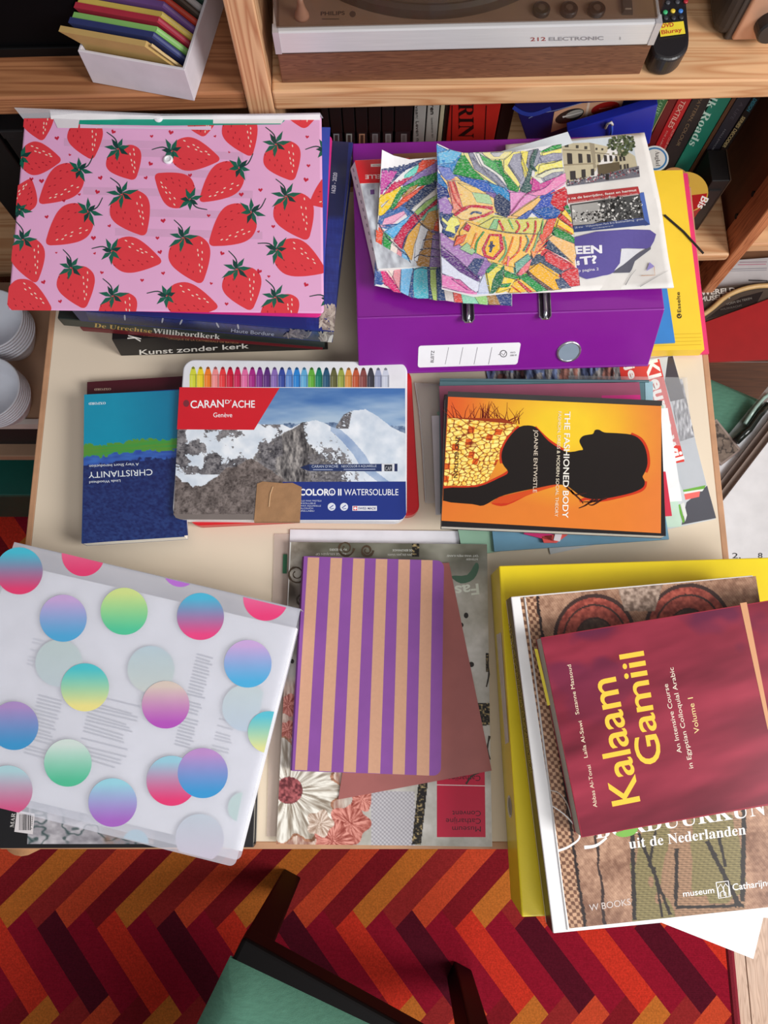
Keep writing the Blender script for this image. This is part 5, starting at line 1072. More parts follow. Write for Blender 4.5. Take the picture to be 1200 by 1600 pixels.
    for i, c in enumerate(cols):
        x = 152 + i * 33.85; y0 = 66 + i * .22
        b0 = Art(HM(h1 + .00006)); b0.frame(250, 550, K)
        b0.poly([(x - 16.5, 161), (x - 16.5, y0 + 38), (x - 7, y0 + 4), (x, y0), (x + 7, y0 + 4), (x + 16.5, y0 + 38), (x + 16.5, 161)], c)
        b0.poly([(x - 7.5, y0 + 6), (x, y0 - 1), (x + 7.5, y0 + 6), (x + 5, y0 + 12), (x - 5, y0 + 12)], mixc(c, (20, 20, 20), .45)); b0.rectangle(x + 9, y0 + 34, x + 15.5, 161, mixc(c, (20, 20, 20), .25)); b0.rectangle(x - 10, y0 + 36, x - 4, 161, mixc(c, (255, 255, 255), .18))
        b0.rectangle(x - 16.5, y0 + 37, x + 16.5, y0 + 40, mixc(c, (20, 20, 20), .2))
        b0.build('crayon_picture', t)
    # kraft paper tab stuck over the front edge
    kr = mat('kraft_paper', (158, 118, 82), .8, noise=.1, nscale=80, bump=.3, bscale=120)
    o = [F(*p) for p in ((444, 602), (470, 592), (560, 600), (606, 598), (648, 618), (640, 776), (430, 775))]
    tab = part('paper_tab', kr, t, lambda b: b.prism([P(x, y, h1 + .0007) for x, y in o], -.0005)); tab['label'] = 'torn brown kraft paper tab'
    part('fold_crease', C((196, 160, 122), .8), tab, lambda b: b.tube([P(*F(516, 616), h1 + .0009), P(*F(504, 650), h1 + .0011), P(*F(498, 708), h1 + .0009)], .0006, 6))
    part('paper_flap', kr, t, lambda b: b.prism([P(*F(430, 775), h1 + .0007), P(*F(640, 776), h1 + .0007), P(*F(640, 782), h1 - .008), P(*F(432, 782), h1 - .008)], 0, None, [P(*F(430, 773), h1 + .0003), P(*F(640, 774), h1 + .0003), P(*F(640, 780), h1 - .008), P(*F(432, 780), h1 - .008)]))
tin()

# ================================================================== the stack under the orange book
def fashion_stack():
    K = 2.857; F = lambda x, y: (640 + x / K, 570 + y / K)
    clear = lambda: mat('clear_sleeve', (216, 212, 208), .1, spec=.7, noise=.05, nscale=30, alpha=.28, bump=.25, bscale=25)
    # newspaper in a plastic sleeve at the very bottom
    O = [(800, 586), (1052, 556), (1118, 811), (860, 866)]; h = .0016
    q = [P(x, y, h) for x, y in O]
    t = thing('colour_leaflet', 'leaflet with red banner and crayon photograph in a clear sleeve under the orange book', 'leaflet', base_of(q, .0004))
    part('leaf', C((198, 202, 206), .6), t, lambda b: b.prism(q, -.001))
    def ph(u, v, X, Y):
        n = fbm(X * .25, Y * .06 + X * .02, 4, 3); c = lerp3(C3((40, 38, 44)), C3((206, 200, 196)), np.clip(n * 2.2 - .6, 0, 1))
        k = fbm(X * .06, Y * .02, 8, 2); c = np.where((k > .58)[..., None], c * C3((1., .72, .66)), c); c = np.where((k < .42)[..., None], c * C3((.7, .8, 1.05)), c)
        return c
    raster('crayon_photo', [(760, 580), (1000, 560), (1010, 602), (765, 610)], 150, 26, ph, HM(h), t)
    a = Art(HM(h + .00003)); a.frame(900, 530, 4)
    a.poly([(575, 110), (605, 105), (680, 370), (590, 390), (555, 260)], (66, 60, 68)); a.build('dark_panel', t); a.mb = MB()
    def ph2(u, v, X, Y):
        n = fbm(X * .5, Y * .12 - X * .1, 4, 3); return lerp3(C3((70, 68, 76)), C3((220, 220, 224)), np.clip(n * 1.8 - .4, 0, 1))
    raster('pencil_photo', [(1043, 597), (1066, 592), (1087, 690), (1062, 690)], 30, 90, ph2, HM(h), t, l=4e-5)
    a.poly([(650, 640), (740, 610), (815, 910), (670, 950), (600, 780)], (184, 188, 194)); a.build('grey_panel', t); a.mb = MB()
    a.poly([(690, 1020), (820, 915), (876, 1118), (660, 1160)], (84, 84, 92)); a.build('dark_panel', t); a.mb = MB()
    for p, c in ((((668, 942), (812, 912), (800, 935), (672, 955)), (110, 170, 70)), (((672, 955), (800, 935), (790, 950), (676, 968)), (226, 228, 224)), (((676, 968), (775, 950), (770, 985), (684, 1004)), (236, 110, 104)), (((635, 1040), (650, 1030), (680, 1140), (668, 1150)), (110, 170, 70)), (((655, 1030), (675, 1020), (694, 1100), (682, 1140)), (226, 228, 224))):
        a.poly(p, c); a.build('printed_stripe', t); a.mb = MB()
    R1 = (212, 62, 54)
    a.poly([(270, 165), (520, 124), (678, 765), (600, 780), (500, 380), (300, 380)], R1); a.build('red_banner', t); a.mb = MB()
    a.text('Kleuren wil', (428, 142), (600, 770), 84, (240, 236, 232), bold=.03); a.build('banner_lettering', t); a.mb = MB(); a.text('je', (312, 164), (335, 252), 56, (240, 236, 232), bold=.03); a.build('banner_lettering', t)
    # clear sleeves left
    t2 = thing('plastic_sleeve', 'empty clear plastic sleeve sticking out left of the orange book', 'plastic sleeve', base_of([P(x, y, 0) for x, y in ((648, 598), (800, 606), (800, 785), (664, 785))], .0022))
    part('film', clear(), t2, lambda b: b.prism([P(x, y, .0032) for x, y in ((648, 598), (800, 606), (800, 787), (665, 786), (660, 700))], -.0008))
    part('welded_edge', C((206, 204, 200), .2, spec=.7), t2, lambda b: b.tube([P(648, 598, .0036), P(655, 640, .0036), (P(660, 700, .0036)), P(665, 785, .0036)], .0007, 6))
    sheet('plastic_sleeve', 'clear plastic sleeve over the crayon leaflet at the right', 'plastic sleeve', [(880, 580), (1064, 596), (1092, 690), (900, 700)], .0019, .0022, (224, 226, 230), .08, alpha=.15, spec=.7)
    # folders, bottom to top
    sheet('green_folder', 'pale green card folder poking out below the orange book', 'folder', [(690, 640), (1000, 600), (1020, 822), (716, 874)], .0033, .0062, (140, 176, 152), .5)
    sheet('pale_green_folder', 'very pale green sheet at the right below the orange book', 'paper', [(900, 640), (1040, 634), (1062, 822), (920, 832)], .0023, .0028, (190, 216, 198), .6)
    sheet('steel_blue_folder', 'steel blue card folder under the lower right edge of the orange book', 'folder', [(760, 640), (1022, 596), (1032, 858), (760, 848)], .0065, .0095, (104, 150, 176), .5)
    sheet('white_sheet', 'loose white sheet left of the orange book', 'paper', [(682, 652), (980, 640), (980, 800), (673, 802)], .0097, .0103, (214, 208, 210), .7)
    sheet('white_sheet', 'white printed page sticking out right of the orange book', 'paper', [(800, 650), (1036, 640), (1073, 780), (820, 800)], .0105, .011, (232, 230, 232), .7)
    sheet('red_card', 'small crimson card at the right edge of the orange book', 'card', [(960, 740), (1042, 738), (1048, 805), (966, 812)], .0112, .0118, (196, 30, 62), .5)
    for i, (pp, c, lb) in enumerate(((((826, 826), (868, 836), (866, 846), (818, 834)), (208, 40, 110), 'magenta pen with white cap poking out under the orange book'), (((846, 838), (892, 832), (870, 848), (850, 848)), (224, 84, 80), 'coral paper slip poking out under the orange book'))):
        b0 = MB().prism([P(x, y, .014) for x, y in pp], -.002); o = b0.build('bookmark' if i else 'felt_pen', C(c, .5), origin=P(850, 838, .012)); tag(o, lb, 'bookmark' if i else 'pen')
        if not i: part('cap', C((234, 226, 232), .4), o, lambda b: b.prism([P(x, y, .0146) for x, y in ((868, 832), (878, 835), (875, 846), (865, 844))], -.0024))
    # teal ring folder, mauve folder
    q = quad([(692, 591), (1022, 596), (1020, 800), (684, 800)], .026)
    t = thing('presentation_folder', 'grey teal plastic folder under the mauve folder and orange book', 'folder', base_of(q, .0145))
    tm = C((86, 118, 126), .35); part('front_flap', tm, t, lambda b: b.prism(q, -.0012)); part('back_flap', tm, t, lambda b: b.prism([Z(p, .0157) for p in q], -.0012)); part('pages', C((214, 214, 212), .8), t, lambda b: b.prism([Z(p, .0248) for p in inset(q, (.006, .006, .006, .003))], -.0091))
    part('top_ridge', C((70, 100, 108), .35), t, lambda b: b.tube([q[0] + Vector((0, -.001, 0)), q[1] + Vector((0, -.001, 0))], .0018, 8))
    part('title_strip', C((150, 186, 198), .4), t, lambda b: b.prism([P(x, y, .0264) for x, y in ((1008, 596), (1020, 596), (1021, 640), (1009, 640))], -.0004))
    q = quad([(694, 606), (1008, 594), (1010, 800), (686, 800)], .030)
    t = thing('mauve_folder', 'mauve plastic folder directly under the orange book', 'folder', base_of(q, .0266))
    part('cover', C((150, 76, 102), .35), t, lambda b: b.prism(q, -.0016)); part('pages', C((220, 212, 212), .8), t, lambda b: b.prism([Z(p, .0284) for p in inset(q, (.004, .006, .004, .003))], -.0017))
    a = Art(HM(.0301)); a.poly([(940, 618), (1000, 617), (1001, 626), (940, 626)], (206, 36, 130)); a.build('magenta_strip', t)
    book('paperback', 'black paperback directly beneath the orange fashion book', [(699, 616), (1034, 628), (1030, 834), (685, 822)], .0303, .044, (28, 26, 28), 'L', gloss=.3, ct=.0008, over=.001)
    # the orange book
    h1 = .058; px = [(699, 618), (1037, 631), (1036, 838), (686, 822)]
    b = book('fashion_book', 'orange and yellow paperback with a black silhouetted woman on top of the stack', px, .0442, h1, (32, 28, 30), 'T', gloss=.25, ct=.0007, over=.0006)
    part('spine_gloss', C((52, 50, 52), .15), b, lambda m: m.prism([P(x, y, h1 + .0002) for x, y in (F(172, 118), F(1128, 160), F(1126, 182), F(168, 142))], -.0003))
    def bgd(u, v, X, Y):
        d = np.sqrt((u - .55) ** 2 * 1.3 + (v - .2) ** 2 * .9); c = lerp3(C3((238, 198, 40)), C3((220, 122, 44)), np.clip(d * 2.0 - .25, 0, 1))
        c = lerp3(c, C3((216, 118, 62)), np.clip((u - .8) * 2.4, 0, .55)); return lerp3(c, C3((222, 92, 34)), np.clip((.22 - u) * 5, 0, 1) * np.clip(1.1 - v, 0, 1))
    raster('cover_background', [F(172, 142), F(1124, 184), F(1122, 752), F(142, 696)], 100, 60, bgd, HM(h1 + .00002), b)
    bod = [(170, 235), (420, 240), (480, 265), (400, 400), (340, 500), (300, 540), (150, 540)]
    a = Art(HM(h1 + .0001)); a.frame(640, 570, K); a.clip = None
    a.poly(bod, (150, 52, 12)); a.build('bodice_ground', b)
    R = random.Random(8)
    def vor(u, v, X, Y):
        gx, gy = u * 9.5, v * 15; best = np.full(u.shape, 9.); sec = best.copy()
        for i in range(-1, 12):
            for j in range(-1, 17):
                cx_ = i + R.random(); cy_ = j + R.random(); d = np.sqrt((gx - cx_) ** 2 * 1. + (gy - cy_) ** 2 * 1.3); m1 = d < best
                sec = np.where(m1, best, np.minimum(sec, d)); best = np.where(m1, d, best)
        e = np.clip((sec - best) * 3.2, 0, 1); n = fbm(X * .3, Y * .3, 6); c = lerp3(C3((244, 176, 44)), C3((254, 238, 140)), np.clip(n * 1.7 - .35 + e * .2, 0, 1))
        c = np.where((vnoise(np.floor(gx * 1.0), np.floor(gy * .7), 4) > .9)[..., None], c * C3((.86, .42, .25)), c)
        return lerp3(C3((120, 36, 12)), c, np.clip(e * 1.8 - .12, 0, 1))
    raster('bodice_pieces', [F(170, 236), F(478, 266), F(338, 540), F(152, 540)], 150, 150, vor, HM(h1 + .00012), b)
    a = Art(HM(h1 + .00016)); a.frame(640, 570, K); a.hold = True
    for _ in range(46):
        x = R.uniform(176, 490); y = 238 + max(0, x - 400) * .3; g = R.uniform(-.9, .7) + (.5 if x > 430 else 0); l = R.uniform(35, 80)
        a.line([(x, y), (x + math.sin(g) * l * .5 + R.uniform(-5, 5), y - math.cos(g) * l * .5), (x + math.sin(g * 1.2) * l, y - math.cos(g) * l)], 3.4, (120, 28, 16), 1)
    o = a.build('straw_fringe', b); o['kind'] = 'stuff'
    # silhouette: rim of red light, then the black figure
    arm = [(150, 552), (300, 545), (400, 505), (440, 480), (415, 440), (412, 390), (440, 330), (490, 278), (545, 272), (575, 290), (620, 340), (690, 385), (730, 388), (758, 382), (775, 378), (762, 352), (760, 335), (775, 318), (800, 312), (820, 308), (828, 292), (846, 290), (870, 302), (920, 305), (990, 312), (1030, 335), (1055, 380), (1062, 440), (1050, 480), (1040, 500), (1050, 520), (1044, 545), (1010, 565), (960, 580), (880, 596), (820, 600), (770, 588), (730, 560), (700, 540), (650, 535), (580, 548), (480, 568), (400, 590), (330, 628), (280, 622), (148, 606)]
    sm = smooth_line(arm, 3, True)
    a = Art(HM(h1 + .0002)); a.frame(640, 570, K)
    cx, cy = 700, 450
    for ln in ([(150, 548), (300, 542), (400, 502), (440, 478)], [(410, 440), (408, 390), (438, 328), (488, 276)], [(560, 278), (620, 336), (690, 382)], [(990, 308), (1034, 332), (1060, 378), (1068, 440), (1056, 480)], [(1054, 520), (1048, 548), (1010, 570), (880, 602), (820, 606)], [(640, 540), (560, 560), (430, 622), (370, 616)], [(760, 610), (790, 598), (850, 606)]): a.line(smooth_line(ln, 4), 12, (196, 50, 20)); a.build('rim_light', b); a.mb = MB()
    
    a.poly([(400, 590), (640, 534), (690, 530), (560, 570), (440, 618), (360, 618)], (206, 74, 26)); a.build('lit_arm', b); a.mb = MB()
    a.clip = [F(168, 142), F(1124, 184), F(1122, 752), F(146, 696)]; a.poly(sm, (24, 16, 14)); a.clip = None; a.build('silhouette', b); a.mb = MB(); a.hold = True
    for p in ([(820, 598), (790, 625), (756, 640)], [(840, 600), (800, 618), (780, 630)], [(860, 600), (820, 625), (800, 624)], [(720, 560), (740, 580), (790, 572)], [(700, 545), (760, 600), (775, 620)], [(880, 594), (830, 610), (770, 612)]): a.line(smooth_line(p, 4), 9, (60, 20, 12), 3)
    a.build('hair_strands', b)['kind'] = 'stuff'; a.mb = MB(); a.hold = False; a.l += 2
    W = (240, 236, 226); a.l += 4
    a.text('THE FASHIONED BODY', (692, 208), (682, 684), 27, W, bold=.012); a.build('cover_title', b); a.mb = MB()
    a.text('FASHION, DRESS & MODERN SOCIAL THEORY', (664, 208), (648, 678), 15, (238, 226, 200)); a.build('cover_subtitle', b); a.mb = MB()
    a.text('JOANNE ENTWISTLE', (557, 290), (551, 570), 18, (226, 210, 190)); a.build('author_lettering', b); a.mb = MB(); a.text('2ND EDITION', (206, 320), (197, 505), 18, (60, 22, 12), bold=.01); a.build('edition_lettering', b)
fashion_stack()

# ================================================================== the magazine, the card and the striped notebook
def centre_stack():
    F = lambda x, y: (400 + x / 3, 820 + y / 3)
    sheet('clear_folder', 'clear plastic folder under the museum magazine', 'folder', [(440, 830), (724, 836), (730, 1300), (404, 1312)], .0005, .0014, (214, 196, 188), .2, alpha=.35)
    sheet('white_sheet', 'white paper sheet peeping out above the museum magazine', 'paper', [(453, 826), (716, 831), (724, 1240), (438, 1240)], .0016, .0022, (222, 220, 226), .7)
    sheet('green_sticker', 'small dark green sticker at the left top of the magazine', 'sticker', [(443, 866), (449, 866), (448, 896), (441, 896)], .0023, .0028, (36, 92, 62), .5)
    h1 = .0085; O = [F(165, 80), F(1083, 92), F(1105, 1508), F(95, 1497)]
    b = book('museum_magazine', 'magazine with an embroidery photograph lying upside down in the middle', O, .0026, h1, (206, 204, 200), 'R', cat='magazine', ct=.0006, over=.0002, gloss=.3)
    def ph(u, v, X, Y):
        x = (X - 400) * 3; y = (Y - 820) * 3; n = fbm(x * .012, y * .012, 3, 4); n2 = fbm(x * .06, y * .06, 6, 3); st = fbm(x * .1, y * .02, 9, 3)
        c = lerp3(C3((168, 164, 154)), C3((206, 202, 196)), np.clip(n * 1.4 - .2 + (n2 - .5) * .4, 0, 1))
        top = np.clip((330 - y) / 260, 0, 1); sw = fbm(x * .007 + 2, y * .010, 15, 3)
        c = lerp3(c, lerp3(C3((84, 82, 68)), C3((158, 156, 142)), np.clip(sw * 2.2 - .6, 0, 1)), np.clip(top * 1.3, 0, .95))
        lf = np.clip((330 - x) / 150, 0, 1) * np.clip((700 - y) / 250, 0, 1); c = lerp3(c, lerp3(C3((74, 62, 50)), C3((176, 168, 156)), np.clip(sw * 2.5 - .8 + n2 * .3, 0, 1)), lf)
        # pinkish satin in the lower left, petals above the flower
        lo = np.clip((y - 700) / 60, 0, 1) * np.clip((480 - x) / 120, 0, 1)
        pet = lerp3(C3((150, 104, 90)), C3((226, 206, 190)), np.clip(st * 1.9 - .45, 0, 1)); c = lerp3(c, pet, lo)
        # the big flower: white threads running out from a dark red heart
        dx, dy = x - 155, y - 1245; r = np.hypot(dx, dy); th = np.arctan2(dy, dx); rad = fbm(th * 14 + 40, r * .012, 22, 3)
        fl = lerp3(C3((138, 124, 108)), C3((240, 236, 226)), np.clip(rad * 2.4 - .6, 0, 1)); edge = 235 + 24 * np.cos(th * 11) + 10 * n2
        c = np.where((r < edge)[..., None], fl, c); c = np.where(((r > edge - 14) & (r < edge))[..., None], c * C3((.82, .6, .5)), c)
        c = np.where((r < 64)[..., None], lerp3(C3((96, 44, 48)), C3((176, 96, 98)), np.clip(fbm(x * .09, y * .09, 30, 2) * 2.2 - .6, 0, 1)), c)
        # coral blooms
        for cx, cy, R in ((440, 1400, 90), (500, 1285, 55), (360, 1480, 90), (300, 1400, 60), (150, 845, 50), (150, 960, 40)):
            dx, dy = x - cx, y - cy; r = np.hypot(dx, dy); th = np.arctan2(dy, dx); k = fbm(th * 9 + 30, r * .03, int(cx), 3); cc = lerp3(C3((136, 56, 46)), C3((228, 156, 142)), np.clip(k * 2.2 - .5, 0, 1))
            if cx == 300: cc = lerp3(C3((150, 120, 100)), C3((232, 214, 200)), np.clip(k * 2.2 - .5, 0, 1))
            c = np.where((r < R * (1 + .14 * np.cos(th * 5)))[..., None], cc, c)
        # net ground
        net = (x > 540) & (y > 1250) & (x < 745) & (y - 1250 > (560 - x) * .6); g = (np.sin(x * .32) * np.sin(y * .32 + x * .02)); c = np.where(net[..., None], lerp3(C3((146, 142, 148)), C3((206, 202, 206)), np.clip(g * .5 + .5, 0, 1)), c)
        # beaded cords
        def cord(c, xs, w, y0, y1):
            m = (np.abs(x - xs) < w) & (y > y0) & (y < y1); k = fbm(x * .12, y * .16, 40, 2); return np.where(m[..., None], lerp3(C3((26, 22, 18)), C3((196, 172, 120)), np.clip(k * 3 - 1.5, 0, 1)), c)
        c = cord(c, 782 - (y - 1220) * .11, 22, 1200, 1500); c = cord(c, 1088 + (y - 650) * .02, 12, 600, 690); c = cord(c, 1072, 34, 835, 940); c = cord(c, 748, 16, 80, 150)
        return c
    raster('cover_photo', O, 300, 400, ph, HM(h1 + .00003), b)
    a = Art(HM(h1 + .0001)); a.frame(400, 820, 3)
    a.poly([(848, 1150), (1072, 1140), (1076, 1464), (848, 1464)], (190, 30, 62)); a.build('red_panel', b); a.mb = MB(); a.poly([(848, 1217), (1073, 1222), (1073, 1226), (848, 1221)], (226, 200, 200)); a.build('panel_line', b); a.mb = MB()
    D = (70, 12, 28)
    for st, x1, x0, y in (('Museum', 920, 1054, 1414), ('Catharijne', 890, 1054, 1377), ('Convent', 920, 1054, 1341), ('Catharijne', 898, 1052, 1176)): a.text(st, (x0, y), (x1, y), 26, D); a.build('panel_lettering', b); a.mb = MB()
    a.text('Fas', (1042, 276), (930, 288), 52, (214, 218, 206), bold=.02); a.build('title_lettering', b); a.mb = MB()
    a.poly(smooth_line([(915, 240), (990, 235), (1030, 178), (1045, 200), (1020, 255), (960, 275)], 3, True), (74, 104, 84)); a.build('leaf_picture', b); a.mb = MB()
    for st, x0, x1, y in (('‘DIT WAS MIJN KANS’', 1043, 893, 141), ('INTERVIEW', 1040, 985, 157), ('JAN EN JAN VAAN', 732, 618, 136), ('DE BERGPARADE', 732, 640, 115), ('JONGE KRUIJSEN OP', 424, 280, 133), ('KATHEDERS', 424, 345, 112)): a.text(st, (x0, y), (x1, y), 10, (214, 214, 206)); a.build('cover_lettering', b); a.mb = MB()
    # stitched scrolls and rings of the photograph
    R = random.Random(12)
    for x, y, r in ((190, 230, 46), (215, 350, 30), (180, 430, 52), (420, 110, 40), (520, 120, 30)):
        a.hold = True; pts = [(x + r * (1 - k / 34) * math.cos(k * .42), y + r * (1 - k / 34) * math.sin(k * .42)) for k in range(26)]
        a.line(pts, 11, (74, 58, 42), 5, jit=.4); a.hold = False; a.l += 1; a.build('stitched_scroll', b); a.mb = MB()
    for x, y in ((230, 285), (205, 520), (170, 640), (985, 425), (960, 470), (1010, 655)): a.ell(x, y, R.uniform(9, 15), R.uniform(9, 14), (44, 38, 34), 14); a.build('bead', b); a.mb = MB()
    for pts in ([(1085, 640), (1092, 700), (1080, 760)], [(1095, 990), (1085, 1050), (1098, 1100)], [(985, 1215), (1010, 1180), (1050, 1160)]): a.line(smooth_line(pts, 4), 9, (60, 52, 44), 5, jit=.3); a.build('stitched_line', b); a.mb = MB()
    # mauve card
    q = [P(*F(*p), .0102) for p in ((560, 190), (905, 178), (1105, 1152), (385, 1288))]
    o = MB().prism(q, -.0013).build('mauve_card', C((158, 92, 88), .45), origin=base_of(q, .0088)); tag(o, 'dusty mauve card lying between the striped notebook and the magazine', 'card')
    # notebook
    h1 = .0225; px = [F(228, 150), F(882, 165), F(866, 1180), F(165, 1150)]; q = quad(px, h1); rq = rounded(q, .008, 6, (0, 1, 1, 0))
    t = thing('notebook', 'notebook with peach and purple stripes on top of the magazine', 'notebook', base_of(q, .0104))
    PU = (132, 72, 152); PE = (202, 154, 126)
    part('front_cover', C(PU, .5), t, lambda m: m.prism(rq, -.0008)); part('back_cover', C(PU, .5), t, lambda m: m.prism([Z(p, .0112) for p in rq], -.0008))
    c0 = sum(q, Vector()) / 4; part('pages', C((226, 218, 204), .8), t, lambda m: m.prism([Z(c0 + (p - c0) * .994, h1 - .0008) for p in rq], -(h1 - .0112 - .0008)))
    part('spine', C((104, 44, 124), .5), t, lambda m: m.tube([(q[0] + Z(q[0], .0112)) / 2 + Vector((.003, 0, -.0003)), (q[3] + Z(q[3], .0112)) / 2 + Vector((.003, 0, -.0003))], .0055, 12), smooth=True)
    tp = [243, 297, 350, 404, 456, 510, 562, 616, 668, 722, 775, 828]; bt = [182, 240, 296, 353, 410, 468, 525, 582, 640, 697, 753, 812]
    for i in range(0, 12, 2):
        a = Art(HM(h1 + .00004)); a.frame(400, 820, 3); yt = lambda x: 150 + (x - 228) * .023 + 2; yb = lambda x: 1150 + (x - 165) * .043 - 2
        a.poly([(tp[i], yt(tp[i])), (tp[i + 1], yt(tp[i + 1])), (bt[i + 1], yb(bt[i + 1])), (bt[i], yb(bt[i]))], PE); a.build('stripe', t, 'matte')
centre_stack()

# ================================================================== the dotted see-through folder and the book beneath
def dotted():
    K = 2.5; F = lambda x, y: (x / K, 830 + y / K)
    h1 = .018; px = [(-90, 1040), (404, 1040), (397, 1323), (-96, 1327)]
    b = book('picture_book', 'black framed picture book with barcode under the dotted folder', px, .0005, h1, (24, 22, 24), 'B', gloss=.35)
    def dr(u, v, X, Y):
        n = fbm(X * .06, Y * .09, 4, 4); e = np.abs(fbm(X * .035, Y * .05, 14, 3) - .5); c = lerp3(C3((120, 116, 122)), C3((198, 192, 196)), np.clip(n * 1.5 - .25, 0, 1)); c = lerp3(C3((58, 76, 76)), c, np.clip(e * 16, 0, 1))
        return lerp3(c, C3((120, 92, 78)), np.clip((X - 155) / 12, 0, 1) * np.clip(n * 2 - .6, 0, 1))
    raster('cover_drawing', [F(115, 1040), F(620, 1040), F(600, 1222), F(106, 1222)], 150, 56, dr, HM(h1 + .00003), b)
    a = Art(HM(h1 + .00006)); a.frame(0, 830, K); a.poly([(66, 1090), (136, 1104), (128, 1184), (56, 1174)], (214, 206, 206)); a.build('barcode_panel', b); a.mb = MB(); a.hold = True
    R = random.Random(2)
    x = 76
    while x < 122: w = R.choice([1.5, 2.5, 4]); a.poly([(x, 1106), (x + w, 1106), (x + w - 2, 1168), (x - 2, 1168)], (36, 32, 36)); x += w + R.choice([2, 3])
    a.build('barcode', b)['kind'] = 'stuff'; a.mb = MB(); a.text('9 789460', (126, 1165), (130, 1110), 6, (60, 56, 60)); a.build('barcode_number', b); a.mb = MB(); a.text('MAR', (54, 1158), (60, 1102), 16, (196, 190, 186), sf=True); a.build('cover_lettering', b)
    # papers
    hp = .043
    px = [(10, 878), (470, 984), (373, 1328), (-90, 1218)]
    q = quad(px, hp); t0 = thing('paper_stack', 'stack of white printed pages inside the dotted folder', 'paper', base_of(q, .0205))
    for i in range(7):
        z = .0205 + i * .0032; o = quad([(x + random.uniform(-2, 2) - (6 - i) * .4, y + random.uniform(-1.5, 1.5)) for x, y in px], z + .003)
        part('page', C((236, 236, 240), .7), t0, lambda m: m.prism(o, -.003))
    a = Art(HM(hp + .0003)); a.frame(0, 830, K); a.hold = True
    def lines(x0, y0, n, L, d, c):
        for i in range(n):
            if random.random() < .12: continue
            yy = y0 + i * d; xx = x0 - i * d * .25; a.line([(xx, yy), (xx + L * random.uniform(.75, 1), yy + L * .24)], 6, c)
    lines(150, 640, 17, 100, 14, (176, 178, 186)); lines(360, 640, 20, 190, 14, (170, 172, 180)); lines(770, 480, 28, 70, 13, (160, 162, 172)); lines(860, 720, 11, 70, 13, (176, 178, 186)); lines(130, 420, 8, 150, 14, (200, 202, 210))
    a.build('page_print', t0, 'matte')['kind'] = 'stuff'
    # folder: frosted sheets with dots
    fr = mat('frosted_plastic', (228, 229, 240), .32, spec=.45, noise=.02, nscale=15, alpha=.3)
    h2 = .0465; O = [(6, 841), (468, 953), (369, 1353), (-94, 1241)]; q = quad(O, h2)
    t = thing('dotted_folder', 'frosted plastic folder with pastel dots hanging over the left table edge', 'folder', base_of(q, .0183))
    part('front_sheet', fr, t, lambda m: m.prism(rounded(q, .006, 4, (0, 0, 1, 0)), -.0005)); part('back_sheet', fr, t, lambda m: m.prism([Z(p, .0195) for p in rounded(q, .006, 4, (0, 0, 1, 0))], -.0008))
    part('top_fold', mat('frosted_fold', (206, 208, 218), .25, spec=.6, alpha=.6), t, lambda m: m.prism(inset(q, (0, 0, (q[2] - q[1]).length - .0008, 0)), -(h2 - .0195)))
    clip = [(6.5, 842), (467.5, 954), (369, 1352), (-94, 1240)]
    D = [(75, 155, 92, (70, 186, 210), (226, 62, 112)), (325, 92, 84, (228, 130, 160), (224, 62, 112)), (247, 340, 92, (196, 164, 214), (78, 164, 212)), (485, 313, 92, (206, 222, 140), (82, 196, 152)), (783, 333, 92, (76, 178, 212), (230, 70, 130)), (1038, 262, 88, (226, 140, 176), (230, 62, 120)), (705, 150, 68, (196, 120, 210), (180, 110, 206)), (968, 518, 93, (198, 164, 216), (76, 172, 220)),
         (332, 610, 94, (76, 192, 202), (234, 222, 140)), (647, 678, 93, (214, 196, 186), (178, 84, 184)), (1050, 785, 82, (90, 190, 210), (224, 222, 150)), (55, 760, 95, (170, 140, 196), (60, 146, 200)), (265, 905, 93, (206, 220, 214), (80, 186, 146)), (440, 1060, 95, (150, 206, 222), (164, 100, 190)), (670, 975, 98, (150, 200, 218), (226, 60, 116)), (792, 945, 98, (186, 140, 200), (60, 150, 208)), (30, 1012, 97, (170, 206, 214), (206, 84, 130))]
    for i, (x, y, r, c0, c1) in enumerate(D):
        a = Art(HM(h2 + .00004 + (.00004 if i in (9, 15) else 0)), clip=clip); a.frame(0, 830, K); a.hold = True; n = 26
        for k in range(n):
            t0_, t1_ = -math.cos(math.pi * k / n), -math.cos(math.pi * (k + 1) / n); w0 = math.sqrt(max(0, 1 - t0_ * t0_)) * r; w1 = math.sqrt(max(0, 1 - t1_ * t1_)) * r
            f = lambda tt: mixc(c0, c1, min(1, max(0, (tt + 1) / 2 * 1.3 - .15)))
            y0, y1 = y + t0_ * r, y + t1_ * r; Y0, Y1 = 830 + y0 / K, 830 + y1 / K
            a.poly([(x - w0, y0), (x + w0, y0), (x + w1, y1), (x - w1, y1)], lambda px_, py_, A=f(t0_), B=f(t1_), Y0=Y0, Y1=Y1: mixc(A, B, min(1, max(0, (py_ - Y0) / (Y1 - Y0)))))
        a.build('printed_dot', t, 'satin')
    # paler dots on the back leaf, seen through the front
    for i, (x, y, r, c0, c1) in enumerate(((230, 515, 92, (178, 214, 196), (186, 214, 216)), (590, 540, 92, (150, 206, 216), (222, 222, 190)), (960, 690, 92, (196, 220, 206), (170, 206, 232)), (780, 1200, 95, (178, 208, 216), (214, 176, 200)), (950, 1080, 60, (176, 220, 206), (176, 220, 206)), (530, 1215, 50, (140, 196, 212), (150, 200, 214)))):
        a = Art(HM(h2 - .0007), clip=clip if x < 900 else [(6, 842), (440, 948), (362, 1320), (-94, 1240)]); a.frame(0, 830, K); a.hold = True; n = 20
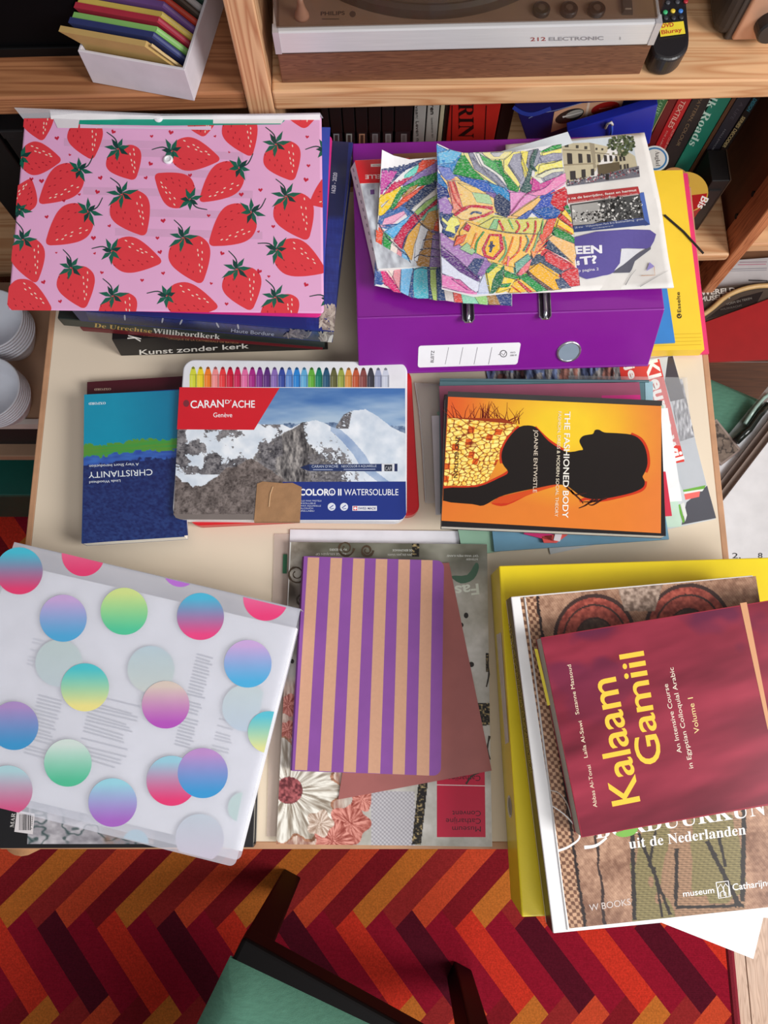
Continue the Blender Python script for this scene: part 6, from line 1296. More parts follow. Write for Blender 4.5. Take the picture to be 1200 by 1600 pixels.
        for k in range(n):
            t0_, t1_ = -math.cos(math.pi * k / n), -math.cos(math.pi * (k + 1) / n); w0 = math.sqrt(max(0, 1 - t0_ * t0_)) * r; w1 = math.sqrt(max(0, 1 - t1_ * t1_)) * r
            a.poly([(x - w0, y + t0_ * r), (x + w0, y + t0_ * r), (x + w1, y + t1_ * r), (x - w1, y + t1_ * r)], mixc(c0, c1, k / n))
        a.build('back_leaf_dot', t, 'satin')
dotted()

# ================================================================== the right hand stack
def right_stack():
    K = 2.424; F = lambda x, y: (750 + x / K, 860 + y / K)
    hB = .064; px = [(778, 885), (1262, 868), (1300, 1418), (817, 1432)]; q = quad(px, hB); d = [Z(p, .0005) for p in q]
    t = thing('lever_arch_binder', 'yellow lever arch binder under the large embroidery book', 'binder', base_of(q, .0005))
    ym = mat('yellow_vinyl', (236, 210, 32), .3, spec=.5, noise=.03, nscale=30, bump=.03, bscale=500)
    part('front_cover', ym, t, lambda b: b.prism(q, -.003), bevel=.0015, bseg=3); part('back_cover', ym, t, lambda b: b.prism([Z(p, .0035) for p in q], -.003), bevel=.001)
    W = (q[1] - q[0]).length
    part('spine', ym, t, lambda b: b.prism([Z(p, hB - .0005) for p in inset(q, (0, W - .0035, 0, 0))], -(hB - .001)), bevel=.0014, bseg=3)
    part('papers', C((234, 230, 222), .8), t, lambda b: b.prism([Z(p, hB - .012) for p in inset(q, (.01, .012, .01, .03))], -(hB - .016)))
    sm = plane_map(q[0], q[3], d[0]); a = Art(lambda x, y, l: sm(x, y, l + .0003)); a.frame(760, 870, 2.712)
    a.poly([(42, 330), (62, 320), (95, 785), (80, 795)], (206, 200, 190)); a.build('spine_label', t); a.mb = MB(); a.ell(98, 1058, 9, 48, (190, 190, 190), 24, -.07); a.ell(99, 1058, 6, 38, (60, 54, 40), 24, -.07); a.build('finger_ring', t)
    # papers sticking out at the front
    for i, (pp, lb) in enumerate(((((1100, 1290), (1250, 1330), (1220, 1425), (1150, 1440)), 'white sheet beneath the other sheet at the lower right corner'), (((1060, 1290), (1215, 1340), (1176, 1503), (1022, 1432)), 'white sheet in a sleeve poking out under the embroidery book corner'))):
        sheet('white_sheet', lb, 'paper', pp, hB + .0004 + i * .0016, hB + .0016 + i * .0016, (240, 240, 242), .6)
    # the embroidery book
    h0, h1 = hB + .0036, .100; px = [F(106, 178), F(1060, 90), (1268, 1420), F(290, 1448)]
    b = book('embroidery_book', 'large hardback with tapestry cover lying on the yellow binder', px, h0, h1, (236, 234, 234), 'L', gloss=.35, ct=.003, over=.004, spine_col=(70, 52, 44))
    q = quad(px, h1); u = (q[1] - q[0]).normalized(); v = (q[3] - q[0]).normalized()
    part('hinge_groove', C((206, 202, 200), .4), b, lambda m: m.tube([q[0] + u * .013 + v * .002 + Vector((0, 0, .0002)), q[3] + u * .013 - v * .002 + Vector((0, 0, .0002))], .0009, 8))
    def tap(uu, vv, X, Y):
        x = (X - 750) * K; y = (Y - 860) * K; n = fbm(x * .01, y * .01, 3, 4); wv = np.sin(x * .55 + y * .12) * np.sin(y * .6 - x * .1); ft = fbm(x * .08, y * .08, 9, 3)
        base = lerp3(C3((120, 84, 66)), C3((206, 166, 138)), np.clip(n * 1.1 - .1 + wv * .16 + (ft - .5) * .8, 0, 1))
        # distance across the cover from its left border
        e = x - np.interp(y, [180, 1440], [150, 335])
        ck = ((np.floor(e / 13) + np.floor(y / 14)) % 2); col1 = np.where((ck > .5)[..., None], C3((112, 76, 58)), C3((190, 150, 120))) * (.85 + .3 * ft[..., None]); c = np.where((e < 62)[..., None], col1, base)
        c = np.where(((np.abs(e - 66 - (ft - .5) * 14) < 6))[..., None], C3((46, 34, 32)) + 0 * c, c)
        c = np.where(((np.abs(e - 150 - (n - .5) * 40) < 5) & (y > 900))[..., None], C3((56, 42, 40)) + 0 * c, c)
        # red scalloped arches along the top
        for cx, cy, R in ((435, 330, 150), (790, 300, 160)):
            r = np.hypot((x - cx), (y - cy) * .95); ring = (r < R) & (r > R * .45) & (y < 330)
            c = np.where(ring[..., None], lerp3(C3((120, 50, 42)), C3((190, 96, 80)), np.clip(ft * 1.6 - .3, 0, 1)), c); c = np.where(((np.abs(r - R) < 7) | (np.abs(r - R * .78) < 3.5) | (np.abs(r - R * .45) < 6))[..., None] & (y < 330)[..., None], C3((64, 44, 40)) + 0 * c, c)
            c = np.where(((r < R * .45) & (y < 330))[..., None], lerp3(C3((60, 44, 40)), C3((110, 84, 70)), ft), c)
        ped = (np.abs(x - 605) < 60 + (220 - y) * .3) & (y < 230); c = np.where(ped[..., None], lerp3(C3((110, 90, 78)), C3((190, 166, 150)), np.clip(ft * 2 - .5, 0, 1)), c)
        # green and brown robes below, ruled with fine threads
        rob = (y > 1000) & (x > 575 + (n - .5) * 30) & (x < 1000 + (n - .5) * 30); th = (np.sin(y * .72) > 0); fold = fbm(x * .012, y * .004, 17, 3)
        rc = np.where((fold > .5)[..., None], C3((134, 122, 84)), C3((158, 124, 98))); rc = np.where(th[..., None], rc * .8, rc * 1.08); c = np.where(rob[..., None], rc, c)
        for x0, x1, y0, y1, w in ((575, 585, 1000, 1400, 8), (600, 720, 1070, 1380, 6), (665, 640, 1060, 1200, 5), (745, 742, 1130, 1350, 7), (742, 1000, 1352, 1345, 6), (860, 980, 1100, 1340, 9), (1000, 995, 980, 1330, 9), (900, 930, 1060, 1200, 6), (660, 690, 1200, 1390, 5)):
            L = math.hypot(x1 - x0, y1 - y0); px_ = ((x - x0) * (x1 - x0) + (y - y0) * (y1 - y0)) / L; dd = np.abs((x - x0) * (y1 - y0) - (y - y0) * (x1 - x0)) / L; c = np.where(((dd < w * (.5 + ft)) & (px_ > 0) & (px_ < L))[..., None], C3((52, 46, 44)) + 0 * c, c)
        return c
    raster('cover_photo', [F(152, 178), (1181, 900), (1262, 1411), F(338, 1432)], 290, 370, tap, HM(h1 + .00003), b)
    a = Art(HM(h1 + .0001)); a.frame(750, 860, K); Wt = (238, 234, 232)
    a.text('BORDUURKUN', (440, 1092), (1085, 1000), 62, Wt, sf=True); a.build('title_lettering', b); a.mb = MB()
    a.text('uit de Nederlanden', (566, 1130), (1008, 1075), 40, Wt, sf=True); a.build('subtitle_lettering', b); a.mb = MB()
    a.line(smooth_line([(290, 1140), (340, 1120), (378, 1080), (330, 1010), (262, 960)], 5), 10, Wt, 3); a.line(smooth_line([(395, 1125), (440, 1118), (480, 1088)], 4), 14, Wt, 8); a.line(smooth_line([(262, 908), (300, 920), (330, 960), (345, 1010)], 4), 4, (190, 176, 166)); a.build('swash_letter', b); a.mb = MB()
    a.poly(smooth_line([(512, 1074), (545, 1060), (598, 1044), (585, 1075), (540, 1086)], 3, True), (122, 176, 80)); a.build('leaf_mark', b); a.mb = MB()
    a.text('museum', (770, 1312), (888, 1297), 24, Wt, bold=.01); a.build('museum_lettering', b); a.mb = MB(); a.text('Catharijne', (958, 1288), (1105, 1268), 26, Wt, bold=.01); a.build('museum_lettering', b); a.mb = MB()
    for ln in ([(894, 1258), (940, 1252), (950, 1310), (904, 1318), (894, 1258)], [(906, 1312), (900, 1280), (912, 1264), (922, 1282), (926, 1308)], [(926, 1308), (922, 1276), (930, 1262), (942, 1276), (944, 1308)], [(912, 1314), (910, 1296), (920, 1290), (930, 1296), (932, 1312)]): a.line(ln, 3.4, Wt)
    a.build('museum_emblem', b); a.mb = MB(); a.text('W BOOKS', (416, 1366), (572, 1342), 26, (214, 200, 194)); a.build('publisher_lettering', b)
    q0 = [Z(p, h0) for p in q]; sm2 = plane_map(q[0], q[3], q0[0]); a = Art(lambda x, y, l: sm2(x, y, l + .0004)); a.frame(760, 870, 2.712)
    a.text('BORDUURKUNST UIT DE NEDERLANDEN', (196, 912), (104, 285), 12, (116, 92, 80)); a.build('spine_lettering', b)
    # the red course book
    h2, h3 = .1002, .125; px = [F(228, 330), (1270, 927), (1336, 1235), F(386, 1088)]
    b = book('language_course', 'red paperback with yellow title lying on the tapestry book', px, h2, h3, (150, 34, 54), 'R', gloss=.3, ct=.0012, over=.0006, pages=(186, 176, 160))
    def red(uu, vv, X, Y):
        n = fbm(uu * 2.2, vv * 7 + uu * 1.5, 3, 4); m = fbm(uu * 5, vv * 5, 12, 3); c = lerp3(C3((96, 18, 36)), C3((160, 50, 70)), np.clip(n * 1.9 - .45, 0, 1))
        return lerp3(c, C3((72, 24, 62)), np.clip((m - .58) * 5, 0, .6) * np.clip(.6 - vv, 0, 1) * 1.6)
    raster('cover_satin', [F(231, 333), (1268, 929), (1333, 1232), F(388, 1085)], 130, 80, red, HM(h3 + .00003), b)
    a = Art(HM(h3 + .0001)); a.frame(750, 860, K); Y = (246, 196, 66)
    a.text('Kalaam', (606, 950), (512, 478), 112, Y, bold=.01); a.build('title_lettering', b); a.mb = MB(); a.text('Gamiil', (690, 802), (618, 380), 98, Y, bold=.01); a.build('title_lettering', b); a.mb = MB()
    for st, p0, p1 in (('Abbas Al-Tonsi', (444, 972), (418, 812)), ('Laila Al-Sawi', (408, 784), (385, 645)), ('Suzanne Massoud', (376, 620), (344, 432))): a.text(st, p0, p1, 15, (238, 220, 190)); a.build('author_lettering', b); a.mb = MB()
    for st, p0, p1 in (('An Intensive Course', (764, 766), (711, 505)), ('in Egyptian Colloquial Arabic', (808, 824), (732, 442))): a.text(st, p0, p1, 18, (238, 224, 204)); a.build('subtitle_lettering', b); a.mb = MB()
    a.text('Volume 1', (832, 690), (806, 556), 21, (244, 214, 150)); a.build('volume_lettering', b); a.mb = MB()
    a.poly([(985, 200), (1010, 196), (1096, 640), (1090, 680)], (206, 150, 110)); a.build('cover_band', b)
    part('sticky_tab', C((226, 206, 60), .6), b, lambda m: m.prism([P(*F(*p), h3 - .008) for p in ((206, 372), (218, 374), (266, 585), (256, 588))], -.0006))
right_stack()

# ================================================================== books and bags under the shelf
def upright(name, label, cat, x0, x1, yref, v, depth, top, col, rough=.45, group=None, bottom=None):
    """a book standing on the lower shelf, its spine on the plane v between two sight lines"""
    u0 = SUV(VP(x0, yref, v))[0]; u1 = SUV(VP(x1, yref, v))[0]; h0 = LOWH + .0005 if bottom is None else bottom; ct = min(.0025, (u1 - u0) * .16); g = .0004
    u0 += g; u1 -= g
    t = thing(name, label, cat, SP((u0 + u1) / 2, v + depth / 2, h0), group); m = C(col, rough, noise=.05)
    part('spine', m, t, lambda b: sbox(b, u0, u1, v, v + ct, h0, top), bevel=.0008)
    part('front_cover', m, t, lambda b: sbox(b, u0, u0 + ct, v + ct, v + depth, h0, top)); part('back_cover', m, t, lambda b: sbox(b, u1 - ct, u1, v + ct, v + depth, h0, top))
    part('pages', C((206, 196, 176), .8), t, lambda b: sbox(b, u0 + ct, u1 - ct, v + ct, v + depth - .003, h0 + .002, top - .003))
    return t
def vart(t, v, name='spine_lettering', kind='satin'):
    a = Art(lambda x, y, l: VP(x, y, v - .0004 - l)); a._n = (name, t, kind); return a
def done(a): o = a.build(a._n[0], a._n[1], a._n[2]); a.mb = MB(); return o
def under_shelf():
    T = SH0 - .012; v = .045; g = 'black cases under the shelf'
    E = [503, 515, 535, 555, 575, 596, 616, 637, 646]
    words = ['first', 'second', 'third', 'fourth', 'fifth', 'sixth', 'seventh']
    for i in range(7):
        x0, x1 = (E[i], E[i + 1]); x1 = 645 if i == 6 else x1
        u0 = SUV(VP(x0, 190, v))[0] + .0006; u1 = SUV(VP(x1, 190, v))[0] - .0006; hb = SUV(VP(580, 207, v))[2]; h0 = LOWH + .0005
        t = thing('disc_case', 'black plastic case under the shelf, %s from the strawberry stack' % words[i], 'case', SP((u0 + u1) / 2, v + .06, h0), g)
        part('sleeve', C((20, 20, 22), .4), t, lambda b: sbox(b, u0, u1, v, v + .12, hb, T), bevel=.001)
        part('tray', C((34, 34, 38), .4), t, lambda b: sbox(b, u0 + .001, u1 - .001, v + .003, v + .12, h0, hb), bevel=.0005)
        c = [(120, 116, 112), (150, 160, 170), (170, 180, 176), (196, 150, 120), (140, 142, 146), (156, 158, 160), (130, 130, 132)][i]
        a = Art(lambda x, y, l: VP(x, y, v + .0025 - l)); xm = (x0 + x1) / 2 + 1
        a.rectangle(xm - 5, 209, xm + 4, 226, c); a.rectangle(xm - 3, 211, xm + 2, 224, mixc(c, (20, 20, 20), .7) if i < 4 else mixc(c, (0, 0, 0), .2)); a.build('label_window', t)
    t = upright('grey_book', 'light grey book with dark spine lettering beside the black cases', 'book', 646, 665, 190, v, .13, T, (156, 154, 150))
    a = vart(t, v); a.frame(500, 150, 4); a.text('ervaan: Leven na', (596, 30), (604, 300), 20, (40, 38, 38), bold=.005); done(a)
    t = upright('grey_book', 'light grey book with bold dark lettering next to the red book', 'book', 666, 685, 190, v, .13, T, (164, 162, 156))
    a = vart(t, v); a.frame(500, 150, 4); a.text('leren', (690, 20), (692, 116), 26, (28, 26, 26), bold=.02); done(a); a.text('lovemans en', (694, 138), (700, 260), 14, (60, 58, 56)); done(a)
    upright('thin_book', 'thin cream book squeezed between grey and red books', 'book', 686, 693, 190, v, .13, T, (176, 168, 140))
    t = upright('red_book', 'red book with large black letters on its spine under the shelf', 'book', 700, 778, 190, v, .14, T, (176, 34, 26))
    a = vart(t, v); a.frame(500, 150, 4)
    a.text('BERIN', (866, -110), (868, 262), 100, (24, 12, 12), sf=True); done(a)
    a.line([(826, 60), (822, 290)], 5, (30, 12, 12)); done(a); a.line([(1040, 60), (1030, 290)], 5, (30, 12, 12)); done(a)
    upright('dark_book', 'black worn book next to the red book under the shelf', 'book', 779, 800, 190, v + .01, .13, T, (20, 14, 14))
    upright('dark_book', 'very dark thin book left of the red book', 'book', 693.5, 699.5, 190, v + .004, .13, T, (36, 26, 24))
    # bags
    def bag(name, label, px, vv, depth, col, hb=None):
        top = [VP(x, y, vv) for x, y in px]; c = sum(top, Vector()) / len(top); t = thing(name, label, 'bag', Z(c, LOWH))
        b = MB(); n = len(top); bk = [p + SN * depth for p in top]
        b.add(top + bk, [tuple(range(n)), tuple(range(2 * n - 1, n - 1, -1))] + [(i, (i + 1) % n, (i + 1) % n + n, i + n) for i in range(n)]); b.build('bag_body', C(col, .35), t, bevel=.001); return t
    foot = lambda px: [px[0], px[1]]
    vv = .04; lo = lambda x: (x, 330)
    t = bag('carrier_bag', 'dark blue carrier bag printed with lips standing under the shelf', [(803, 160), (1010, 150), (985, 235), (830, 240)], vv, .04, (16, 24, 84))
    a = vart(t, vv, 'printed_panel', 'gloss'); a.frame(780, 140, 5.4545)
    a.poly([(470, 190), (700, 115), (1060, 90), (1030, 180), (730, 260), (440, 365)], (196, 150, 120)); done(a)
    a._n = ('lips_print', t, 'gloss'); a.ell(600, 225, 130, 52, (44, 38, 34), 24, -.35); a.ell(640, 208, 80, 30, (150, 146, 138), 20, -.32); a.line([(540, 235), (620, 215), (710, 190)], 14, (220, 214, 206), 4); done(a)
    a.ell(905, 160, 125, 52, (150, 30, 26), 24, -.25); a.line([(850, 165), (900, 158), (960, 145)], 8, (190, 110, 100), 3); done(a)
    a._n = ('bag_fold', t, 'gloss'); a.line([(250, 245), (330, 205), (470, 180), (700, 115)], 6, (120, 130, 170)); done(a); a.line(smooth_line([(120, 150), (200, 200), (300, 210), (440, 160)], 4), 34, (36, 60, 150)); done(a); a.poly([(725, 255), (745, 250), (775, 110), (755, 110)], (216, 190, 170)); done(a)
    vv = .014
    t = bag('gift_bag', 'bright blue paper gift bag with cord handle behind the newspaper', [(886, 205), (1028, 163), (1015, 225), (900, 250), (893, 225)], vv, .012, (28, 40, 150))
    p = VP(955, 192, vv - .001); a0 = VP(957, 206, vv - .001)
    part('cord_handle', C((206, 200, 196), .6), t, lambda b: b.tube([VP(946, 200, vv - .001), VP(949, 194, vv - .005), VP(955, 191, vv - .006), VP(957, 195, vv - .004)], .0016, 8), smooth=True)
    part('cord_tail', C((40, 70, 170), .6), t, lambda b: b.tube([VP(956, 194, vv - .004), VP(956, 204, vv - .004), VP(954, 214, vv - .003)], .0016, 8), smooth=True)
    # the row of books on the right
    v = .10; y = 157.5
    t = upright('green_book', 'green book leaning in the right hand row behind the gift bag', 'book', 1025, 1043.4, y, v, .15, T, (52, 104, 60)); a = vart(t, v); a.frame(990, 140, 5.714); a.text('FLORE', (262, 40), (182, 222), 36, (140, 176, 130), sf=True); done(a); a.line([(306, 100), (134, 430)], 5, (206, 170, 120)); done(a)
    upright('dark_red_book', 'dark red book between the green book and the textiles book', 'book', 1043.6, 1058, y, v, .15, T, (104, 20, 24))
    t = upright('textiles_book', 'bright red book about textiles in the right hand row', 'book', 1058.2, 1080, y, v, .15, T, (178, 28, 36)); a = vart(t, v); a.frame(990, 140, 5.714); a.text('TEXTILES', (430, 90), (306, 332), 44, (226, 176, 160), bold=.005); done(a); a.text('FROM CLUB AND', (350, 350), (262, 545), 20, (214, 140, 130)); done(a); a.text('THE LABOR', (296, 360), (215, 530), 16, (214, 140, 130)); done(a)
    t = upright('pattern_book', 'black book about pattern and colour left of the teal book', 'book', 1080.3, 1111, y, v, .15, T, (40, 34, 36)); a = vart(t, v); a.frame(990, 140, 5.714); a.text('PATTERN, COLOUR', (590, 70), (378, 498), 30, (132, 108, 82)); done(a)
    t = upright('silk_book', 'teal book about silk roads in the right hand row', 'book', 1111.5, 1141, y, v, .15, T, (30, 122, 100)); a = vart(t, v); a.frame(990, 140, 5.714); a.text('Silk Roads', (740, -40), (492, 490), 70, (196, 222, 208), sf=True); done(a)
    upright('brown_book', 'thin brown book right of the teal book', 'book', 1141.3, 1149, y, v, .15, T, (96, 62, 40))
    t = upright('slate_book', 'dark slate book with faint silver lettering near the shelf end', 'book', 1149.3, 1172, y, v, .15, T, (50, 48, 58)); a = vart(t, v); a.frame(990, 140, 5.714); a.text('A LIFE', (960, 110), (860, 260), 30, (92, 88, 98)); done(a); a.text('HALLSWORTH', (812, 352), (664, 585), 16, (150, 146, 150)); done(a)
    t = upright('black_book', 'black book with cream lettering at the dark end of the row', 'book', 1172.3, 1186, y, v + .003, .15, T, (22, 18, 18)); a = vart(t, v + .003); a.frame(990, 140, 5.714); a.text('SERIES DECODER', (975, 235), (790, 510), 30, (206, 186, 130), bold=.02); done(a); a.text('DESIGN', (1075, 75), (1008, 185), 32, (60, 140, 160), bold=.02); done(a)
    # black box at the end of the lower shelf
    u0 = SUV(VP(1101, 330, .02))[0]; u1 = SUV(VP(1128, 330, .02))[0]; 
    t = thing('box_file', 'black box file standing at the right end of the lower shelf', 'box', SP((u0 + u1) / 2, .12, LOWH)); hb = SUV(VP(1120, 268, .06))[2]
    part('case', C((20, 16, 16), .5), t, lambda b: sbox(b, u0, u1, .045, .095, LOWH + .0005, hb), bevel=.001); part('lid_edge', C((70, 50, 36), .6), t, lambda b: sbox(b, u1, u1 + .0015, .045, .095, LOWH + .0005, hb + .001)); part('handle_strip', C((34, 28, 28), .5), t, lambda b: sbox(b, u0 + .004, u1 - .004, .043, .045, LOWH + .02, hb - .02))
    # round tins
    def rtin(label, px, py, h, r, col, rim, mark, z0=None):
        p = P(px, py, h); t = thing('round_tin', label, 'tin', (p.x, p.y, ZT + LOWH + .0005), 'round tins on the lower shelf'); z0 = z0 or LOWH + .0005
        part('body', C(rim, .4), t, lambda b: b.lathe((p.x, p.y, ZT + z0), [(r * .97, 0), (r * .97, h - z0 - .012)], 40)); part('lid', C(rim, .35), t, lambda b: b.lathe((p.x, p.y, ZT + h - .012), [(r, 0), (r, .011), (r - .001, .012)], 40), smooth=False)
        a = Art(HM(h + .0002)); mark(a, px, py, FPX * r / (.84 - h)); return t, a
    def m1(a, x, y, k): a.ell(x, y, k * .93, k * .86, (214, 216, 212), 32); a.ell(x, y, k * .82, k * .76, (60, 118, 166), 32); a.ell(x, y, k * .70, k * .64, (216, 214, 206), 32); a.text('Aagkel', (x + 1, y - k * .5), (x + 2, y + k * .5), k * .3, (60, 56, 56), sf=True)
    t, a = rtin('round tin with white and blue lid beside the newspaper', 1023, 248, -.075, .018, None, (176, 190, 110), m1); a.build('lid_label', t)
    def m2(a, x, y, k): a.ell(x, y, k * .94, k * .86, (180, 128, 78), 32); a.ell(x, y, k * .8, k * .73, (190, 138, 86), 32)
    t, a = rtin('round tin with plain brown lid behind the yellow folder', 1054, 283, -.072, .019, None, (140, 92, 56), m2, -.0935); a.build('lid_label', t)
    def m3(a, x, y, k):
        a.ell(x, y, k * .9, k * .82, (204, 160, 66), 36); a.l += 1; a.poly([(x - k * .2, y + k * .18), (x + k * .86, y + k * .05), (x + k * .74, y + k * .5), (x + k * .2, y + k * .8), (x - k * .3, y + k * .78)], (170, 34, 34)); a.text('Bis', (x + k * .66, y + k * .15), (x + k * .45, y + k * .62), k * .3, (232, 220, 214), bold=.02)
    t, a = rtin('round red tin with yellow and red lid right of the yellow folder', 1072, 300, -.095, .030, None, (150, 36, 32), m3); a.build('lid_label', t)
    # black boxes at the left
    for i, (x0, x1, yb, c, lb) in enumerate(((-60, 17, 300, (14, 13, 15), 'black box at the far left of the lower shelf'), (24, 60, 250, (22, 20, 22), 'black box behind the strawberry wallet on the lower shelf'))):
        u0 = SUV(VP(x0, 240, .03))[0]; u1 = SUV(VP(x1, 240, .03))[0]; t = thing('storage_box', lb, 'box', SP((u0 + u1) / 2, .1, LOWH)); 
        part('body', C(c, .5), t, lambda b: sbox(b, u0, u1, .03, .2, LOWH + .0005, .045 - i * .01), bevel=.002); part('lid', C(mixc(c, (60, 60, 60), .2), .45), t, lambda b: sbox(b, u0 - .001, u1 + .001, .028, .202, .045 - i * .01, .06 - i * .01), bevel=.002)
under_shelf()

# ================================================================== the bay right of the table
def right_bay():
    hb = -.372
    A = SUV(P(1100, 510, hb)); q0 = SUV(P(1260, 400, hb)); vmin = .001; ua = UR + .024; ub = UR + .5
    t = thing('cardboard_box', 'brown cardboard box in the lower right bay carrying papers', 'box', SP((ua + ub) / 2, .13, FLOOR_H + .0805)); km = mat('kraft_board', (128, 86, 58), .8, noise=.1, nscale=40)
    part('box_body', km, t, lambda b: sbox(b, ua, ub, vmin, .28, FLOOR_H + .0805, hb - .002)); part('box_lid', km, t, lambda b: sbox(b, ua - .0005, ub, vmin - .001, .281, hb - .02, hb), bevel=.001)
    h = hb + .0005
    def flat(name, label, cat, px, h0, h1, col, rough=.6): 
        q = [P(x, y, h1) for x, y in px]; o = MB().prism(q, -(h1 - h0)).build(name, C(col, rough), origin=base_of(q, h0)); return tag(o, label, cat)
    m = flat('museum_leaflet', 'brown museum leaflet with bold white lettering in the right bay', 'leaflet', [(1092, 452), (1215, 438), (1196, 505), (1096, 512)], -.338, -.335, (74, 62, 54), .4)
    a = Art(HM(-.3349)); a.frame(1080, 400, 7.27)
    a.text('WERELD', (110, 446), (505, 412), 58, (206, 200, 192), bold=.03); a.build('title_lettering', m); a.mb = MB(); a.text('MUSEUM', (105, 518), (440, 478), 54, (196, 190, 182), bold=.03); a.build('title_lettering', m); a.mb = MB()
    a.poly([(165, 720), (330, 590), (560, 470), (820, 400), (720, 580), (500, 630)], (36, 32, 32)); a.build('dark_photo', m); a.mb = MB(); a.text('VORM EN TEKEN', (400, 560), (690, 490), 26, (130, 124, 116)); a.build('cover_lettering', m); a.mb = MB(); a.text('WILSKRACHT', (330, 620), (580, 570), 22, (96, 90, 84)); a.build('cover_lettering', m)
    p = flat('paper_pile', 'pile of white printed sheets on the cardboard box in the right bay', 'paper', [(1128, 408), (1290, 396), (1300, 436), (1116, 452)], h + .0045, h + .016, (186, 180, 180))
    a = Art(HM(h + .0162)); a.frame(1080, 400, 7.27); a.hold = True
    for ln, w, c in (([(430, 78), (480, 74)], 8, (150, 140, 150)), ([(550, 72), (860, 66)], 9, (150, 120, 130)), ([(530, 100), (850, 92)], 9, (176, 110, 126)), ([(370, 152), (860, 138)], 8, (130, 126, 132)), ([(360, 172), (860, 160)], 7, (140, 136, 142)), ([(650, 275), (870, 282)], 16, (70, 66, 68))): a.line(ln, w, c)
    a.build('page_print', p, 'matte')['kind'] = 'stuff'
    # red box with a bamboo hoop handle in front of the bay
    hr = -.33; q = [P(1090, 508, hr), P(1330, 420, hr), P(1330, 556, hr), P(1096, 566, hr)]
    o = MB().prism(q, -.004).build('red_folder', C((160, 24, 28), .5), origin=base_of(q, hr - .004)); tag(o, 'large red card folder lying on the brown chest right of the table', 'folder')
    x0 = q[3].x + .004; x1 = x0 + .4; y0 = q[3].y + .003; y1 = SP(UR, 0, 0).y - .004; z1 = ZT + hr - .0085
    t = thing('wooden_chest', 'low dark brown wooden chest under the red folder', 'chest', ((x0 + x1) / 2, (y0 + y1) / 2, .0005)); cm = mat('dark_oak', (104, 62, 42), .5, noise=.2, nscale=14, stretch=(1, 8, 8), grain=((74, 42, 30), 8, (.3, 4, 5)))
    V = lambda x, y, z: Vector((x, y, z))
    part('chest_lid', cm, t, lambda b: b.hexa([V(x0, y1, z1), V(x1, y1, z1), V(x1, y0, z1), V(x0, y0, z1)], [V(x0, y1, z1 - .02), V(x1, y1, z1 - .02), V(x1, y0, z1 - .02), V(x0, y0, z1 - .02)]), bevel=.002)
    part('chest_body', cm, t, lambda b: b.hexa([V(x0 + .006, y1, z1 - .02), V(x1, y1, z1 - .02), V(x1, y0 + .006, z1 - .02), V(x0 + .006, y0 + .006, z1 - .02)], [V(x0 + .006, y1, .0005), V(x1, y1, .0005), V(x1, y0 + .006, .0005), V(x0 + .006, y0 + .006, .0005)]))
    hp = smooth_line([(1098, 492), (1112, 482), (1135, 463), (1160, 452), (1185, 447), (1215, 446)], 4)
    o = MB().tube([P(x, y, -.3302) for x, y in hp], .0042, 10).build('hoop_handle', mat('bamboo', (196, 158, 104), .5, noise=.15, nscale=60), origin=P(1150, 460, -.334), smooth=True); tag(o, 'tan bamboo hoop lying across the brown museum leaflet', 'hoop')
right_bay()

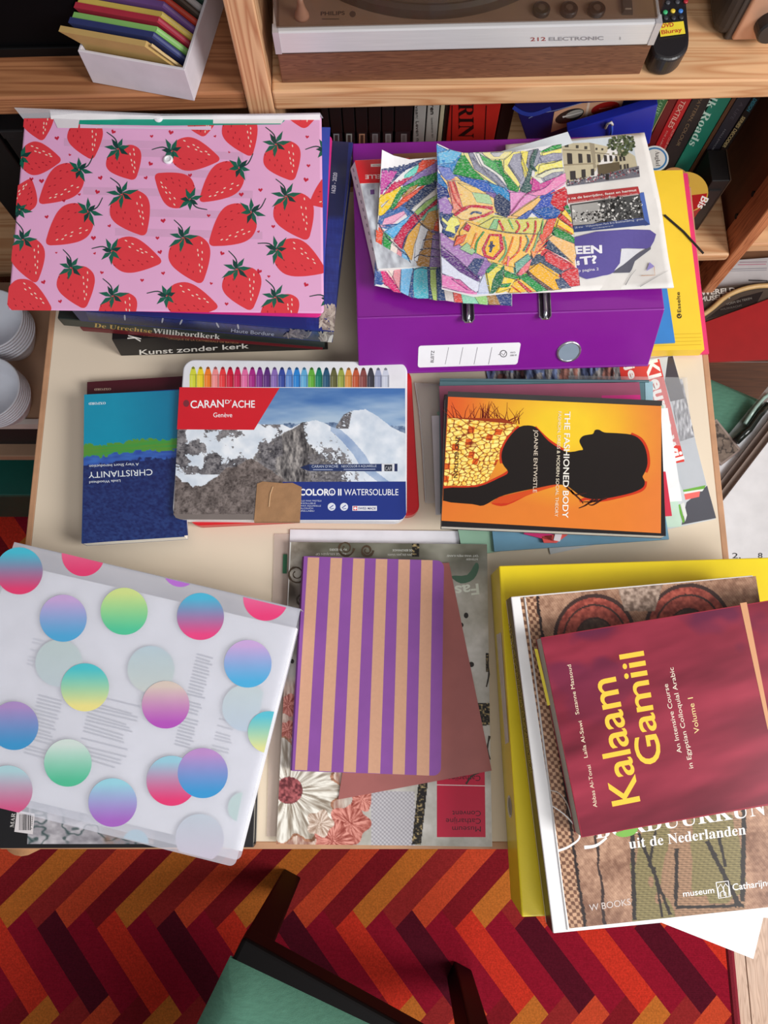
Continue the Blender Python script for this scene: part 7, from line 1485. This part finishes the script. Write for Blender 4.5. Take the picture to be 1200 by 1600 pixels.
# ------------------------------------------------------------------ second chair with papers on its seat
C_ = P(1050, 551, -.278); e = P(1195, 612, -.278); vv = (e - C_); vv.z = 0; vv.normalize(); uu = Vector((-vv.y, vv.x, 0))
make_chair(((C_ - uu * .40).x, (C_ - uu * .40).y), math.atan2(uu.y, uu.x), 'dark chair with green seat holding papers at the right of the table')
def on_chair():
    h = -.268
    G = 4.706; F = lambda x, y: (1100 + x / G, 560 + y / G)
    sheet('white_sheet', 'white sheet in clear plastic on the seat of the right chair', 'paper', [(1112, 742), (1214, 606), (1330, 700), (1228, 836)], h, h + .004, (226, 224, 228), .5)
    t = sheet('plastic_bag', 'crumpled clear plastic film over the white sheet on the right chair', 'plastic film', [(1130, 690), (1204, 598), (1320, 690), (1240, 790)], h + .0042, h + .0048, (226, 232, 234), .06, alpha=.12, spec=.8, bump=.9, bscale=40.)
    o = MB().tube([P(*F(235, 610), h + .011), P(*F(330, 520), h + .012), P(*F(400, 420), h + .011), P(*F(470, 340), h + .011)], .006, 8).build('film_roll', C((28, 32, 28), .15), t, smooth=True)
    o2 = MB().tube([P(*F(300, 480), h + .011), P(*F(380, 360), h + .010), P(*F(440, 290), h + .008), P(*F(480, 262), h + .008)], .003, 8).build('film_fold', C((150, 176, 166), .1, spec=.8), t, smooth=True)
    q = [P(x, y, h + .007) for x, y in ((1119.5, 654.5), (1158.5, 703), (1127, 727.5), (1088, 679))]
    ph = MB().prism(q, -.0015).build('photo_print', C((150, 132, 124), .4), origin=base_of(q, h + .0055)); tag(ph, 'grey brown photograph lying on the green seat by the table edge', 'photograph')
    def st(u, v, X, Y): n = fbm(X * .12, Y * .16, 5, 4); e_ = np.abs(fbm(X * .08, Y * .1, 12, 3) - .5); return lerp3(C3((44, 36, 34)), lerp3(C3((92, 78, 70)), C3((150, 132, 118)), n), np.clip(e_ * 14, 0, 1))
    raster('photo_picture', [(1119, 658), (1154, 703), (1127, 723), (1092, 680)], 40, 40, st, HM(h + .0071), ph)
    px = [(1058, 880), (1230, 647), (1430, 790), (1258, 1023)]
    q = quad(px, h + .03); t = thing('portfolio', 'large white cardboard portfolio on the right chair beside the table', 'portfolio', base_of(q, h + .0075))
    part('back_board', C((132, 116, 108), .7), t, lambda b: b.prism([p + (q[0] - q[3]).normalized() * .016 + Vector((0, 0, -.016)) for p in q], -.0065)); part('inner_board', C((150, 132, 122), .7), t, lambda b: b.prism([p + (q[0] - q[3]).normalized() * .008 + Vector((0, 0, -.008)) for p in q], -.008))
    part('front_board', C((222, 220, 222), .55), t, lambda b: b.prism(q, -.008), bevel=.0006)
    a = Art(HM(h + .0303)); a.frame(1100, 560, G); a.text('2,', (208, 1470), (270, 1470), 42, (52, 50, 50)); a.build('handwriting', t); a.mb = MB(); a.text('8', (398, 1468), (430, 1468), 40, (52, 50, 50)); a.build('handwriting', t)
on_chair()

# ================================================================== the rack left of the table
def left_rack():
    h0 = -.20; Y0 = P(30, 668, h0).y; xr = TBL['xl'] - .006; xl = -.95; yb = SA.y - .035
    def hz(px, py): d = ray(px, py); k = Y0 / d.y; return (_C + d * k).z - ZT
    t = thing('side_rack', 'low wooden rack with open compartments at the left of the table', 'rack', ((xl + xr) / 2, (Y0 + yb) / 2, 0.0))
    def bx(b, x0, x1, y0, y1, z0, z1): return b.hexa([Vector((x0, y1, ZT + z1)), Vector((x1, y1, ZT + z1)), Vector((x1, y0, ZT + z1)), Vector((x0, y0, ZT + z1))], [Vector((x0, y1, ZT + z0)), Vector((x1, y1, ZT + z0)), Vector((x1, y0, ZT + z0)), Vector((x0, y0, ZT + z0))])
    ha, hb, hc = hz(30, 663), hz(30, 713), hz(30, 748)
    tan = mat('rack_wood', (176, 140, 112), .6, noise=.1, nscale=20); pale = C((206, 196, 188), .5)
    part('top_board', tan, t, lambda b: bx(b, xl, xr, Y0 + .008, yb, ha - .02, ha - .004)); part('front_strip', pale, t, lambda b: bx(b, xl, xr, Y0, Y0 + .008, ha - .02, ha)); part('middle_board', tan, t, lambda b: bx(b, xl, xr - .02, Y0, yb, hb - .022, hb), bevel=.002)
    part('side_board', tan, t, lambda b: bx(b, xr - .018, xr, Y0 + .012, yb, FLOOR_H + .0085, ha - .02)); part('back_board', C((60, 44, 36), .8), t, lambda b: bx(b, xl, xr - .018, yb - .012, yb, FLOOR_H + .0085, ha - .02)); part('side_board', tan, t, lambda b: bx(b, xl - .018, xl, Y0, yb, FLOOR_H + .0085, ha))
    def thingbox(name, label, cat, x0, x1, y0, y1, z0, z1, col, r=.6, lid=None):
        o = thing(name, label, cat, ((x0 + x1) / 2, (y0 + y1) / 2, ZT + z0)); part('body', C(col, r), o, lambda b: bx(b, x0, x1, y0, y1, z0, z1 - .015), bevel=.0015); part('lid', C(lid or mixc(col, (255, 255, 255), .08), r), o, lambda b: bx(b, x0 - .002, x1 + .002, y0 - .002, y1, z1 - .015, z1), bevel=.0015)
    # boxes on the floor of the rack, cloth and dark things in the compartments
    part('bottom_board', tan, t, lambda b: bx(b, xl, xr - .018, Y0, yb, FLOOR_H + .03, FLOOR_H + .045))
    g = hz(20, 770); thingbox('green_box', 'teal topped dark green box low in the left rack', 'box', xl + .05, xr - .022, Y0 - .02, Y0 + .2, FLOOR_H + .0455, hc - .03, (16, 66, 54), .5, (14, 96, 84))
    thingbox('black_pouch', 'black pouch in the upper compartment of the left rack', 'pouch', xl + .05, xr - .05, Y0 + .02, Y0 + .2, hb + .0005, ha - .035, (24, 18, 18), .7)
    # stacked white bowls
    for i, (px, py, hh, rp, lb) in enumerate(((-16, 498, -.105, 56, 'tall stack of white bowls left of the table, farther from the viewer'), (-22, 606, -.11, 56, 'tall stack of white bowls left of the table, nearer to the viewer'))):
        p = P(px, py, hh); r = rp * (.84 - hh) / FPX; z0 = ha - .0038; n = 7
        o = thing('bowl_stack', lb, 'bowls', (p.x, p.y, ZT + z0), 'white bowl stacks'); H = hh - z0
        for k in range(n):
            zz = z0 + (H - .05) * k / (n - 1); s = 1
            prof = [(r * .48, 0), (r * .52, .002), (r * .84, .03), (r * .92, .0445), (r, .0465), (r, .0495), (r * .95, .0495), (r * .84, .034), (r * .5, .008), (.002, .007)]
            if k == 0: mesh = MB().lathe((p.x, p.y, ZT + zz), prof, 44).build('bowl', C((222, 224, 232), .3, noise=.01), o, smooth=True); base = mesh
            else:
                c = base.copy(); COL.objects.link(c); c.parent = o; c.location = (0, 0, zz - z0)
left_rack()
